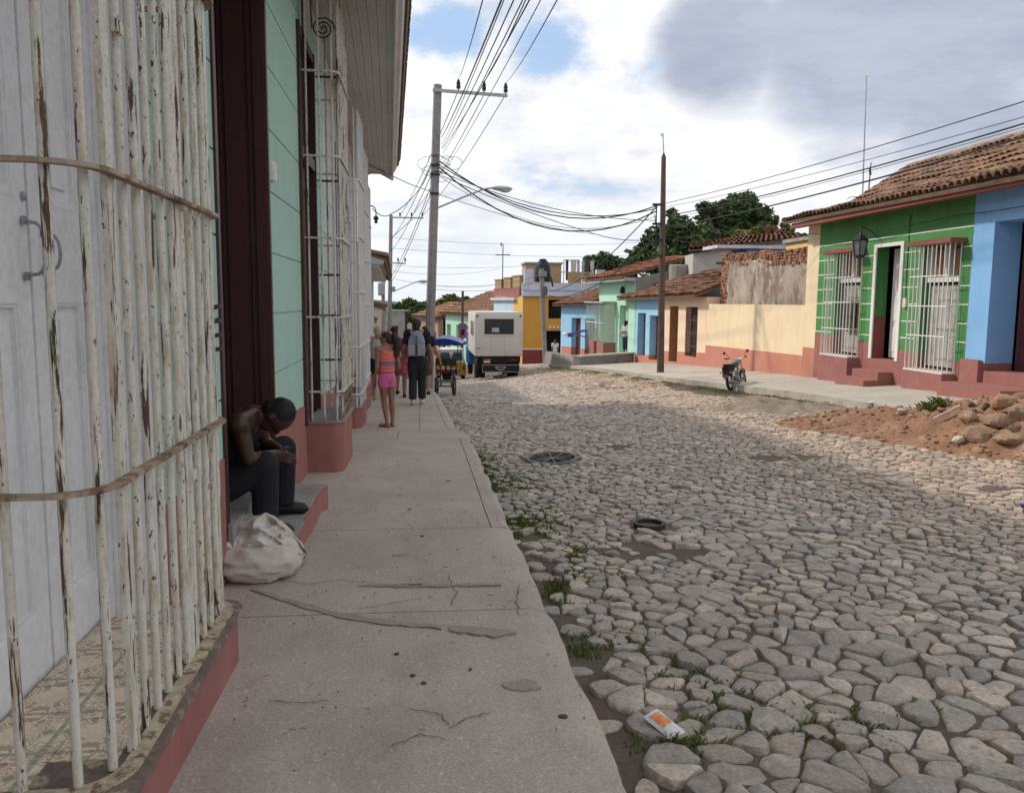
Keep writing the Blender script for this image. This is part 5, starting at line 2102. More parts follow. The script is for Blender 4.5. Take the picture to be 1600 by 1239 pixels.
def on_stone(x, y):
    for sx_, sy_, pl_ in SGRID.get((int(x * 4), int(y * 4)), ()):
        mx = sum(a[0] for a in pl_) / len(pl_)
        my = sum(a[1] for a in pl_) / len(pl_)
        ok = True
        for k in range(len(pl_)):
            a, b = pl_[k], pl_[(k + 1) % len(pl_)]
            ax, ay, bx, by_ = mx + (a[0] - mx) * .86, my + (a[1] - my) * .86, mx + (b[0] - mx) * .86, my + (b[1] - my) * .86
            if (bx - ax) * (y - ay) - (by_ - ay) * (x - ax) < 0:
                ok = False
                break
        if ok:
            return True
    return False


def tuft(x, y, z, h, n, sp):
    for _ in range(n):
        a = rg.uniform(0, 2 * pi)
        p = Vector((x + rg.gauss(0, sp), y + rg.gauss(0, sp), z))
        if p.y < 15 and on_stone(p.x, p.y):
            continue
        hh = h * rg.uniform(.5, 1.2)
        d = Vector((cos(a), sin(a), 0))
        s = Vector((-d.y, d.x, 0)) * .004 * rg.uniform(.7, 1.6)
        mb.add([p - s, p + s, p + d * hh * .35 + Vector((0, 0, hh * .75)) + s * .5, p + d * hh * .8 + Vector((0, 0, hh))], [(0, 1, 2), (0, 2, 3)])


for _ in range(3000):
    y = rg.triangular(4.0, 11.5, 7.4)
    x = xCL(y) + .02 + abs(rg.gauss(0, .24))
    if mnoise.noise(Vector((x * 2, y * 1.1, 5))) < -.05:
        continue
    tuft(x, y, zroad(x, y), rg.uniform(.022, .045), 11, .03)
for cx, cy, n, sp in ((1.14, 3.05, 40, .07), (1.3, 3.3, 46, .10), (1.62, 3.0, 46, .10), (1.5, 3.15, 30, .1), (1.24, 3.62, 30, .1), (1.1, 4.1, 25, .12), (.82, 4.0, 14, .04), (1.9, 3.1, 24, .12), (1.0, 3.0, 30, .06), (.86, 4.9, 14, .06)):
    for _ in range(n):
        x, y = cx + rg.gauss(0, sp), cy + rg.gauss(0, sp)
        tuft(x, y, zroad(x, y), .034, 10, .025)
for _ in range(1500):
    y = rg.uniform(12.5, 40)
    x = xCR(y) - .02 - abs(rg.gauss(0, .3))
    if mnoise.noise(Vector((y * .8, 5, 2))) < -.1:
        continue
    tuft(x, y, zroad(x, y), rg.uniform(.02, .06), 10, .1)
for px, py in ((1470, 650), (1448, 682), (1462, 647), (1450, 640)):
    for _ in range(10):
        p = at(px + rg.uniform(-8, 8), py + rg.uniform(-3, 3), 11)
        tuft(p.x, p.y, heap_surface(p.x, p.y) - .01, .1, 10, .05)
mb.build('grass', m_grass, kind='stuff')

# ================================================================== POLES, LAMPS, WIRES
def gz(px, py, Y):
    return at(px, py, Y)


def insulator(parent, p, h=.26, r=.06):
    mb = MB()
    mb.lathe(p, [(.02, 0), (.02, .05), (r, .06), (r * .7, .1), (r, .12), (r * .65, .17), (r * .9, .19), (r * .5, h * .92), (r * .25, h)], 8)
    mb.build('insulator', m_iron, parent)


def lamp_head(parent, p, d, sc_=1.):
    """cobra-head street lamp: housing with a bowl under its front half"""
    mb = MB()
    d = d.normalized()
    rot = Matrix((d, Vector((0, 0, 1)).cross(d), Vector((0, 0, 1)))).transposed()
    mb.ell(p + d * .34 * sc_, (.36 * sc_, .13 * sc_, .085 * sc_), rot, 12, 8)
    mb.build('lamp_housing', M('grey_lamp_housing', (.42, .44, .47), None, 5, .4, 0), parent, smooth=180)
    mb = MB()
    mb.ell(p + d * .44 * sc_ - Vector((0, 0, .05 * sc_)), (.2 * sc_, .1 * sc_, .085 * sc_), rot, 10, 6)
    mb.build('lamp_bowl', M('pale_lamp_bowl', (.55, .55, .52), None, 5, .2, 0), parent, smooth=180)


YP = 26.0
p1 = thing('utility_pole', 'tall grey concrete utility pole with one crossarm and street lamp by the pedal taxi', 'utility pole', (.27, YP, zL(YP)), 'poles carrying the cables')
b0, t0 = Vector((.26, YP, zL(YP) - .3)), at(684, 133, YP)
mb = MB()
for k, (r0, r1) in enumerate(((.0, 1.0),)):
    pass
dirp = (t0 - b0)
mb.tube([b0, b0.lerp(t0, .5), t0], [.155, .14, .125], 8)
mb.build('shaft', m_pole, p1, smooth=30)
ca, cb_ = at(676, 141, YP - .15), at(793, 150, YP - .15)
MB().bar(ca, cb_, .07, .09).build('crossarm', m_galv, p1)
INS = []
for px in (716, 756, 790):
    t = (px - 676) / 117
    q = ca.lerp(cb_, t) + Vector((0, 0, .045))
    insulator(p1, q, .33, .075)
    INS.append(q + Vector((0, 0, .33)))
for z in (.66, .72, .75):
    q = b0.lerp(t0, z)
    MB().obox(q + Vector((.0, -.13, 0)), (.30, .06, .05)).build('bracket', m_iron, p1)
q0, q1 = at(684, 325, YP - .1), at(768, 294, YP - .1)
mb = MB()
mb.tube([q0, q0.lerp(q1, .5) + Vector((0, 0, .04)), q0.lerp(q1, .85) + Vector((0, 0, .05)), q1], .03, 6)
mb.build('lamp_arm', m_galv, p1)
lamp_head(p1, q1, Vector((1, 0, -.02)), .95)

YQ = 49.0
p2 = thing('utility_pole', 'slim far utility pole with two crossarms and lamp past the low white house', 'utility pole', (at(609, 470, YQ).x, YQ, zL(YQ)), 'poles carrying the cables')
b2, t2 = at(608, 560, YQ), at(611, 336, YQ)
mb = MB()
mb.tube([b2, t2], [.14, .1], 8)
mb.build('shaft', m_pole, p2, smooth=30)
ca2, cb2 = at(611, 340, YQ - .15), at(662, 341, YQ - .15)
MB().bar(ca2, cb2, .06, .08).build('crossarm', m_galv, p2)
MB().bar(at(613, 371, YQ - .15), at(645, 342, YQ - .15), .04).build('brace', m_galv, p2)
ca3, cb3 = at(610, 411, YQ - .15), at(634, 412, YQ - .15)
MB().bar(ca3, cb3, .06, .08).build('crossarm', m_galv, p2)
INS2 = []
for px, py in ((625, 340), (643, 340), (660, 340), (622, 411), (633, 411)):
    q = at(px, py - 1, YQ - .15)
    insulator(p2, q, .26, .06)
    INS2.append(q + Vector((0, 0, .26)))
MB().obox(at(615, 452, YQ - .1), (.2, .15, .3)).build('junction_box', m_galv, p2)
q0, q1 = at(614, 456, YQ - .1), at(652, 440, YQ - .1)
mb = MB()
mb.tube([q0, q0.lerp(q1, .7), q1], .03, 6)
mb.build('lamp_arm', m_galv, p2)
lamp_head(p2, q1, Vector((1, 0, .05)), .9)
p3 = thing('utility_pole', 'short far pole carrying a transformer beside the slim pole', 'utility pole', at(598, 560, 60), 'poles carrying the cables')
mb = MB()
mb.tube([at(598, 560, 60), at(599, 438, 60)], .13, 7)
mb.build('shaft', m_pole, p3)
mb = MB()
mb.lathe(at(596, 462, 59.7), [(.22, 0), (.25, .1), (.25, .8), (.2, .95)], 10)
mb.build('transformer', m_galv, p3)
p6 = thing('utility_pole', 'square concrete pole with tangled cables in front of the orange yellow building', 'utility pole', (8.2, 54, -2.7), 'poles carrying the cables')
mb = MB()
a, b = at(852, 570, 54), at(846, 420, 54)
mb.bar(a, b, .27, .24)
mb.build('shaft', m_pole, p6)
MB().obox(at(848, 428, 53.8), (.5, .3, .35)).build('crossarm', m_pole, p6)
MB().obox(at(851, 455, 53.7), (.34, .28, .6)).build('junction_box', M('dark_grey_box', (.14, .14, .14), None, 4), p6)
MB().bar(at(860, 432, 53.8), at(864, 448, 53.8), .1).build('insulator', m_iron, p6)
YB = 26.4
p5 = thing('timber_pole', 'plain brown timber pole with no crossarm on the far pavement before the peach house', 'pole', (7.77, YB, zR(YB)))
a, b = at(1032, 584, YB), at(1037, 246, YB)
mb = MB()
mb.tube([a - Vector((0, 0, .2)), a.lerp(b, .5), b, b + Vector((0, 0, .14))], [.125, .105, .078, .02], 8)
mb.build('shaft', m_wpole, p5, smooth=30)
mb = MB()
mb.tube([b + Vector((0, 0, .1)), at(1036, 212, YB)], .018, 5)
mb.build('rod', m_galv, p5)
MB().obox(at(1034.5, 211, YB), (.10, .05, .09)).build('rod_cap', m_white, p5)
for py in (320, 350, 375, 400):
    MB().obox(at(1027, py, YB - .1), (.30, .10, .07)).build('bracket', m_iron, p5)
mb = MB()
mb.tube([at(1026, 322, YB - .15), at(1024, 400, YB - .15)], .02, 5)
mb.tube([at(1023, 335, YB - .15), at(1028, 385, YB - .15)], .015, 5)
mb.build('conduit', m_iron, p5)
p7 = thing('sign_pole', 'thin pole carrying a blue street sign next to the white truck', 'sign pole', at(722, 575, 58))
mb = MB()
mb.tube([at(722, 575, 58), at(723, 455, 58)], .09, 7)
mb.build('shaft', m_wpole, p7)
MB().obox(at(723, 517, 57.8), (.55, .04, 1.05)).build('sign_plate', M('faded_blue_sign', (.07, .12, .42), (.3, .08, .1), 2.2), p7)

# antennas
an = thing('tv_antenna', 'very tall thin antenna mast rising from behind the green house roof', 'antenna', at(1347, 330, 24.5), 'antennas over the roofs')
mb = MB()
mb.tube([at(1347, 330, 24.5), at(1351, 210, 24.5), at(1354, 122, 24.5)], [.022, .018, .012], 6)
mb.build('mast', m_galv, an)
mb = MB()
mb.bar(at(1351, 121, 24.5), at(1356, 119, 24.5), .06)
mb.build('dipole', m_white, an)
an = thing('tv_antenna', 'short rough antenna stick beside the tall mast over the green house roof', 'antenna', at(1355, 325, 24.5), 'antennas over the roofs')
mb = MB()
mb.tube([at(1355, 325, 24.5), at(1361, 254, 24.5)], [.024, .015], 6)
mb.bar(at(1359, 262, 24.5), at(1360, 274, 24.5), .05)
mb.build('mast', m_rust, an)
an = thing('tv_antenna', 'cross shaped antenna mast on the roof corner of the yellow building', 'antenna', at(785, 440, 64), 'antennas over the roofs')
mb = MB()
mb.tube([at(785, 450, 64), at(786, 381, 64)], .04, 6)
mb.build('mast', m_rust, an)
MB().bar(at(774, 398.5, 64), at(797, 398.5, 64), .07).build('dipole', m_rust, an)
MB().obox(at(783, 382, 64), (.1, .1, .25)).build('bracket', m_rust, an)


def cable(label, pts, r, group, sag=0.):
    """a cable through points; each span hangs by sag metres"""
    mb = MB()
    out = []
    for k in range(len(pts) - 1):
        a, b = Vector(pts[k]), Vector(pts[k + 1])
        s = sag if not isinstance(sag, (list, tuple)) else sag[k]
        for q in range(12):
            u = q / 12
            out.append(a.lerp(b, u) - Vector((0, 0, 4 * s * u * (1 - u))))
    out.append(Vector(pts[-1]))
    mb.tube(out, r, 5)
    return tag(mb.build('overhead_cable', m_wire, smooth=180), label, 'cable', group)


def ext(a, b, k):
    return a + (b - a) * k


g1 = 'power lines running up the street over the near pole'
L1 = 'thin power line slung from the crossarm of the grey concrete pole'
for q, (px, yy) in zip(INS, ((745, 10), (806, 10), (852, 10))):
    e = ext(q, at(px, 0, yy), 1.9)
    cable(L1, [q, e], .007, g1, .25)
L2 = 'cable rising steeply from the upper brackets of the grey concrete pole'
for (sx_, sy_, ex, rr_) in ((690, 215, 772, .016), (690, 232, 790, .012), (692, 240, 803, .011), (690, 226, 776, .010), (692, 232, 812, .013), (697, 262, 830, .009)):
    q = at(sx_, sy_, YP - .12)
    e = ext(q, at(ex, 0, 9), 1.6)
    cable(L2, [q, e], rr_ * .62, g1, .2)
g2 = 'cables between the near pole and the far pole'
for k, (sx_, sy_, ex, ey) in enumerate(((716, 142, 625, 338), (757, 147, 643, 338), (789, 150, 660, 338), (684, 232, 613, 372), (684, 250, 612, 392), (684, 262, 613, 430), (685, 270, 612, 440))):
    cable('of the cables between the grey concrete pole and slim far pole', [at(sx_, sy_, YP), at(ex, ey, YQ)], .013, g2, .25)
g3 = 'cables crossing the street between the grey and timber poles'
for sy_, ey, sg, rr_ in ((252, 322, .95, .020), (258, 326, .75, .016), (262, 330, 1.2, .022), (268, 345, .35, .012), (275, 338, .9, .009)):
    cable('sagging cable from the grey concrete pole to the brown timber pole', [at(686, sy_, YP - .15), at(1026, ey, YB - .1)], rr_, g3, sg)
cable('upper cable dropping from the timber pole to the square pole', [at(1027, 322, YB), at(860, 455, 54)], .02, 'cables to the square pole', .6)
cable('lower cable dropping from the timber pole to the square pole', [at(1027, 372, YB), at(858, 462, 54)], .024, 'cables to the square pole', .7)
cable('cable from the grey concrete pole across to the cottage roofs', [at(690, 275, YP - .1), at(930, 366, 30), at(1015, 375, 30)], .014, 'cables to the square pole', .1)
g4 = 'cables leaving the timber pole along the far houses'
for ey, Y2, sy_, rr_, sg in ((148, 12, 318, .010, .15), (172, 12, 324, .007, .15), (179, 12, 338, .015, .2), (186, 12, 342, .006, .18), (200, 12, 356, .018, .2)):
    q = at(1039, sy_, YB)
    cable('black cable from the timber pole past the green house roof', [q, ext(q, at(1600, ey, Y2), 1.3)], rr_, g4, sg)
cable('white insulated cable drooping along the top of the green house front', [at(1038, 372, YB), (10.2, 20.8, 3.4), (10.42, 15.2, 3.32), (10.4, 12, 3.35)], .009, g4, (.25, .12, .05))
g5 = 'faint cables crossing above the distant roofs'
for a, ya, b, yb_ in (((612, 372), 49, (1020, 378), 60), ((612, 388), 49, (1020, 398), 62), ((613, 415), 49, (900, 408), 64), ((613, 424), 49, (780, 420), 64), ((616, 436), 49, (775, 446), 64), ((670, 446), 40, (846, 430), 54), ((676, 452), 40, (845, 440), 54)):
    cable('faint cable crossing the pale sky above the distant roofs', [at(*a, ya), at(*b, yb_)], .009, g5, .3)
cable('cable looping from the end of the mint house eave to the grey concrete pole', [at(582, 326, 20.8), at(612, 334, 22.5), at(662, 286, YP), at(680, 246, YP)], .012, 'cables from the mint house', (.12, .12, 0))
cable('straight cable from the mint house eave past the grey concrete pole', [at(560, 250, 17.5), at(640, 288, 24), at(930, 366, 50)], .011, 'cables from the mint house', (.0, .25))
wl = thing('wall_lamp', 'small old style lantern on a curled iron arm at the end of the mint house', 'lamp', at(573, 340, 20.3))
mb = MB()
pts = [at(571, 334, 20.3)]
for k in range(9):
    a = pi - pi * k / 8
    pts.append(at(580.5 + 7 * cos(a), 331 - 9 * sin(a), 20.3))
pts.append(at(587.5, 338, 20.3))
mb.tube(pts, .014, 6)
mb.build('bracket', m_iron, wl)
mb = MB()
mb.lathe(at(587.5, 348, 20.3), [(.02, -.02), (.05, .0), (.03, .04), (.07, .1), (.05, .14), (.015, .17)], 8)
mb.build('lamp', m_iron, wl)
# a knot of loose coils where the cables meet the grey pole
mb = MB()
rk = random.Random(8)
for k in range(9):
    c = at(686 + rk.uniform(-12, 22), 262 + rk.uniform(-14, 16), YP - .2)
    r_ = rk.uniform(.12, .3)
    mb.tube([c + Vector((r_ * cos(q * .55) * (1 + .1 * k % 3), .02 * q, r_ * .8 * sin(q * .55))) for q in range(11)], .007, 4)
tag(mb.build('cable_coils', m_wire), 'tangle of loose cable coils hanging on the grey concrete pole', 'cable coils')

# ================================================================== PEOPLE
def remesh(mb, voxel, smooth=3, cuts=()):
    """fuse overlapping closed shapes into one continuous surface"""
    me = bpy.data.meshes.new('tmp')
    me.from_pydata(mb.v, [], mb.f)
    ob = bpy.data.objects.new('tmp', me)
    COL.objects.link(ob)
    md = ob.modifiers.new('r', 'REMESH')
    md.mode = 'VOXEL'
    md.voxel_size = voxel
    s = ob.modifiers.new('s', 'SMOOTH')
    s.factor = .5
    s.iterations = smooth
    dg = bpy.context.evaluated_depsgraph_get()
    ev = ob.evaluated_get(dg)
    m2 = ev.to_mesh()
    out = MB()
    out.add([tuple(v.co) for v in m2.vertices], [tuple(p.vertices) for p in m2.polygons])
    ev.to_mesh_clear()
    bpy.data.objects.remove(ob)
    bpy.data.meshes.remove(me)
    return out


def limb(mb, pts, rs, n=10):
    mb.tube(pts, rs, n)
    for p, r in zip(pts, rs):
        mb.ell(p, r, None, n, 7)


def loft(mb, secs, fw, n=16):
    """stacked ellipses: (centre, half width, half depth); fw = forward direction of the trunk"""
    vs, fs = [], []
    for k, (c, rx, ry) in enumerate(secs):
        c = Vector(c)
        a = Vector(secs[min(k + 1, len(secs) - 1)][0]) - Vector(secs[max(0, k - 1)][0])
        a = a.normalized()
        f = (fw - a * fw.dot(a)).normalized()
        r_ = f.cross(a).normalized()
        for q in range(n):
            t = 2 * pi * q / n
            vs.append(c + r_ * (rx * cos(t)) + f * (ry * sin(t)))
    for k in range(len(secs) - 1):
        for q in range(n):
            fs.append((k * n + q, k * n + (q + 1) % n, (k + 1) * n + (q + 1) % n, (k + 1) * n + q))
    fs.append(tuple(range(n))[::-1])
    fs.append(tuple((len(secs) - 1) * n + q for q in range(n)))
    mb.add(vs, fs)


def hand_shapes(mb, wrist, d, thumb_dir, L, curl=.5, n=6):
    """palm, four unequal bent fingers and a thumb leaving the palm's side; d = direction of the hand, L its length"""
    d = d.normalized()
    s = (thumb_dir - d * thumb_dir.dot(d)).normalized()
    nrm = d.cross(s)
    rot = Matrix((s, d, nrm)).transposed()
    pc = wrist + d * L * .27
    mb.ell(pc, (L * .22, L * .29, L * .12), rot, 8, 6)
    for k, (o, ln) in enumerate(((.165, .42), (.055, .47), (-.055, .44), (-.16, .35))):
        a = wrist + d * L * .48 + s * L * o
        d1 = (d + nrm * curl * .5 + s * o * .5).normalized()
        d2 = (d + nrm * curl * 1.6).normalized()
        b = a + d1 * L * ln * .5
        c = b + d2 * L * ln * .5
        mb.tube([a - d * L * .08, a, b, c], [L * .055, L * .052, L * .048, L * .035], n)
        mb.ell(c, L * .036, None, n, 4)
        mb.ell(b, L * .048, None, n, 4)
    a = wrist + d * L * .16 + s * L * .17
    b = a + (d * .55 + s * .65 + nrm * .25).normalized() * L * .22
    c = b + (d * .9 + s * .2 + nrm * .35).normalized() * L * .2
    mb.tube([wrist + d * L * .1, a, b, c], [L * .07, L * .065, L * .055, L * .04], n)
    mb.ell(c, L * .04, None, n, 4)


def person(label, loc, yaw, H, J, skin, clothes, hair, group=None, voxel=.011, hand_curl=.5, slim=1., look=None, head_tilt=0., eyes=True, base=None):
    """loc = ground point; yaw 0 faces up the street; J = joints in units of the height, (right, forward, up)"""
    f = Vector((sin(yaw), cos(yaw), 0))
    r = Vector((cos(yaw), -sin(yaw), 0))
    loc = Vector(loc)

    def W(p):
        return loc + (r * p[0] + f * p[1] + Vector((0, 0, p[2]))) * H
    j = {k: W(v) for k, v in J.items()}
    h = H
    hy = yaw if look is None else look
    hf = Vector((sin(hy), cos(hy), 0))
    hr = Vector((cos(hy), -sin(hy), 0))
    hu = Vector((0, 0, 1))
    if head_tilt:
        hf2 = hf * cos(head_tilt) - hu * sin(head_tilt)
        hu = hu * cos(head_tilt) + hf * sin(head_tilt)
        hf = hf2
    HR = Matrix((hr, hf, hu)).transposed()
    root = thing('person', label, 'person', base or loc, group)
    body = MB()
    hd = j['head']
    # head: skull, jaw, nose, ears
    body.ell(hd + hu * .012 * h, (.046 * h, .058 * h, .058 * h), HR, 14, 10)
    body.ell(hd - hu * .032 * h + hf * .016 * h, (.034 * h, .038 * h, .038 * h), HR, 12, 8)
    body.ell(hd - hu * .008 * h + hf * .058 * h, (.0085 * h, .012 * h, .014 * h), HR, 8, 6)
    body.ell(hd - hu * .034 * h + hf * .052 * h, (.015 * h, .006 * h, .005 * h), HR, 8, 5)
    for s in (1, -1):
        body.ell(hd + hr * s * .047 * h - hu * .004 * h - hf * .004 * h, (.006 * h, .012 * h, .017 * h), HR, 8, 6)
    limb(body, [j['neck'] - (hd - j['neck']) * .3, hd - hu * .03 * h - hf * .006 * h], [.033 * h * slim, .029 * h * slim], 10)
    # trunk
    fw = f
    chest, waist, hips = j['chest'], j['waist'], j['hips']
    loft(body, [(hips - (waist - hips) * .5, .06 * h * slim, .055 * h * slim), (hips, .088 * h * slim, .066 * h * slim), (waist, .074 * h * slim, .052 * h * slim),
                (chest, .094 * h * slim, .062 * h * slim), (j['neck'] - (j['neck'] - chest) * .35, .085 * h * slim, .05 * h * slim), (j['neck'], .045 * h * slim, .036 * h * slim)], fw)
    for s in 'LR':
        sg = 1 if s == 'R' else -1
        body.ell(j['sh' + s], .044 * h * slim, None, 10, 8)
        limb(body, [j['neck'].lerp(j['sh' + s], .3), j['sh' + s]], [.036 * h * slim, .042 * h * slim])
        limb(body, [j['sh' + s], j['sh' + s].lerp(j['el' + s], .5), j['el' + s]], [.034 * h * slim, .030 * h * slim, .024 * h * slim])
        limb(body, [j['el' + s], j['el' + s].lerp(j['wr' + s], .35), j['wr' + s]], [.024 * h * slim, .0235 * h * slim, .0165 * h * slim])
        hdir = (j['ha' + s] - j['wr' + s])
        td = j.get('th' + s)
        tdir = (td - j['wr' + s]) if td is not None else f
        hand_shapes(body, j['wr' + s], hdir, tdir, .108 * h, hand_curl if s == 'R' else -hand_curl)
        limb(body, [hips.lerp(j['hp' + s], .8), j['hp' + s].lerp(j['kn' + s], .35), j['kn' + s]], [.054 * h * slim, .052 * h * slim, .034 * h * slim])
        limb(body, [j['kn' + s], j['kn' + s].lerp(j['an' + s], .3), j['an' + s].lerp(j['kn' + s], .2), j['an' + s]], [.034 * h * slim, .034 * h * slim, .023 * h * slim, .021 * h * slim])
        # foot
        tf = j['to' + s] - j['an' + s]
        tf.z = 0
        tf = tf.normalized()
        up = Vector((0, 0, 1))
        a = j['an' + s]
        heel = a - tf * .02 * h - up * .022 * h
        body.ell(heel, .022 * h, None, 8, 6)
        limb(body, [heel, a + tf * .05 * h - up * .018 * h, j['to' + s]], [.02 * h, .021 * h, .013 * h], 8)
    me = remesh(body, voxel, 2).build('body', skin, root, smooth=180)
    if eyes:
        for s in (1, -1):
            mb = MB()
            mb.ell(hd + hr * s * .02 * h + hu * .004 * h + hf * .0505 * h, (.0075 * h, .004 * h, .0042 * h), HR, 8, 5)
            mb.build('eye', m_dark, root, smooth=180)
    out = {'j': j, 'f': f, 'r': r, 'hd': hd, 'hf': hf, 'hr': hr, 'hu': hu, 'HR': HR, 'root': root, 'h': h}
    for c in clothes:
        c(out)
    hair(out)
    return root


def cl_top(mat, hem, sleeve, puff=1.12, name='shirt', neck=.8, slim=1.):
    def go_(o):
        j, h, f = o['j'], o['h'], o['f']
        mb = MB()
        e = .010 * h
        hips, waist, chest, nk = j['hips'], j['waist'], j['chest'], j['neck']
        hp = hips + (hips - waist) * (.0) + Vector((0, 0, hem * h))
        loft(mb, [(hp, .092 * h * slim + e, .07 * h * slim + e), (waist, .078 * h * slim * puff + e * .6, .056 * h * slim * puff + e * .6), (chest, .096 * h * slim + e, .064 * h * slim + e),
                  (nk - (nk - chest) * .35, .087 * h * slim + e, .052 * h * slim + e * 1.1), (nk - (nk - chest) * (1 - neck), .05 * h * slim + e, .04 * h * slim + e)], f)
        for s in 'LR':
            if sleeve > 0:
                en = j['sh' + s].lerp(j['el' + s], min(1, sleeve))
                mb.ell(j['sh' + s], .045 * h * slim + e, None, 10, 8)
                mb.tube([nk.lerp(j['sh' + s], .45), j['sh' + s], en], [.036 * h * slim + e, .043 * h * slim + e, .033 * h * slim + e], 10)
                if sleeve > 1:
                    mb.tube([j['el' + s].lerp(j['sh' + s], .1), j['el' + s], j['el' + s].lerp(j['wr' + s], sleeve - 1)], [.03 * h + e, .028 * h + e, .02 * h + e], 10)
            else:                                       # tank top straps
                mb.tube([chest + (j['sh' + s] - chest) * .5 + f * .05 * h, nk.lerp(j['sh' + s], .55) + Vector((0, 0, .012 * h)), chest + (j['sh' + s] - chest) * .5 - f * .05 * h], [.02 * h] * 3, 8)
        remesh(mb, .011, 2).build(name, mat, o['root'], smooth=180)
    return go_


def cl_bottom(mat, end, name='trousers', wide=1.0, belt=.02, loose=1.):
    """end: 0 hip, 1 knee, 2 ankle"""
    def go_(o):
        j, h, f = o['j'], o['h'], o['f']
        mb = MB()
        e = .009 * h
        hips, waist = j['hips'], j['waist']
        loft(mb, [(hips - (waist - hips) * .55, .07 * h, .06 * h), (hips, .092 * h * wide + e, .069 * h * wide + e), (hips.lerp(waist, .55), .084 * h * wide + e * .7, .06 * h * wide + e * .7)], f)
        for s in 'LR':
            a, k, n_ = j['hp' + s], j['kn' + s], j['an' + s]
            a0 = hips.lerp(a, .8)
            if end <= 1:
                k2 = a.lerp(k, end)
                mb.tube([a0, a.lerp(k, .35 * end), k2], [.056 * h * wide + e, .055 * h * wide + e, lerp(.056, .042, end) * h * wide + e * loose], 12)
            else:
                q = k.lerp(n_, end - 1)
                mb.tube([a0, a.lerp(k, .4), k], [.056 * h * wide + e, .053 * h * wide + e, .038 * h * wide + e], 12)
                mb.ell(k, .039 * h * wide + e, None, 10, 8)
                mb.tube([k, k.lerp(q, .4), q], [.038 * h * wide + e, .038 * h * wide + e, .029 * h * wide + e * loose], 12)
        remesh(mb, .011, 2).build(name, mat, o['root'], smooth=180)
    return go_


def cl_shoes(mat, sole=None):
    def go_(o):
        j, h = o['j'], o['h']
        for s in 'LR':
            mb = MB()
            a = j['an' + s]
            t = j['to' + s] - a
            t.z = 0
            t = t.normalized()
            u = Vector((0, 0, 1))
            mb.ell(a - t * .018 * h - u * .018 * h, (.027 * h, .027 * h, .026 * h), None, 8, 6)
            mb.tube([a - t * .03 * h - u * .026 * h, a + t * .04 * h - u * .02 * h, a + t * .085 * h - u * .03 * h, j['to' + s] + t * .012 * h - u * .004 * h], [.023 * h, .028 * h, .025 * h, .013 * h], 10)
            mb.ell(a + t * .08 * h - u * .03 * h, (.027 * h, .027 * h, .018 * h), None, 8, 6)
            sh_ = remesh(mb, .009, 1).build('shoe', mat, o['root'], smooth=180)
    return go_


def hr_short(mat, k=1.0, back=0.):
    def go_(o):
        mb = MB()
        h, HR = o['h'], o['HR']
        c = o['hd'] + o['hu'] * .022 * h - o['hf'] * .010 * h
        mb.ell(c, (.0505 * h * k, .058 * h * k, .056 * h * k), HR, 12, 9)
        mb.ell(c - o['hu'] * .03 * h - o['hf'] * .022 * h, (.043 * h * k, .036 * h * k, .035 * h), HR, 10, 7)
        q = remesh(mb, .008, 1)
        b0 = random.Random(3)
        q.v = [tuple(Vector(v) + Vector((b0.gauss(0, .0015), b0.gauss(0, .0015), b0.gauss(0, .0015)))) for v in q.v]
        q.build('hair', mat, o['root'], smooth=180)
    return go_


def hr_long(mat, length=.12, tail=None, band=None, bun=False):
    def go_(o):
        mb = MB()
        h, HR = o['h'], o['HR']
        c = o['hd'] + o['hu'] * .018 * h - o['hf'] * .012 * h
        mb.ell(c, (.054 * h, .060 * h, .058 * h), HR, 12, 9)
        mb.ell(c - o['hu'] * .03 * h - o['hf'] * .025 * h, (.046 * h, .036 * h, .045 * h), HR, 10, 7)
        if tail:
            p0 = o['hd'] + o['hu'] * .045 * h - o['hf'] * .055 * h
            pts = [p0 + (o['hf'] * a + o['hu'] * b + o['hr'] * c_) * h for a, b, c_ in tail]
            mb.tube([p0 + o['hf'] * .03 * h] + pts, [.018 * h, .026 * h] + [.04 * h] * (len(pts) - 2) + [.014 * h], 9)
            for p in pts[1:-1]:
                mb.ell(p, (.042 * h, .042 * h, .045 * h), HR, 9, 7)
        elif length:
            p = c - o['hf'] * .022 * h
            mb.tube([p, p - o['hu'] * length * .5 * h - o['hf'] * .01 * h, p - o['hu'] * length * h], [.05 * h, .046 * h, .025 * h], 10)
        q = remesh(mb, .009, 1)
        q.v = [tuple(Vector(v) + Vector((0, 0, 0)) + .006 * Vector((mnoise.noise(Vector(v) * 60), mnoise.noise(Vector(v) * 60 + Vector((9, 0, 0))), 0))) for v in q.v]
        q.build('hair', mat, o['root'], smooth=180)
        if band:
            mb = MB()
            p0 = o['hd'] + o['hu'] * .05 * h - o['hf'] * .058 * h
            mb.ell(p0, (.028 * h, .018 * h, .026 * h), HR, 8, 6)
            mb.build('hair_tie', band, o['root'], smooth=180)
    return go_


def hr_none(o):
    pass


def fabric(name, c, c2=None, st=()):
    return M(name, c, c2, 6, .9, .25, 40, vary=.1, stains=st)


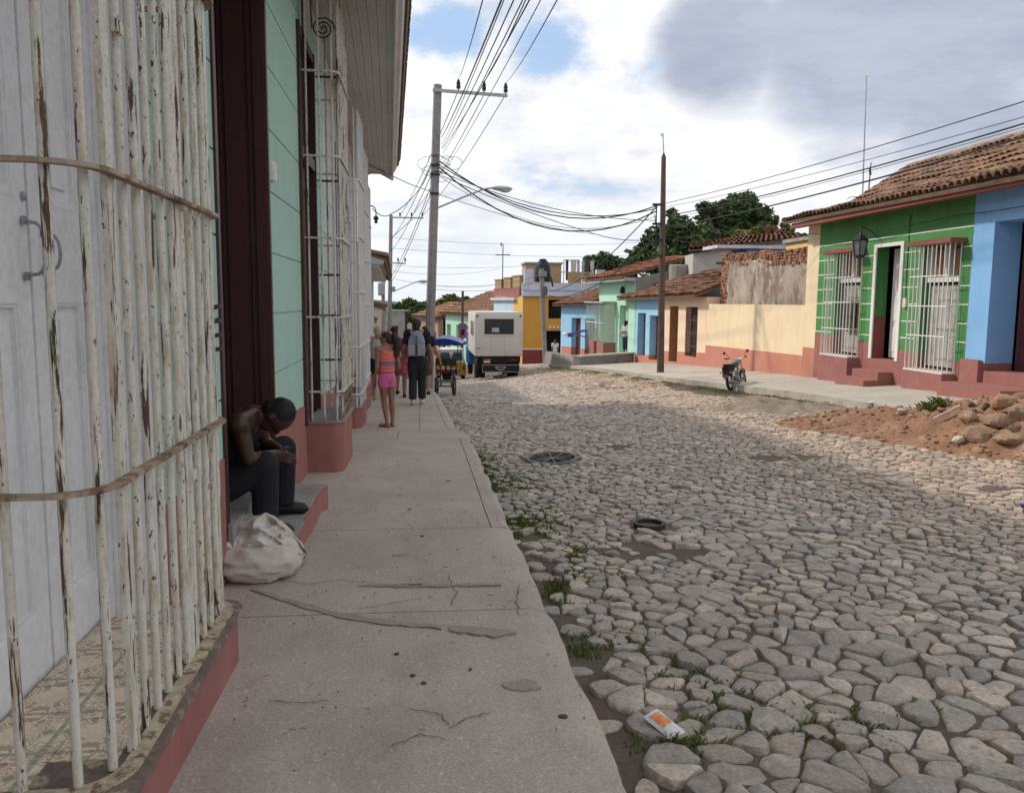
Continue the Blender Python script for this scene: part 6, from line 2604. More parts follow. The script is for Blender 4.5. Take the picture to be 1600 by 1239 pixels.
SK_D = M('dark_brown_skin', (.052, .023, .015), (.041, .018, .012), 9, .42, .05, 60, vary=.06, spec=.4)
SK_T = M('tan_skin', (.28, .145, .09), (.25, .125, .078), 9, .5, .04, 60, vary=.05, spec=.35)
SK_L = M('light_skin', (.44, .25, .18), (.40, .22, .155), 9, .5, .04, 60, vary=.05, spec=.35)
SK_B = M('brown_skin', (.16, .078, .048), (.14, .066, .042), 9, .5, .04, 60, vary=.05, spec=.35)
HAIR_B = M('black_hair', (.010, .008, .008), (.016, .013, .012), 30, .6, .3, 90)
HAIR_BR = M('dark_brown_hair', (.028, .017, .012), (.04, .024, .016), 30, .55, .3, 60)
HAIR_Y = M('blonde_hair', (.50, .36, .19), (.36, .25, .13), 20, .55, .3, 60)

STAND = dict(head=(0, .005, .93), neck=(0, -.004, .845), chest=(0, 0, .73), waist=(0, 0, .62), hips=(0, 0, .53),
             shL=(-.105, 0, .815), shR=(.105, 0, .815), elL=(-.135, -.01, .635), elR=(.135, -.01, .635), wrL=(-.14, .03, .49), wrR=(.14, .03, .49), haL=(-.14, .05, .4), haR=(.14, .05, .4),
             hpL=(-.05, 0, .52), hpR=(.05, 0, .52), knL=(-.052, .01, .285), knR=(.052, .01, .285), anL=(-.052, -.01, .045), anR=(.052, -.01, .045), toL=(-.06, .09, .014), toR=(.06, .09, .014))


def pose(**k):
    d = dict(STAND)
    d.update(k)
    return d


# girl with long pony-tail, standing, looking across to the house fronts
C_CORAL = fabric('coral_top', (.72, .18, .13), (.66, .15, .12))
C_PINK = fabric('pink_shorts', (.62, .14, .32), (.56, .12, .28))
gY = 12.35
gl = at(605, 664, gY)
gp = pose(head=(-.005, .012, .93), wrR=(.06, .13, .60), haR=(-.01, .17, .63), elR=(.15, -.01, .62), elL=(-.13, -.02, .63), wrL=(-.115, .05, .495), haL=(-.09, .08, .42),
          anR=(.055, -.02, .04), anL=(-.02, -.03, .04), knL=(-.025, .02, .285), knR=(.058, .0, .28), toL=(-.06, .055, .014), toR=(.085, .06, .014), thR=(.0, .1, .75))


def stripes(o):
    j, h, f = o['j'], o['h'], o['f']
    for t, hh, m in ((.30, .009, fabric('blue_stripe', (.09, .12, .42))), (.36, .006, fabric('white_stripe', (.68, .66, .66))), (.42, .009, fabric('blue_stripe', (.09, .12, .42))), (-.22, .012, fabric('violet_band', (.16, .10, .42)))):
        c = j['waist'].lerp(j['chest'], t + .12)
        mb = MB()
        k = t + .12
        rx, ry = lerp(.074 * .93, .092 * .93, max(0, k)) * h + .0185 * h * .9, lerp(.053, .062, max(0, k)) * .93 * h + .0185 * h * .9
        loft(mb, [(c - Vector((0, 0, hh * h)), rx, ry), (c + Vector((0, 0, hh * h)), rx, ry)], f, 24)
        mb.build('stripe', m, o['root'], smooth=60)


person('barefoot girl in coral top and pink shorts with dark pony tail',
       (gl.x, gY, zL(gY) - .02), radians(-35), 1.43, gp, SK_T,
       [cl_top(C_CORAL, .05, 0, name='tank_top', neck=.62, slim=.93), cl_bottom(C_PINK, .42, 'shorts', .95), stripes],
       hr_long(HAIR_BR, 0, tail=((-.03, .0, .0), (-.06, -.06, .01), (-.065, -.13, .012), (-.05, -.20, .015), (-.04, -.25, .015)), band=fabric('orange_scrunchie', (.75, .2, .06))), slim=.92, look=radians(-84))

# man with grey backpack walking away
mY = 16.6
ml_ = at(652, 630, mY)
mp = pose(anL=(-.05, -.06, .055), anR=(.055, .05, .05), knL=(-.05, .02, .285), knR=(.052, .055, .29), toL=(-.055, .035, .014), toR=(.06, .15, .02), elL=(-.15, -.04, .64), wrL=(-.16, .0, .50), haL=(-.155, .03, .41), elR=(.15, -.02, .64), wrR=(.155, .06, .51), haR=(.14, .10, .43))
C_BLK = fabric('black_cotton', (.013, .013, .016), (.02, .02, .023))
C_CHAR = fabric('charcoal_trousers', (.02, .021, .026), (.028, .029, .034))


def backpack(o):
    j, h, f, r = o['j'], o['h'], o['f'], o['r']
    pk = node('backpack', o['root'])
    G1, G2 = fabric('grey_blue_pack', (.27, .30, .37), (.23, .26, .33)), fabric('pale_grey_pocket', (.36, .37, .38), (.31, .32, .33))
    c = j['chest'] - f * .105 * h - Vector((0, 0, .015 * h))
    rot = Matrix((r, f, Vector((0, 0, 1)))).transposed()
    mb = MB()
    mb.ell(c, (.10 * h, .05 * h, .15 * h), rot, 14, 10)
    mb.obox(c - Vector((0, 0, .055 * h)), (.19 * h, .095 * h, .17 * h), rot)
    mb.ell(c + Vector((0, 0, .08 * h)), (.075 * h, .048 * h, .075 * h), rot, 12, 8)
    remesh(mb, .012, 4).build('pack_body', G1, pk, smooth=180)
    for s in (-1, 1):
        mb = MB()
        mb.obox(c + r * s * .052 * h - f * .056 * h - Vector((0, 0, .07 * h)), (.085 * h, .035 * h, .12 * h), rot)
        remesh(mb, .010, 4).build('pocket', G2, pk, smooth=180)
        mb = MB()
        mb.tube([c + r * s * .06 * h + Vector((0, 0, .12 * h)), j['neck'].lerp(j['sh' + ('R' if s > 0 else 'L')], .6) + Vector((0, 0, .048 * h)), j['chest'] + r * s * .075 * h + f * .085 * h, j['waist'] + r * s * .1 * h + f * .03 * h], [.014 * h] * 4, 7)
        mb.build('strap', G1, pk, smooth=180)
    mb = MB()
    mb.tube([c - f * .07 * h + Vector((0, 0, .09 * h)), c - f * .08 * h, c - f * .078 * h - Vector((0, 0, .13 * h))], .008 * h, 6)
    mb.build('zip', fabric('navy_zip', (.05, .07, .16)), pk)


person('man in black clothes with grey blue backpack walking away along the pavement', (ml_.x, mY, zL(mY) - .02), radians(2), 1.73, mp, SK_T,
       [cl_top(C_BLK, .0, .62), cl_bottom(C_CHAR, 1.93, wide=1.06, loose=1.6), cl_shoes(fabric('white_trainers', (.6, .58, .56))), backpack],
       hr_long(HAIR_BR, .11), look=radians(12))

# man in navy shirt and olive shorts beside him
nY = 20.6
q = at(664, 612, nY)
person('man in navy shirt and olive shorts next to the pedal taxi', (q.x, nY, zL(nY) - .02), radians(8), 1.70,
       pose(elR=(.17, .0, .64), wrR=(.215, .06, .52), haR=(.22, .10, .44), anR=(.055, -.05, .045), knR=(.055, .0, .28)), SK_L,
       [cl_top(fabric('navy_shirt', (.02, .022, .045)), -.03, .55), cl_bottom(fabric('olive_shorts', (.09, .085, .06)), .95, 'shorts', 1.1), cl_shoes(fabric('dark_trainers', (.03, .03, .03)))], hr_short(HAIR_B))
# woman with fair hair close to the house fronts
bY = 18.4
q = at(591, 616, bY)
person('blonde woman in pale sleeveless top close to the house fronts beyond the girl', (q.x, bY, zL(bY) - .02), radians(-4), 1.63,
       pose(elL=(-.15, .0, .64), wrL=(-.14, .05, .5)), SK_L,
       [cl_top(fabric('pale_grey_top', (.5, .48, .46)), .02, 0, name='tank_top'), cl_bottom(fabric('black_skirt', (.02, .02, .022)), .7, 'shorts', 1.1)], hr_long(HAIR_Y, .09))
# man in blue shirt with dark strap
hY = 20.9
q = at(616, 609, hY)


def strap(o):
    j, h, f, r = o['j'], o['h'], o['f'], o['r']
    mb = MB()
    c = j['chest'] - f * .095 * h
    rot = Matrix((r, f, Vector((0, 0, 1)))).transposed()
    mb.ell(c + Vector((0, 0, .01 * h)), (.07 * h, .04 * h, .10 * h), rot, 10, 8)
    mb.build('small_pack', fabric('navy_pack', (.02, .03, .10)), o['root'], smooth=180)


person('man in light blue shirt with small navy pack beside the blonde woman', (q.x, hY, zL(hY) - .02), radians(4), 1.70,
       pose(anL=(-.05, .05, .045), anR=(.05, -.05, .05), toL=(-.055, .14, .014), toR=(.055, .04, .014)), SK_T,
       [cl_top(fabric('sky_shirt', (.20, .33, .66)), -.02, .6), cl_bottom(fabric('khaki_trousers', (.12, .11, .09)), 1.0, 'shorts', 1.08), cl_shoes(fabric('dark_trainers', (.03, .03, .03))), strap], hr_short(HAIR_B))
# girl or woman in pink shorts, mostly hidden
kY = 19.2
q = at(639, 620, kY)
person('woman in bright pink shorts almost hidden behind the backpack wearer', (q.x - .02, kY, zL(kY) - .02), radians(3), 1.60,
       pose(anR=(.055, -.04, .045)), SK_T,
       [cl_top(fabric('dark_pink_top', (.3, .06, .1)), .0, .4), cl_bottom(fabric('hot_pink_shorts', (.62, .09, .19)), .7, 'shorts', 1.1), cl_shoes(fabric('dark_trainers', (.03, .03, .03)))], hr_long(HAIR_B, .1))
# figures across the street
wY = 58.6
q = at(867, 565, wY)
person('man in white shirt and pale trousers before the orange yellow building', (q.x, wY, -2.85), radians(185), 1.70, pose(), SK_B,
       [cl_top(fabric('white_shirt', (.66, .66, .66)), -.03, .6), cl_bottom(fabric('pale_trousers', (.45, .48, .52)), 1.9), cl_shoes(fabric('dark_trainers', (.03, .03, .03)))], hr_short(HAIR_B), voxel=.014)
dY = 41.3
q = at(977, 553, dY)
person('person in white blouse and dark jeans in the sea green house doorway', (10.55, dY, -1.04), radians(-120), 1.68,
       pose(wrL=(-.02, .12, .66), haL=(.05, .12, .68), wrR=(.02, .14, .64), haR=(-.05, .14, .66), elL=(-.14, .03, .66), elR=(.14, .03, .66), head=(0, .02, .93)), SK_D,
       [cl_top(fabric('white_blouse', (.64, .62, .6)), -.01, 1.4), cl_bottom(fabric('blue_jeans', (.03, .04, .09)), 1.7), cl_shoes(fabric('red_sandals', (.2, .04, .03)))], hr_short(HAIR_B, 1.08), voxel=.014)

# seated man: back against the door, bowed over his knees
SM = Vector((-1.25, 5.30, .084))          # under his seat; he faces the street (+x)
yaw = radians(90)


def sj(x, y, z):
    """world point to the seated man's joint units"""
    Hh = 1.72
    return (-(y - SM.y) / Hh, (x - SM.x) / Hh, (z - SM.z) / Hh)


SJ = dict(head=sj(-.905, 5.27, .850), neck=sj(-1.03, 5.29, .862), chest=sj(-1.17, 5.33, .715), waist=sj(-1.28, 5.34, .53), hips=sj(-1.34, 5.34, .37),
          shR=sj(-1.10, 5.12, .82), shL=sj(-1.09, 5.50, .82), elR=sj(-1.05, 5.12, .60), elL=sj(-1.03, 5.60, .62), wrR=sj(-.925, 5.31, .60), wrL=sj(-.93, 5.49, .60),
          haR=sj(-.875, 5.40, .56), haL=sj(-.88, 5.43, .55), thR=sj(-.86, 5.36, .70), thL=sj(-.86, 5.46, .70),
          hpR=sj(-1.34, 5.24, .36), hpL=sj(-1.34, 5.44, .36), knR=sj(-.965, 5.20, .55), knL=sj(-.93, 5.68, .57), anR=sj(-.985, 5.25, .165), anL=sj(-.96, 5.76, .165),
          toR=sj(-.83, 5.25, .115), toL=sj(-.82, 5.79, .115))
person('man in black vest sitting in the dark brown doorway with head bowed', SM, yaw, 1.72, SJ, SK_D,
       [cl_top(fabric('black_vest', (.012, .011, .012)), -.02, 0, name='tank_top', neck=.7), cl_bottom(fabric('dark_navy_trousers', (.014, .0135, .020), (.019, .018, .026)), 1.97, wide=1.08, loose=1.8), cl_shoes(M('black_leather', (.012, .012, .013), None, 9, .45, .1))],
       hr_short(HAIR_B, .97), voxel=.0085, head_tilt=radians(80), hand_curl=.8, look=radians(96), base=Vector((-1.1, 5.4, .084)))

# ================================================================== VEHICLES
def curved_sheet(mb, pts_rows):
    n = len(pts_rows[0])
    v = [p for row in pts_rows for p in row]
    f = [(j * n + i, j * n + i + 1, (j + 1) * n + i + 1, (j + 1) * n + i) for j in range(len(pts_rows) - 1) for i in range(n - 1)]
    mb.add(v, f)


def rounded_box(x0, x1, y0, y1, z0, z1, r, seg=3):
    """a box with its edges rounded, as an MB"""
    import bmesh
    bm = bmesh.new()
    bmesh.ops.create_cube(bm, size=1)
    for v_ in bm.verts:
        v_.co = Vector((lerp(x0, x1, v_.co.x + .5), lerp(y0, y1, v_.co.y + .5), lerp(z0, z1, v_.co.z + .5)))
    bmesh.ops.bevel(bm, geom=bm.edges[:], offset=r, segments=seg, affect='EDGES', profile=.5)
    mb = MB()
    bm.verts.index_update()
    mb.add([tuple(v_.co) for v_ in bm.verts], [tuple(v_.index for v_ in f_.verts) for f_ in bm.faces])
    bm.free()
    return mb


m_twhite = M('dusty_white_paint', (.62, .60, .56), (.56, .54, .50), 1.2, .5, .05, 30, vary=.05, stains=(((.38, .33, .27), (1.5, 1.5, .7), .58, .82, .5),))
m_tblue = M('truck_blue_paint', (.04, .12, .34), (.035, .10, .3), 3, .4, .03)
m_blackm = M('black_chassis', (.014, .014, .015), (.022, .02, .02), 6, .7, .1)


def wheel(parent, c, r, w_, axis='x', rim=m_galv, spokes=0, tyre_r=None):
    """tyre with a rounded tread, rim and hub as a part with sub-parts"""
    wq = node('wheel', parent)
    tr_ = tyre_r or r * .32
    mb = MB()
    prof = [(r - tr_, -w_ / 2), (r - tr_ * .25, -w_ / 2), (r, -w_ * .3), (r, w_ * .3), (r - tr_ * .25, w_ / 2), (r - tr_, w_ / 2), (r - tr_ * 1.05, 0), (r - tr_, -w_ / 2)]
    c = Vector(c)
    n = 28
    vs, fs = [], []
    for pr, pz in prof[:-1]:
        for k in range(n):
            a = 2 * pi * k / n
            vs.append(c + (Vector((pz, pr * cos(a), pr * sin(a))) if axis == 'x' else Vector((pr * cos(a), pz, pr * sin(a)))))
    m_ = len(prof) - 1
    for j in range(m_):
        for k in range(n):
            fs.append((j * n + k, j * n + (k + 1) % n, ((j + 1) % m_) * n + (k + 1) % n, ((j + 1) % m_) * n + k))
    mb.add(vs, fs)
    mb.build('tyre', m_rubber, wq, smooth=40)
    mb = MB()
    if spokes:
        mb.lathe(c, [(r - tr_ * 1.3, -w_ * .3), (r - tr_ * .9, -w_ * .35), (r - tr_ * .9, w_ * .35), (r - tr_ * 1.3, w_ * .3)], 24, axis=axis)
        mb.f = mb.f[:-2]
        mb.m = mb.m[:-2]
        for k in range(spokes):
            a = 2 * pi * k / spokes
            e = Vector((0, cos(a), sin(a))) if axis == 'x' else Vector((cos(a), 0, sin(a)))
            mb.tube([c + e * r * .08, c + e * (r - tr_)], r * .018, 4)
        mb.lathe(c, [(r * .12, -w_ * .6), (r * .12, w_ * .6)], 10, axis=axis)
    else:
        mb.lathe(c, [(.05 * r, -w_ * .32), (r * .3, -w_ * .32), (r * .5, -w_ * .2), (r - tr_ * .95, -w_ * .3), (r - tr_ * .95, w_ * .3), (r * .5, w_ * .2), (r * .3, w_ * .32), (.05 * r, w_ * .32)], 20, axis=axis)
    mb.build('rim', rim, wq, smooth=40)
    return wq


# ---- box truck seen from behind
TY = 38.0
tk = thing('box_truck', 'dusty white box bodied truck with a dark rear window driving away down the cobbles', 'truck', (3.68, TY + 3, zroad(3.68, TY)))
x0, x1, zb0, zt0 = 2.55, 4.80, -.97, 1.03
zg = zroad(3.68, TY + 1)
rounded_box(x0, x1, TY, TY + 5.2, zb0, zt0, .05).build('cargo_body', m_twhite, tk, smooth=40)
mb = MB()
mb.box(x0 + .03, x1 - .03, TY + .05, TY + 5.1, zt0 + .001, zt0 + .05)
mb.build('roof_panel', m_twhite, tk)
wq = node('rear_window', tk)
mb = MB()
wx0, wx1, wz0, wz1 = 3.0, 4.37, .06, .77
mb.box(wx0, wx1, TY - .012, TY - .002, wz0, wz1)
mb.build('pane', m_glass, wq)
mb = MB()
mb.box(wx0 - .05, wx1 + .05, TY - .03, TY - .001, wz0 - .06, wz0 - .001)
mb.box(wx0 - .05, wx1 + .05, TY - .022, TY - .001, wz1 + .001, wz1 + .04)
mb.box(wx0 - .05, wx0 - .001, TY - .022, TY - .001, wz0 - .001, wz1 + .001)
mb.box(wx1 + .001, wx1 + .05, TY - .022, TY - .001, wz0 - .001, wz1 + .001)
mb.build('window_frame', m_twhite, wq)
rounded_box(3.35, 3.68, TY - .016, TY - .012, .16, .36, .001, 1).build('painted_windscreen_light', M('painted_daylight', (.45, .50, .52), None, 3, .3, 0), wq)  # pale patch on the rear pane, daylight through the cab painted in
for k in range(2):
    wq = node('side_window', tk)
    y0 = TY + .75 + k * 1.25
    mb = MB()
    mb.box(x0 - .009, x0 - .002, y0, y0 + .85, -.05, .62)
    mb.build('pane', m_glass, wq)
    mb = MB()
    mb.box(x0 - .008, x0 - .001, y0 - .04, y0 - .001, -.09, .66)
    mb.box(x0 - .008, x0 - .001, y0 + .851, y0 + .89, -.09, .66)
    mb.box(x0 - .008, x0 - .001, y0, y0 + .85, .621, .66)
    mb.box(x0 - .008, x0 - .001, y0, y0 + .85, -.09, -.051)
    mb.build('window_frame', m_twhite, wq)
for x in (x0 + .12, x1 - .12):
    mb = MB()
    mb.lathe((x, TY - .02, zt0 - .12), [(.045, -.01), (.045, .019)], 10, axis='y')
    mb.build('marker_lamp', M('dark_red_lens', (.10, .03, .02), None, 4, .3, 0), tk)
for x in (x0 + .75, x0 + 1.4):
    MB().box(x, x + .012, TY - .006, TY + .001, zb0 + .03, wz0 - .07).build('panel_seam', M('seam_grey', (.4, .39, .36), None, 3), tk)
for k in range(4):
    MB().box(x0 + .08 + k * .045, x0 + .11 + k * .045, TY - .006, TY + .001, -.62, -.58).build('vent', m_blackm, tk)
for x in (x0 + .3, x0 + .9, x0 + 1.45, x0 + 1.95):
    MB().box(x - .07, x + .07, TY - .03, TY, zb0 - .03, zb0 + .012).build('hinge', m_blackm, tk)
mb = MB()
mb.box(x0 + .35, x1 - .25, TY + .25, TY + 7, zb0 - .45, zb0 - .002)
mb.box(x0 + .15, x1 - .1, TY + .45, TY + .6, zb0 - .6, zb0 - .1)
mb.build('chassis', m_blackm, tk)
mb = MB()
mb.box(x0 + .3, x1 - .1, TY + .12, TY + .16, zb0 - .3, zb0 - .004)
mb.build('tail_board', m_blackm, tk)
for xa, mcol in ((x0 + .43, 'orange_lens'), (x1 - .58, 'dark_red_lens2')):
    q = node('tail_lamp', tk)
    MB().box(xa, xa + .34, TY + .07, TY + .118, zb0 - .22, zb0 - .11).build('lens', M(mcol, (.42, .09, .03) if xa < 3.6 else (.12, .02, .02), None, 4, .3, 0), q)
    if xa < 3.6:
        MB().box(xa, xa + .3, TY + .07, TY + .118, zb0 - .30, zb0 - .222).build('reverse_lens', m_white, q)
mb = MB()
mb.box(x0 + .37, x1 - .17, TY - .02, TY + .08, zb0 - .71, zb0 - .41)
mb.build('bumper', m_blackm, tk)
mb = MB()
for a in ((x0 + .35, x1 - .15, zb0 - .41, zb0 - .38), (x0 + .35, x1 - .15, zb0 - .74, zb0 - .711), (x0 + .35, x0 + .369, zb0 - .71, zb0 - .411), (x1 - .169, x1 - .15, zb0 - .71, zb0 - .411)):
    mb.box(a[0], a[1], TY - .035, TY - .021, a[2], a[3])
mb.build('bumper_trim', m_galv, tk)
cxm = (x0 + x1) / 2 + .08
mb = MB()
mb.prism([(cxm - .27, zb0 - .47), (cxm + .27, zb0 - .47), (cxm + .16, zb0 - .62), (cxm, zb0 - .66), (cxm - .16, zb0 - .62)], 'y', TY - .034, TY - .0205)
mb.build('plate_surround', m_galv, tk)
MB().box(cxm - .15, cxm + .15, TY - .045, TY - .0345, zb0 - .59, zb0 - .50).build('number_plate', M('dull_red_plate', (.18, .04, .04), None, 3), tk)
for xa in (x0 + .08, x0 + .33, x1 - .60, x1 - .33):
    wheel(tk, (xa + .12, TY + 1.25, zg + .47), .47, .22)
for xa in (x0 + .08, x1 - .33):
    wheel(tk, (xa + .10, TY + 6.3, zg - .25 + .47), .47, .24)
cq = node('cab', tk)
rounded_box(x0 + .02, x1 - .06, TY + 5.35, TY + 7.4, zg + .35, zb0 + 1.0, .12).build('cab_shell', m_tblue, cq, smooth=40)
rounded_box(x0 - .03, x0 + .25, TY + 5.8, TY + 6.9, zg + .35, zb0 + .2, .08).build('mudguard', m_tblue, cq, smooth=40)
MB().box(x0 + .012, x0 + .03, TY + 5.7, TY + 6.6, zb0 + .45, zb0 + .9).build('cab_window', m_glass, cq)
mb = MB()
mb.bar((x0 + .1, TY + 6.9, zb0 + .9), (x0 - .18, TY + 6.9, zb0 + .9), .03)
mb.obox((x0 - .2, TY + 6.88, zb0 + .85), (.18, .05, .32))
mb.build('wing_mirror', m_blackm, cq)

# ---- pedal taxi
RY = 23.0
rkz = zroad(.9, RY)
rk_ = thing('pedal_taxi', 'three wheeled pedal taxi with blue fabric canopy and red seat parked against the kerb', 'pedal taxi', (.75, RY + .6, rkz))
m_blk = M('black_tube', (.018, .018, .02), None, 5, .4, 0)
xl, xr = .50, 1.0
wl_ = wheel(rk_, (xl, RY + .05, rkz + .275), .275, .055, spokes=12, tyre_r=.045)
wr_ = wheel(rk_, (xr, RY + .05, rkz + .275), .275, .055, spokes=12, tyre_r=.045)
wheel(rk_, (.78, RY + 1.75, zroad(.8, RY + 1.7) + .30), .275, .05, spokes=12, tyre_r=.045)
mb = MB()
mb.tube([(xl, RY + .05, rkz + .275), (xr, RY + .05, rkz + .275)], .02, 6)
for x, y in ((.60, RY + .16), (.92, RY + .02)):
    mb.tube([(x, y, rkz + .27), (x, y - .05, rkz + .62), (x, y - .1, rkz + 1.1)], .016, 6)
    mb.tube([(x, y, rkz + .30), (x - .02, y + .7, rkz + .32)], .018, 6)
    mb.tube([(x, y - .05, rkz + .62), (x - .02, y + .55, rkz + .6), (x - .02, y + .7, rkz + .32)], .014, 6)
mb.tube([(.76, RY + .5, rkz + .34), (.78, RY + 1.1, rkz + .5), (.78, RY + 1.6, rkz + .85)], .02, 6)
mb.tube([(.78, RY + 1.75, rkz + .2), (.78, RY + 1.6, rkz + .85), (.78, RY + 1.55, rkz + 1.05)], .018, 6)
mb.tube([(.52, RY + 1.45, rkz + 1.06), (.78, RY + 1.55, rkz + 1.05), (1.04, RY + 1.45, rkz + 1.06)], .014, 6)
mb.tube([(.78, RY + 1.1, rkz + .5), (.78, RY + 1.0, rkz + .85)], .016, 6)
mb.build('frame', m_blk, rk_, smooth=60)
for k in range(2):
    MB().obox((.62 + .30 * k, RY - .04 + .09 * (1 - k), rkz + .96), (.27, .03, .20)).build('backrest', M('dark_grey_vinyl', (.05, .055, .05), None, 6), rk_)
mb = MB()
for k in range(2):
    xx = .62 + .30 * k
    yy = RY - .06 + .09 * (1 - k)
    mb.tube([(xx - .13, yy, rkz + .6), (xx - .14, yy, rkz + 1.02), (xx - .09, yy, rkz + 1.10), (xx + .09, yy, rkz + 1.10), (xx + .14, yy, rkz + 1.02), (xx + .13, yy, rkz + .6)], .014, 6)
mb.build('seat_back_frame', m_blk, rk_, smooth=60)
rounded_box(.48, 1.10, RY - .02, RY + .5, rkz + .64, rkz + .76, .04).build('seat', M('dark_red_vinyl', (.19, .028, .035), None, 6, .45), rk_, smooth=40)
mb = MB()
mb.hexa([(.52, RY + .05, rkz + .38), (1.0, RY - .10, rkz + .38), (1.0, RY + .5, rkz + .38), (.52, RY + .65, rkz + .38), (.52, RY + .05, rkz + .46), (1.0, RY - .10, rkz + .46), (1.0, RY + .5, rkz + .46), (.52, RY + .65, rkz + .46)])
mb.build('platform', m_galv, rk_)
rounded_box(.66, .88, RY + .1, RY + .35, rkz + .47, rkz + .63, .02).build('battery_box', m_blackm, rk_, smooth=40)
for x, y in ((.50, RY + .0), (1.08, RY - .08), (.50, RY + .85), (1.08, RY + .75)):
    MB().tube([(x, y, rkz + .62), (x + (.04 if x > .8 else -.02), y, rkz + 1.5)], .012, 6).build('canopy_post', m_blk, rk_)
cn = node('canopy', rk_)
ca_x0, ca_x1 = .30, 1.24
rows = []
for j in range(8):
    u = j / 7
    rows.append([(lerp(ca_x0, ca_x1, i / 10), RY - .2 + 1.25 * u, rkz + 1.50 + .18 * sin(pi * i / 10) * (.6 + .4 * sin(pi * u)) + .04 * (1 - i / 10)) for i in range(11)])
mb = MB()
curved_sheet(mb, rows)
curved_sheet(mb, [[(a, b, c - .015) for a, b, c in rw][::-1] for rw in rows])
mb.build('canopy_top', M('pale_blue_tarpaulin', (.32, .37, .52), (.12, .17, .42), 3, .6, .05), cn, smooth=180)
for rw, nm in ((rows[0], 0), (rows[-1], 0)):
    mb = MB()
    curved_sheet(mb, [[(a, b - .004, c + .004) for a, b, c in rw], [(a, b - .01, rkz + 1.44 + .012 * sin(a * 40)) for a, b, c in rw]])
    mb.build('valance', M('royal_blue_fabric', (.025, .04, .24), None, 6), cn)
for i in (0, 10):
    mb = MB()
    curved_sheet(mb, [[rw[i] for rw in rows], [(rw[i][0], rw[i][1], rkz + 1.42) for rw in rows]])
    mb.build('valance', M('royal_blue_fabric', (.025, .04, .24), None, 6), cn)
for x in (.55, .98):
    MB().obox((x, RY - .06, rkz + .50), (.05, .03, .04)).build('reflector', M('orange_lens', (.42, .09, .03), None, 4), rk_)

rk_.rotation_euler.z = radians(-9)
rk_.location.x += .06

# ---- white and yellow van further down
VY = 45.0
vz = zroad(1.9, VY) - .05
vn = thing('minivan', 'old white van with yellow lower half seen beneath the pedal taxi canopy', 'van', (1.75, VY + 1.6, vz))
rounded_box(.95, 2.55, VY, VY + 3.4, vz + .3, vz + 1.05, .09).build('lower_body', M('taxi_yellow_paint', (.56, .36, .03), (.5, .32, .03), 4, .4, 0), vn, smooth=40)
mb = MB()
mb.hexa([(1.0, VY + .08, vz + 1.05), (2.5, VY + .08, vz + 1.05), (2.5, VY + 2.7, vz + 1.05), (1.0, VY + 2.7, vz + 1.05), (1.12, VY + .28, vz + 1.68), (2.38, VY + .28, vz + 1.68), (2.38, VY + 2.4, vz + 1.68), (1.12, VY + 2.4, vz + 1.68)])
mb.build('cabin', m_twhite, vn)
rounded_box(1.08, 2.42, VY + .25, VY + 2.45, vz + 1.66, vz + 1.74, .03).build('roof', m_twhite, vn, smooth=40)
for a, b in ((1.12, 1.68), (1.80, 2.36)):
    mb = MB()
    mb.hexa([(a, VY + .10, vz + 1.14), (b, VY + .10, vz + 1.14), (b, VY + .2, vz + 1.14), (a, VY + .2, vz + 1.14), (a + .05, VY + .22, vz + 1.58), (b - .05, VY + .22, vz + 1.58), (b - .05, VY + .32, vz + 1.58), (a + .05, VY + .32, vz + 1.58)])
    mb.build('window', m_glass, vn)
for y in (VY + .55, VY + 1.5):
    mb = MB()
    mb.hexa([(.995, y, vz + 1.14), (1.2, y, vz + 1.14), (1.2, y + .75, vz + 1.14), (.995, y + .75, vz + 1.14), (1.085, y + .05, vz + 1.58), (1.2, y + .05, vz + 1.58), (1.2, y + .7, vz + 1.58), (1.085, y + .7, vz + 1.58)])
    mb.build('window', m_glass, vn)
for x in (1.08, 2.42):
    for y in (VY + .65, VY + 2.7):
        wheel(vn, (x, y, vz + .29), .29, .18)
MB().box(1.0, 2.5, VY - .06, VY - .001, vz + .36, vz + .48).build('bumper', m_galv, vn)
for x in (1.06, 2.34):
    MB().box(x, x + .12, VY - .02, VY + .002, vz + .65, vz + .85).build('tail_lamp', M('red_lens', (.3, .02, .02), None, 4, .3, 0), vn)

# ---- motorcycle on its side stand
MY_ = 17.0
while at(1142, 611, MY_).z > zroad(at(1142, 611, MY_).x, MY_) + .025 and MY_ < 22:
    MY_ += .02
MX = at(1142, 611, MY_).x
mz = zroad(MX, MY_) + .025
mo = thing('motorcycle', 'small motorcycle with silver blue tank on its side stand at the grassy far kerb', 'motorcycle', (MX, MY_, mz))
yw = radians(40)
MS = .80
LEAN = Matrix.Rotation(radians(-9), 3, 'Y')
MR = Matrix(((cos(yw), sin(yw), 0), (-sin(yw), cos(yw), 0), (0, 0, 1))) @ LEAN


def mm(mb):
    """bike space (right, forward, up; rear tyre contact at 0) to the world"""
    mb.v = [tuple(Vector((MX, MY_, mz)) + MR @ (Vector(p) * MS)) for p in mb.v]
    return mb


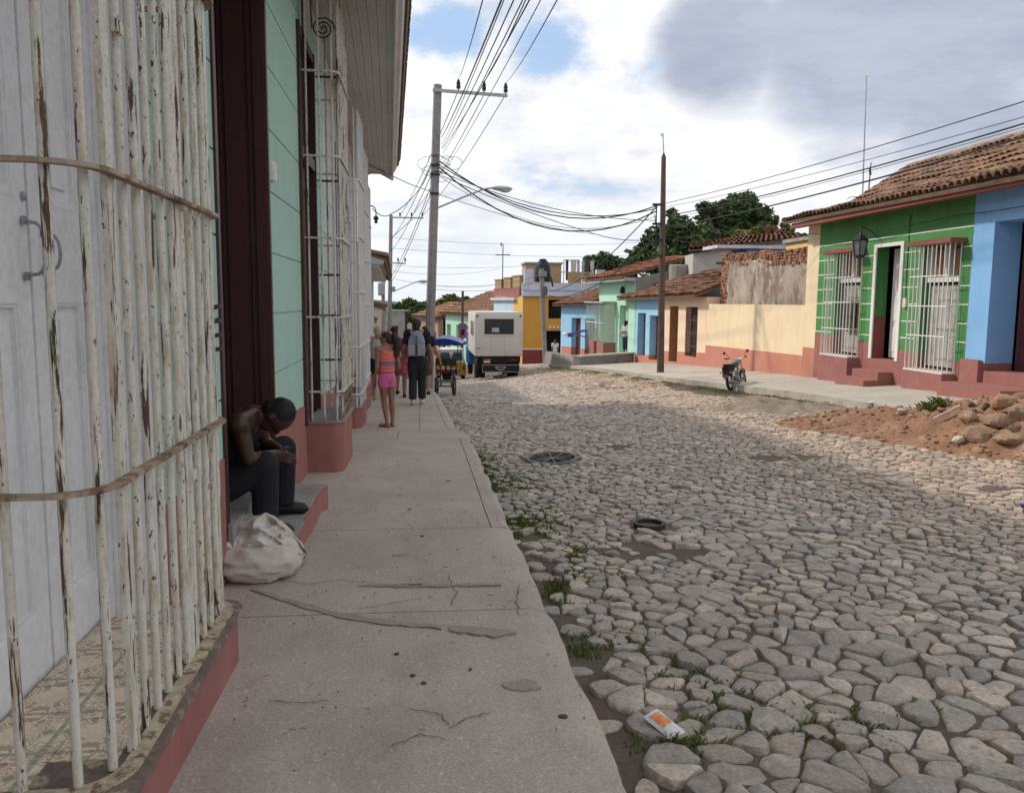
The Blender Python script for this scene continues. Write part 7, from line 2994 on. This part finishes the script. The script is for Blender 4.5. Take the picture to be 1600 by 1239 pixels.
def bwheel(y, r):
    q = node('wheel', mo)
    mb = MB()
    n, m_ = 28, 8
    vs, fs = [], []
    for k in range(n):
        a = 2 * pi * k / n
        for s in range(m_):
            b = 2 * pi * s / m_
            rr_ = r - .045 + .045 * cos(b)
            vs.append((.048 * sin(b), y + rr_ * cos(a), r + rr_ * sin(a)))
    for k in range(n):
        for s in range(m_):
            fs.append((k * m_ + s, ((k + 1) % n) * m_ + s, ((k + 1) % n) * m_ + (s + 1) % m_, k * m_ + (s + 1) % m_))
    mb.add(vs, fs)
    mm(mb).build('tyre', m_rubber, q, smooth=60)
    mb = MB()
    for k in range(20):
        a, b = 2 * pi * k / 20, 2 * pi * (k + 1) / 20
        rr_ = r - .085
        mb.bar((0, y + rr_ * cos(a), r + rr_ * sin(a)), (0, y + rr_ * cos(b), r + rr_ * sin(b)), .05, .02, up=(1, 0, 0))
    for k in range(10):
        a = 2 * pi * k / 10
        mb.tube([(0, y, r), (0, y + (r - .09) * cos(a), r + (r - .09) * sin(a))], .006, 4)
    mb.lathe((0, y, r), [(.06, -.06), (.06, .06)], 12, axis='x')
    mm(mb).build('rim', m_galv, q)


bwheel(0, .29)
bwheel(1.22, .29)


def bpart(name, mat, fn, parent=None, smooth=50):
    mb = MB()
    fn(mb)
    return mm(mb).build(name, mat, parent or mo, smooth=smooth)


def f_frame(mb):
    mb.tube([(0, .95, .82), (0, .80, .55), (0, .62, .32), (0, .35, .35), (0, .3, .6), (0, .75, .75), (0, .95, .82)], .022, 6)
    for s in (-.07, .07):
        mb.tube([(s, 0, .29), (s, .38, .36)], .018, 6)
        mb.tube([(s, .02, .32), (s, .12, .62)], .022, 6)
        mb.tube([(s, .3, .6), (s, -.25, .68)], .014, 6)


def f_fork(mb):
    for s in (-.075, .075):
        mb.tube([(s, 1.22, .29), (s, 1.10, .6), (s, .98, .92)], .02, 7)
    mb.tube([(-.34, .80, 1.0), (-.28, .90, .99), (-.08, .98, .95), (.08, .98, .95), (.28, .90, .99), (.34, .80, 1.0)], .013, 6)


def f_mirror(mb, s):
    mb.tube([(s * .24, .92, .99), (s * .30, .90, 1.12), (s * .36, .88, 1.17)], .008, 5)
    mb.ell((s * .38, .87, 1.18), (.042, .012, .05), None, 10, 7)


bpart('frame', m_blackm, f_frame)
bpart('fork', m_galv, f_fork)
for s in (-1, 1):
    bpart('grip', m_rubber, lambda mb: mb.tube([(s * .27, .91, .99), (s * .36, .78, 1.0)], .02, 7))
    bpart('mirror', m_blackm, lambda mb: f_mirror(mb, s))
    bpart('rear_shock', m_galv, lambda mb: mb.tube([(s * .09, .0, .31), (s * .09, .10, .62)], .028, 8))


def f_tank(mb):
    mb.ell((0, .66, .80), (.13, .27, .12), Matrix.Rotation(radians(8), 3, 'X'), 14, 10)


def f_seat(mb):
    loft(mb, [((0, .46, .78), .10, .05), ((0, .2, .775), .13, .055), ((0, -.1, .80), .12, .05), ((0, -.28, .83), .07, .03)], Vector((0, 0, 1)))


def f_tail(mb):
    mb.hexa([(-.10, -.30, .64), (.10, -.30, .64), (.11, .25, .60), (-.11, .25, .60), (-.08, -.34, .78), (.08, -.34, .78), (.12, .25, .74), (-.12, .25, .74)])


bpart('fuel_tank', M('silver_blue_tank', (.15, .18, .25), (.03, .045, .12), 9, .25, 0, vary=.05), f_tank)
bpart('seat', m_rubber, f_seat)
bpart('tail_fairing', m_blackm, f_tail)
bpart('tail_lamp', M('dark_red_lens3', (.07, .014, .012), None, 4, .3, 0), lambda mb: mb.obox((0, -.345, .62), (.14, .04, .12)))
bpart('number_plate', M('faded_plate', (.16, .08, .07), None, 4), lambda mb: mb.obox((0, -.35, .50), (.18, .01, .13), Matrix.Rotation(radians(-12), 3, 'X')))
bpart('mudguard', m_blackm, lambda mb: [mb.bar((0, .30 * cos(a) * 1.08 - .0, .29 + .34 * sin(a)), (0, .30 * cos(a + .28) * 1.08, .29 + .34 * sin(a + .28)), .12, .012, up=(0, cos(a), sin(a))) for a in [pi * .45 + .28 * k for k in range(5)]])
bpart('front_mudguard', M('silver_blue_tank', (.42, .46, .56), None, 5), lambda mb: [mb.bar((0, 1.22 + .34 * cos(a), .29 + .34 * sin(a)), (0, 1.22 + .34 * cos(a + .25), .29 + .34 * sin(a + .25)), .10, .012, up=(0, cos(a), sin(a))) for a in [pi * .2 + .25 * k for k in range(6)]])


def f_engine(mb):
    mb.obox((0, .52, .34), (.20, .30, .20))
    mb.lathe((0, .66, .42), [(.09, 0), (.10, .04), (.08, .06), (.10, .08), (.08, .1), (.1, .12), (.08, .14), (.09, .18)], 10)
    mb.lathe((.11, .48, .34), [(.09, -.02), (.09, .03)], 12, axis='x')


bpart('engine', m_galv, f_engine)
bpart('exhaust', m_galv, lambda mb: mb.tube([(.06, .72, .42), (.10, .78, .28), (.13, .5, .2), (.14, .1, .24), (.14, -.30, .32)], [.018, .02, .025, .04, .04], 8))
bpart('headlamp', m_galv, lambda mb: mb.ell((0, 1.06, .90), (.085, .07, .085)))
bpart('side_stand', m_blackm, lambda mb: mb.tube([(-.08, .40, .26), (-.20, .34, .05)], .012, 5))
for s in (-1, 1):
    bpart('indicator', M('orange_lens', (.42, .09, .03), None, 4), lambda mb: [mb.ell((s * .16, -.26, .60), (.035, .03, .025)), mb.bar((0, -.26, .60), (s * .14, -.26, .60), .014)])
    bpart('foot_peg', m_blackm, lambda mb: mb.bar((s * .05, .40, .27), (s * .20, .38, .27), .025))

# ================================================================== RUBBLE, SACK, STREET FITTINGS
rz = random.Random(41)


def on_heap(px, py):
    d = ray(px, py)
    t = 6.0
    while t < 25:
        p = EYE + d * t
        if 4.7 < p.x < 10 and 4.6 < p.y < 15.4:
            z = max(heap_surface(p.x, p.y), zroad(p.x, p.y))
        else:
            z = zroad(p.x, p.y)
        if p.x > xCR(p.y):
            z = max(z, zR(p.y) - .14)
        if p.z <= z:
            return p
        t += .02
    return EYE + d * 11


ROCKS = [(1528, 674, 62, 28, 'large rounded ochre rock lowest in the middle of the rubble heap', (1.0, .9, .82)),
         (1516, 652, 42, 22, 'tilted ochre boulder above the large rounded rock in the rubble', (1.0, .9, .8)),
         (1562, 655, 54, 20, 'long reddish brown slab lying between two boulders in the rubble', (.85, .78, .72)),
         (1570, 625, 50, 22, 'orange earth covered boulder crowning the rubble heap by the red step', (1.05, .85, .68)),
         (1592, 642, 44, 30, 'flat faced pinkish grey slab leaning at the far end of the rubble', (.95, .9, .88)),
         (1580, 684, 52, 18, 'low pale brown rock at the foot of the rubble near the cobbles', (.95, .88, .8)),
         (1517, 631, 13, 9, 'small dark grey stone beside the white one on top of the rubble', (.35, .37, .42)),
         (1527, 630, 12, 10, 'small chalk white stone on top of the rubble heap', (2.1, 2.3, 2.5)),
         (1541, 634, 18, 12, 'blackish stone next to the chalk white one on the rubble', (.25, .25, .27)),
         (1587, 668, 22, 12, 'dark brown rock wedged behind the low pale rock in the rubble', (.6, .52, .48)),
         (1600, 608, 20, 12, 'dark grey lump at the highest edge of the rubble', (.4, .4, .42)),
         (1552, 664, 18, 10, 'brown fist sized stone between slab and rounded rock', (.7, .6, .55)),
         (1498, 636, 16, 9, 'reddish stone at the near shoulder of the rubble top', (.9, .78, .7)),
         (1472, 640, 16, 7, 'flat reddish stone at the low end of the rubble heap', (1.0, .85, .75))]
for k, (px, py, w_, h_, lab, t) in enumerate(ROCKS):
    p = on_heap(px, py + h_ * .3)
    sc_ = p.y / FPX
    mb = MB()
    rot = Matrix.Rotation(rz.uniform(-.5, .5), 3, 'Z') @ Matrix.Rotation(rz.uniform(-.3, .3), 3, 'Y')
    hw, hh = w_ * sc_ * .56, h_ * sc_ * .62
    hw, hh = hw * 1.15, hh * 1.2
    mb.rock(p + Vector((0, 0, hh * .3)), (hw, hw * .7, hh), rot, k + 3, 14, 9)
    o = mb.build('rubble_rock', m_rock, smooth=12)
    set_tint(o, [t] * len(mb.v))
    tag(o, lab, 'rock', 'rocks heaped on the rubble')
mb, tl = MB(), []
for k in range(2600):
    x, y = rz.uniform(5.4, 9), rz.uniform(6.5, 13.8)
    h = heapz(x, y)
    if h < .0 or x > 9.3:
        if h < -.05 or rz.random() < .6:
            continue
    s = rz.choice((.010, .012, .016, .02, .025, .03, .04, .05)) * rz.uniform(.7, 1.2)
    b0 = len(mb.v)
    mb.rock((x, y, heap_surface(x, y) + s * .3), (s, s * .8, s * .6), Matrix.Rotation(rz.uniform(0, 6), 3, 'Z'), k % 40, 6, 4)
    t = rz.choice(((1, .85, .7), (1.2, .9, .7), (.8, .7, .62), (1.4, 1.35, 1.3), (.7, .66, .64), (.95, .7, .5)))
    tl += [t] * (len(mb.v) - b0)
set_tint(mb.build('rubble_stones', m_rock, smooth=30, kind='stuff'), tl)
p, q = on_heap(1459, 660), on_heap(1500, 648)
mb = MB()
mb.bar(p + Vector((0, 0, .05)), q + Vector((0, 0, .12)), .06, .03)
tag(mb.build('plank', M('pale_board', (.52, .45, .38), None, 6)), 'pale narrow board lying across the red soil', 'plank')
for px, py, s, lab, colr in ((1362, 632, .10, 'crumpled white paper scrap at the far kerb above the red soil', (.7, .7, .69)), (1500, 692, .16, 'crumpled whitish plastic scrap at the foot of the rubble heap', (.55, .5, .42)), (1410, 646, .14, 'broken pale plaster lump lying on the red soil', (.52, .42, .34))):
    p = on_heap(px, py)
    mb = MB()
    mb.rock(p + Vector((0, 0, s * .3)), (s, s * .6, s * .4), Matrix.Rotation(.4, 3, 'Z'), px, 10, 7, .7)
    tag(mb.build('litter', M('scrap_%d' % px, colr, None, 9)), lab, 'litter')
MB_b = at(1592, 879, 6.6)
mb = MB()
mb.rock((MB_b.x, MB_b.y, zroad(MB_b.x, MB_b.y) + .03), (.035, .02, .02), Matrix.Identity(3), 5, 8, 6)
tag(mb.build('litter', M('blue_scrap', (.03, .06, .3), None, 9)), 'tiny blue plastic scrap between the cobbles at the frame edge', 'litter')

# sack of woven plastic lying by the doorway
m_sack = M('white_woven_sack', (.58, .53, .48), (.48, .43, .385), 4, .75, .3, 120, vary=.1, stains=(((.38, .28, .2), (5, 5, 5), .56, .75, .6), ((.66, .66, .66), (4, 4, 4), .55, .7, .6)))
sk = thing('sack', 'dirty white woven plastic sack slumped on the pavement beside the seated man', 'sack', (-.93, 4.98, zL(5)))


def sack_lump(c, r, seed, amp, folds):
    mb = MB()
    nu, nv = 72, 36
    vs, fs = [], []
    for j in range(nv + 1):
        th = pi * j / nv
        for i in range(nu):
            a = 2 * pi * i / nu
            d = Vector((sin(th) * cos(a), sin(th) * sin(a), cos(th)))
            rd = 1 - 1.4 * abs(mnoise.noise(d * 2.1 + Vector((seed, 0, 0)))) * 1.0
            fold = (1 - abs(mnoise.noise(Vector((d.x * 1.4 + d.z, d.y * folds, d.z * folds * .7 + seed)))))
            k = 1 + amp * (rd - .75) + amp * .9 * (fold - .75) + .02 * mnoise.noise(d * 9)
            sq = (abs(d.x) ** 3 + abs(d.y) ** 3 + abs(d.z) ** 3) ** (-1 / 3) * .5 + .5
            p = Vector((d.x * r[0], d.y * r[1], d.z * r[2])) * k * sq
            p = p + Vector(c)
            zmin = zL(p.y) + .006
            if p.z < zmin:
                p.z = zmin
            vs.append(p)
    for j in range(nv):
        for i in range(nu):
            fs.append((j * nu + i, (j + 1) * nu + i, (j + 1) * nu + (i + 1) % nu, j * nu + (i + 1) % nu))
    mb.add(vs, fs)
    return mb


zs = zL(5)
sack_lump((-1.00, 4.93, zs + .09), (.27, .21, .115), 3.1, .14, 2.2).build('filled_part', m_sack, sk, smooth=60)
sack_lump((-1.00, 5.08, zs + .17), (.20, .11, .085), 8.7, .2, 2.0).build('stuffed_top', m_sack, sk, smooth=60)
# the mouth of the sack: stiff cloth folded over towards the viewer, with sharp creases
topc = [(352, 812, 5.20), (378, 803, 5.20), (411, 797, 5.18), (430, 806, 5.16), (450, 822, 5.16), (468, 840, 5.16), (479, 862, 5.17)]
botc = [(352, 856, 4.86), (376, 868, 4.84), (405, 866, 4.84), (432, 872, 4.88), (452, 884, 4.94), (466, 882, 5.0), (479, 872, 5.10)]
NU, NV = 60, 28
rows = []
for jj in range(NV + 1):
    v_ = jj / NV
    row = []
    for ii in range(NU + 1):
        u = ii / NU * (len(topc) - 1)
        k = min(len(topc) - 2, int(u))
        f_ = u - k
        a = [lerp(topc[k][q], topc[k + 1][q], f_) for q in range(3)]
        b = [lerp(botc[k][q], botc[k + 1][q], f_) for q in range(3)]
        p = at(*a).lerp(at(*b), v_)
        un = ii / NU
        c1 = 1 - abs(mnoise.noise(Vector((un * 5 + v_ * 2.2, v_ * 1.2 - un, 2.0)))) * 2
        c2 = 1 - abs(mnoise.noise(Vector((un * 3 - v_ * 4.5, v_ * 2 + un * 2, 7.0)))) * 2
        c3 = 1 - abs(mnoise.noise(Vector((un * 11 + v_ * 6, v_ * 5 - un * 3, 4.0)))) * 2
        out_ = .05 * sin(pi * v_) * (1 - .5 * un) + .058 * (c1 - .55) + .036 * (c2 - .5) + .014 * (c3 - .5)
        row.append((p.x, p.y - out_, p.z + .5 * out_))
    rows.append(row)
mb = MB()
curved_sheet(mb, rows)
curved_sheet(mb, [[(a, b + .008, c - .004) for a, b, c in rw][::-1] for rw in rows])
mb.build('flap', m_sack, sk, smooth=32)

# manhole frames
mh1 = thing('manhole_frame', 'large open iron manhole frame with radial spokes standing proud of the cobbles', 'manhole frame', (MAN1.x, MAN1.y, zroad(MAN1.x, MAN1.y)))
z0 = zroad(MAN1.x, MAN1.y)
tl_ = Matrix.Rotation(radians(-2.5), 3, 'Y') @ Matrix.Rotation(radians(2), 3, 'X')


def ring(c, r0, r1, z0_, z1_, n=36, tilt=None):
    mb = MB()
    vs, fs = [], []
    for r_, z in ((r1, z0_), (r1, z1_), (r0, z1_), (r0, z0_)):
        for k in range(n):
            a = 2 * pi * k / n
            p = Vector((r_ * cos(a), r_ * sin(a), z))
            vs.append(Vector(c) + (tilt @ p if tilt else p))
    for j in range(4):
        for k in range(n):
            fs.append((j * n + k, j * n + (k + 1) % n, ((j + 1) % 4) * n + (k + 1) % n, ((j + 1) % 4) * n + k))
    return mb.add(vs, fs)


m_cast = M('worn_cast_iron', (.20, .185, .17), (.13, .12, .11), 8, .6, .2, 40, vary=.2)
ring((MAN1.x, MAN1.y, z0 + .02), .285, .325, -.05, .02, tilt=tl_).build('rim', m_cast, mh1, smooth=40)
mb = MB()
for k in range(5):
    a = pi * k / 5 + .3
    d = Vector((cos(a), sin(a), 0))
    mb.bar(Vector((MAN1.x, MAN1.y, z0 + .026)) + tl_ @ (d * -.286), Vector((MAN1.x, MAN1.y, z0 + .026)) + tl_ @ (d * .286), .016, .014)
mb.build('spoke', m_cast, mh1)
ring((MAN1.x, MAN1.y, z0 + .008), 0.0005, .286, -.02, .0).build('dark_hole_disc', m_dark, mh1)  # near-black disc inside the open frame; the hole's shade is put into its colour
mh2 = thing('valve_ring', 'small raised dark iron ring of a water valve standing in the cobbles', 'valve ring', (MAN2.x, MAN2.y, zroad(MAN2.x, MAN2.y)))
z0 = zroad(MAN2.x, MAN2.y)
ring((MAN2.x, MAN2.y, z0 + .0), .105, .132, -.04, .045).build('ring', M('dark_cast_iron', (.045, .042, .042), (.03, .028, .028), 8, .6, .2), mh2, smooth=40)
ring((MAN2.x, MAN2.y, z0 + .012), .0005, .104, -.05, .0).build('fill', m_dirt, mh2)

# litter packet on the cobbles
pk_ = at(1037, 1149, 3.12)
pz = zroad(pk_.x, pk_.y) + .035
pk = thing('food_packet', 'crumpled white foil packet with orange red print lying on the cobbles by the kerb', 'packet', (pk_.x, pk_.y, pz))
PR = Matrix.Rotation(radians(28), 3, 'Z') @ Matrix.Rotation(radians(-10), 3, 'Y') @ Matrix.Rotation(radians(12), 3, 'X')
mb = MB()
rows, rows2 = [], []
for j in range(9):
    rows.append([])
    rows2.append([])
    for i in range(7):
        u, v_ = i / 6 - .5, j / 8 - .5
        th_ = .014 * (1 - (2 * u) ** 4) * (1 - (2 * v_) ** 4) + .004 * mnoise.noise(Vector((i * .7, j * .7, 2)))
        a = Vector((u * .082, v_ * .165, th_ + .002))
        b = Vector((u * .082, v_ * .165, -th_ * .5))
        rows[-1].append(tuple(Vector((pk_.x, pk_.y, pz)) + PR @ a))
        rows2[-1].append(tuple(Vector((pk_.x, pk_.y, pz)) + PR @ b))
curved_sheet(mb, rows)
curved_sheet(mb, [q[::-1] for q in rows2])
mb.build('wrapper', M('white_foil', (.72, .71, .72), (.62, .61, .63), 9, .35, .1), pk, smooth=180)
mb = MB()
curved_sheet(mb, [[tuple(Vector(p) + PR @ Vector((0, 0, .0012))) for p in q[1:6]] for q in rows[3:8]])
mb.build('printed_label', M('orange_red_print', (.62, .12, .05), (.72, .38, .12), 34, .4, 0), pk, smooth=180)

# ================================================================== labels that tell look-alike cables apart
by = {}
for o in list(sc.objects):
    if o.get('category') == 'cable':
        by.setdefault(o['label'], []).append(o)
ORD = ('uppermost', 'second', 'third', 'fourth', 'fifth', 'sixth', 'lowest')
for lab, os_ in by.items():
    if len(os_) > 1:
        os_.sort(key=lambda o: -sum(v_.co.z for v_ in o.data.vertices) / len(o.data.vertices))
        for k, o in enumerate(os_):
            word = 'lowest' if k == len(os_) - 1 else ORD[k]
            o['label'] = word + ' ' + lab
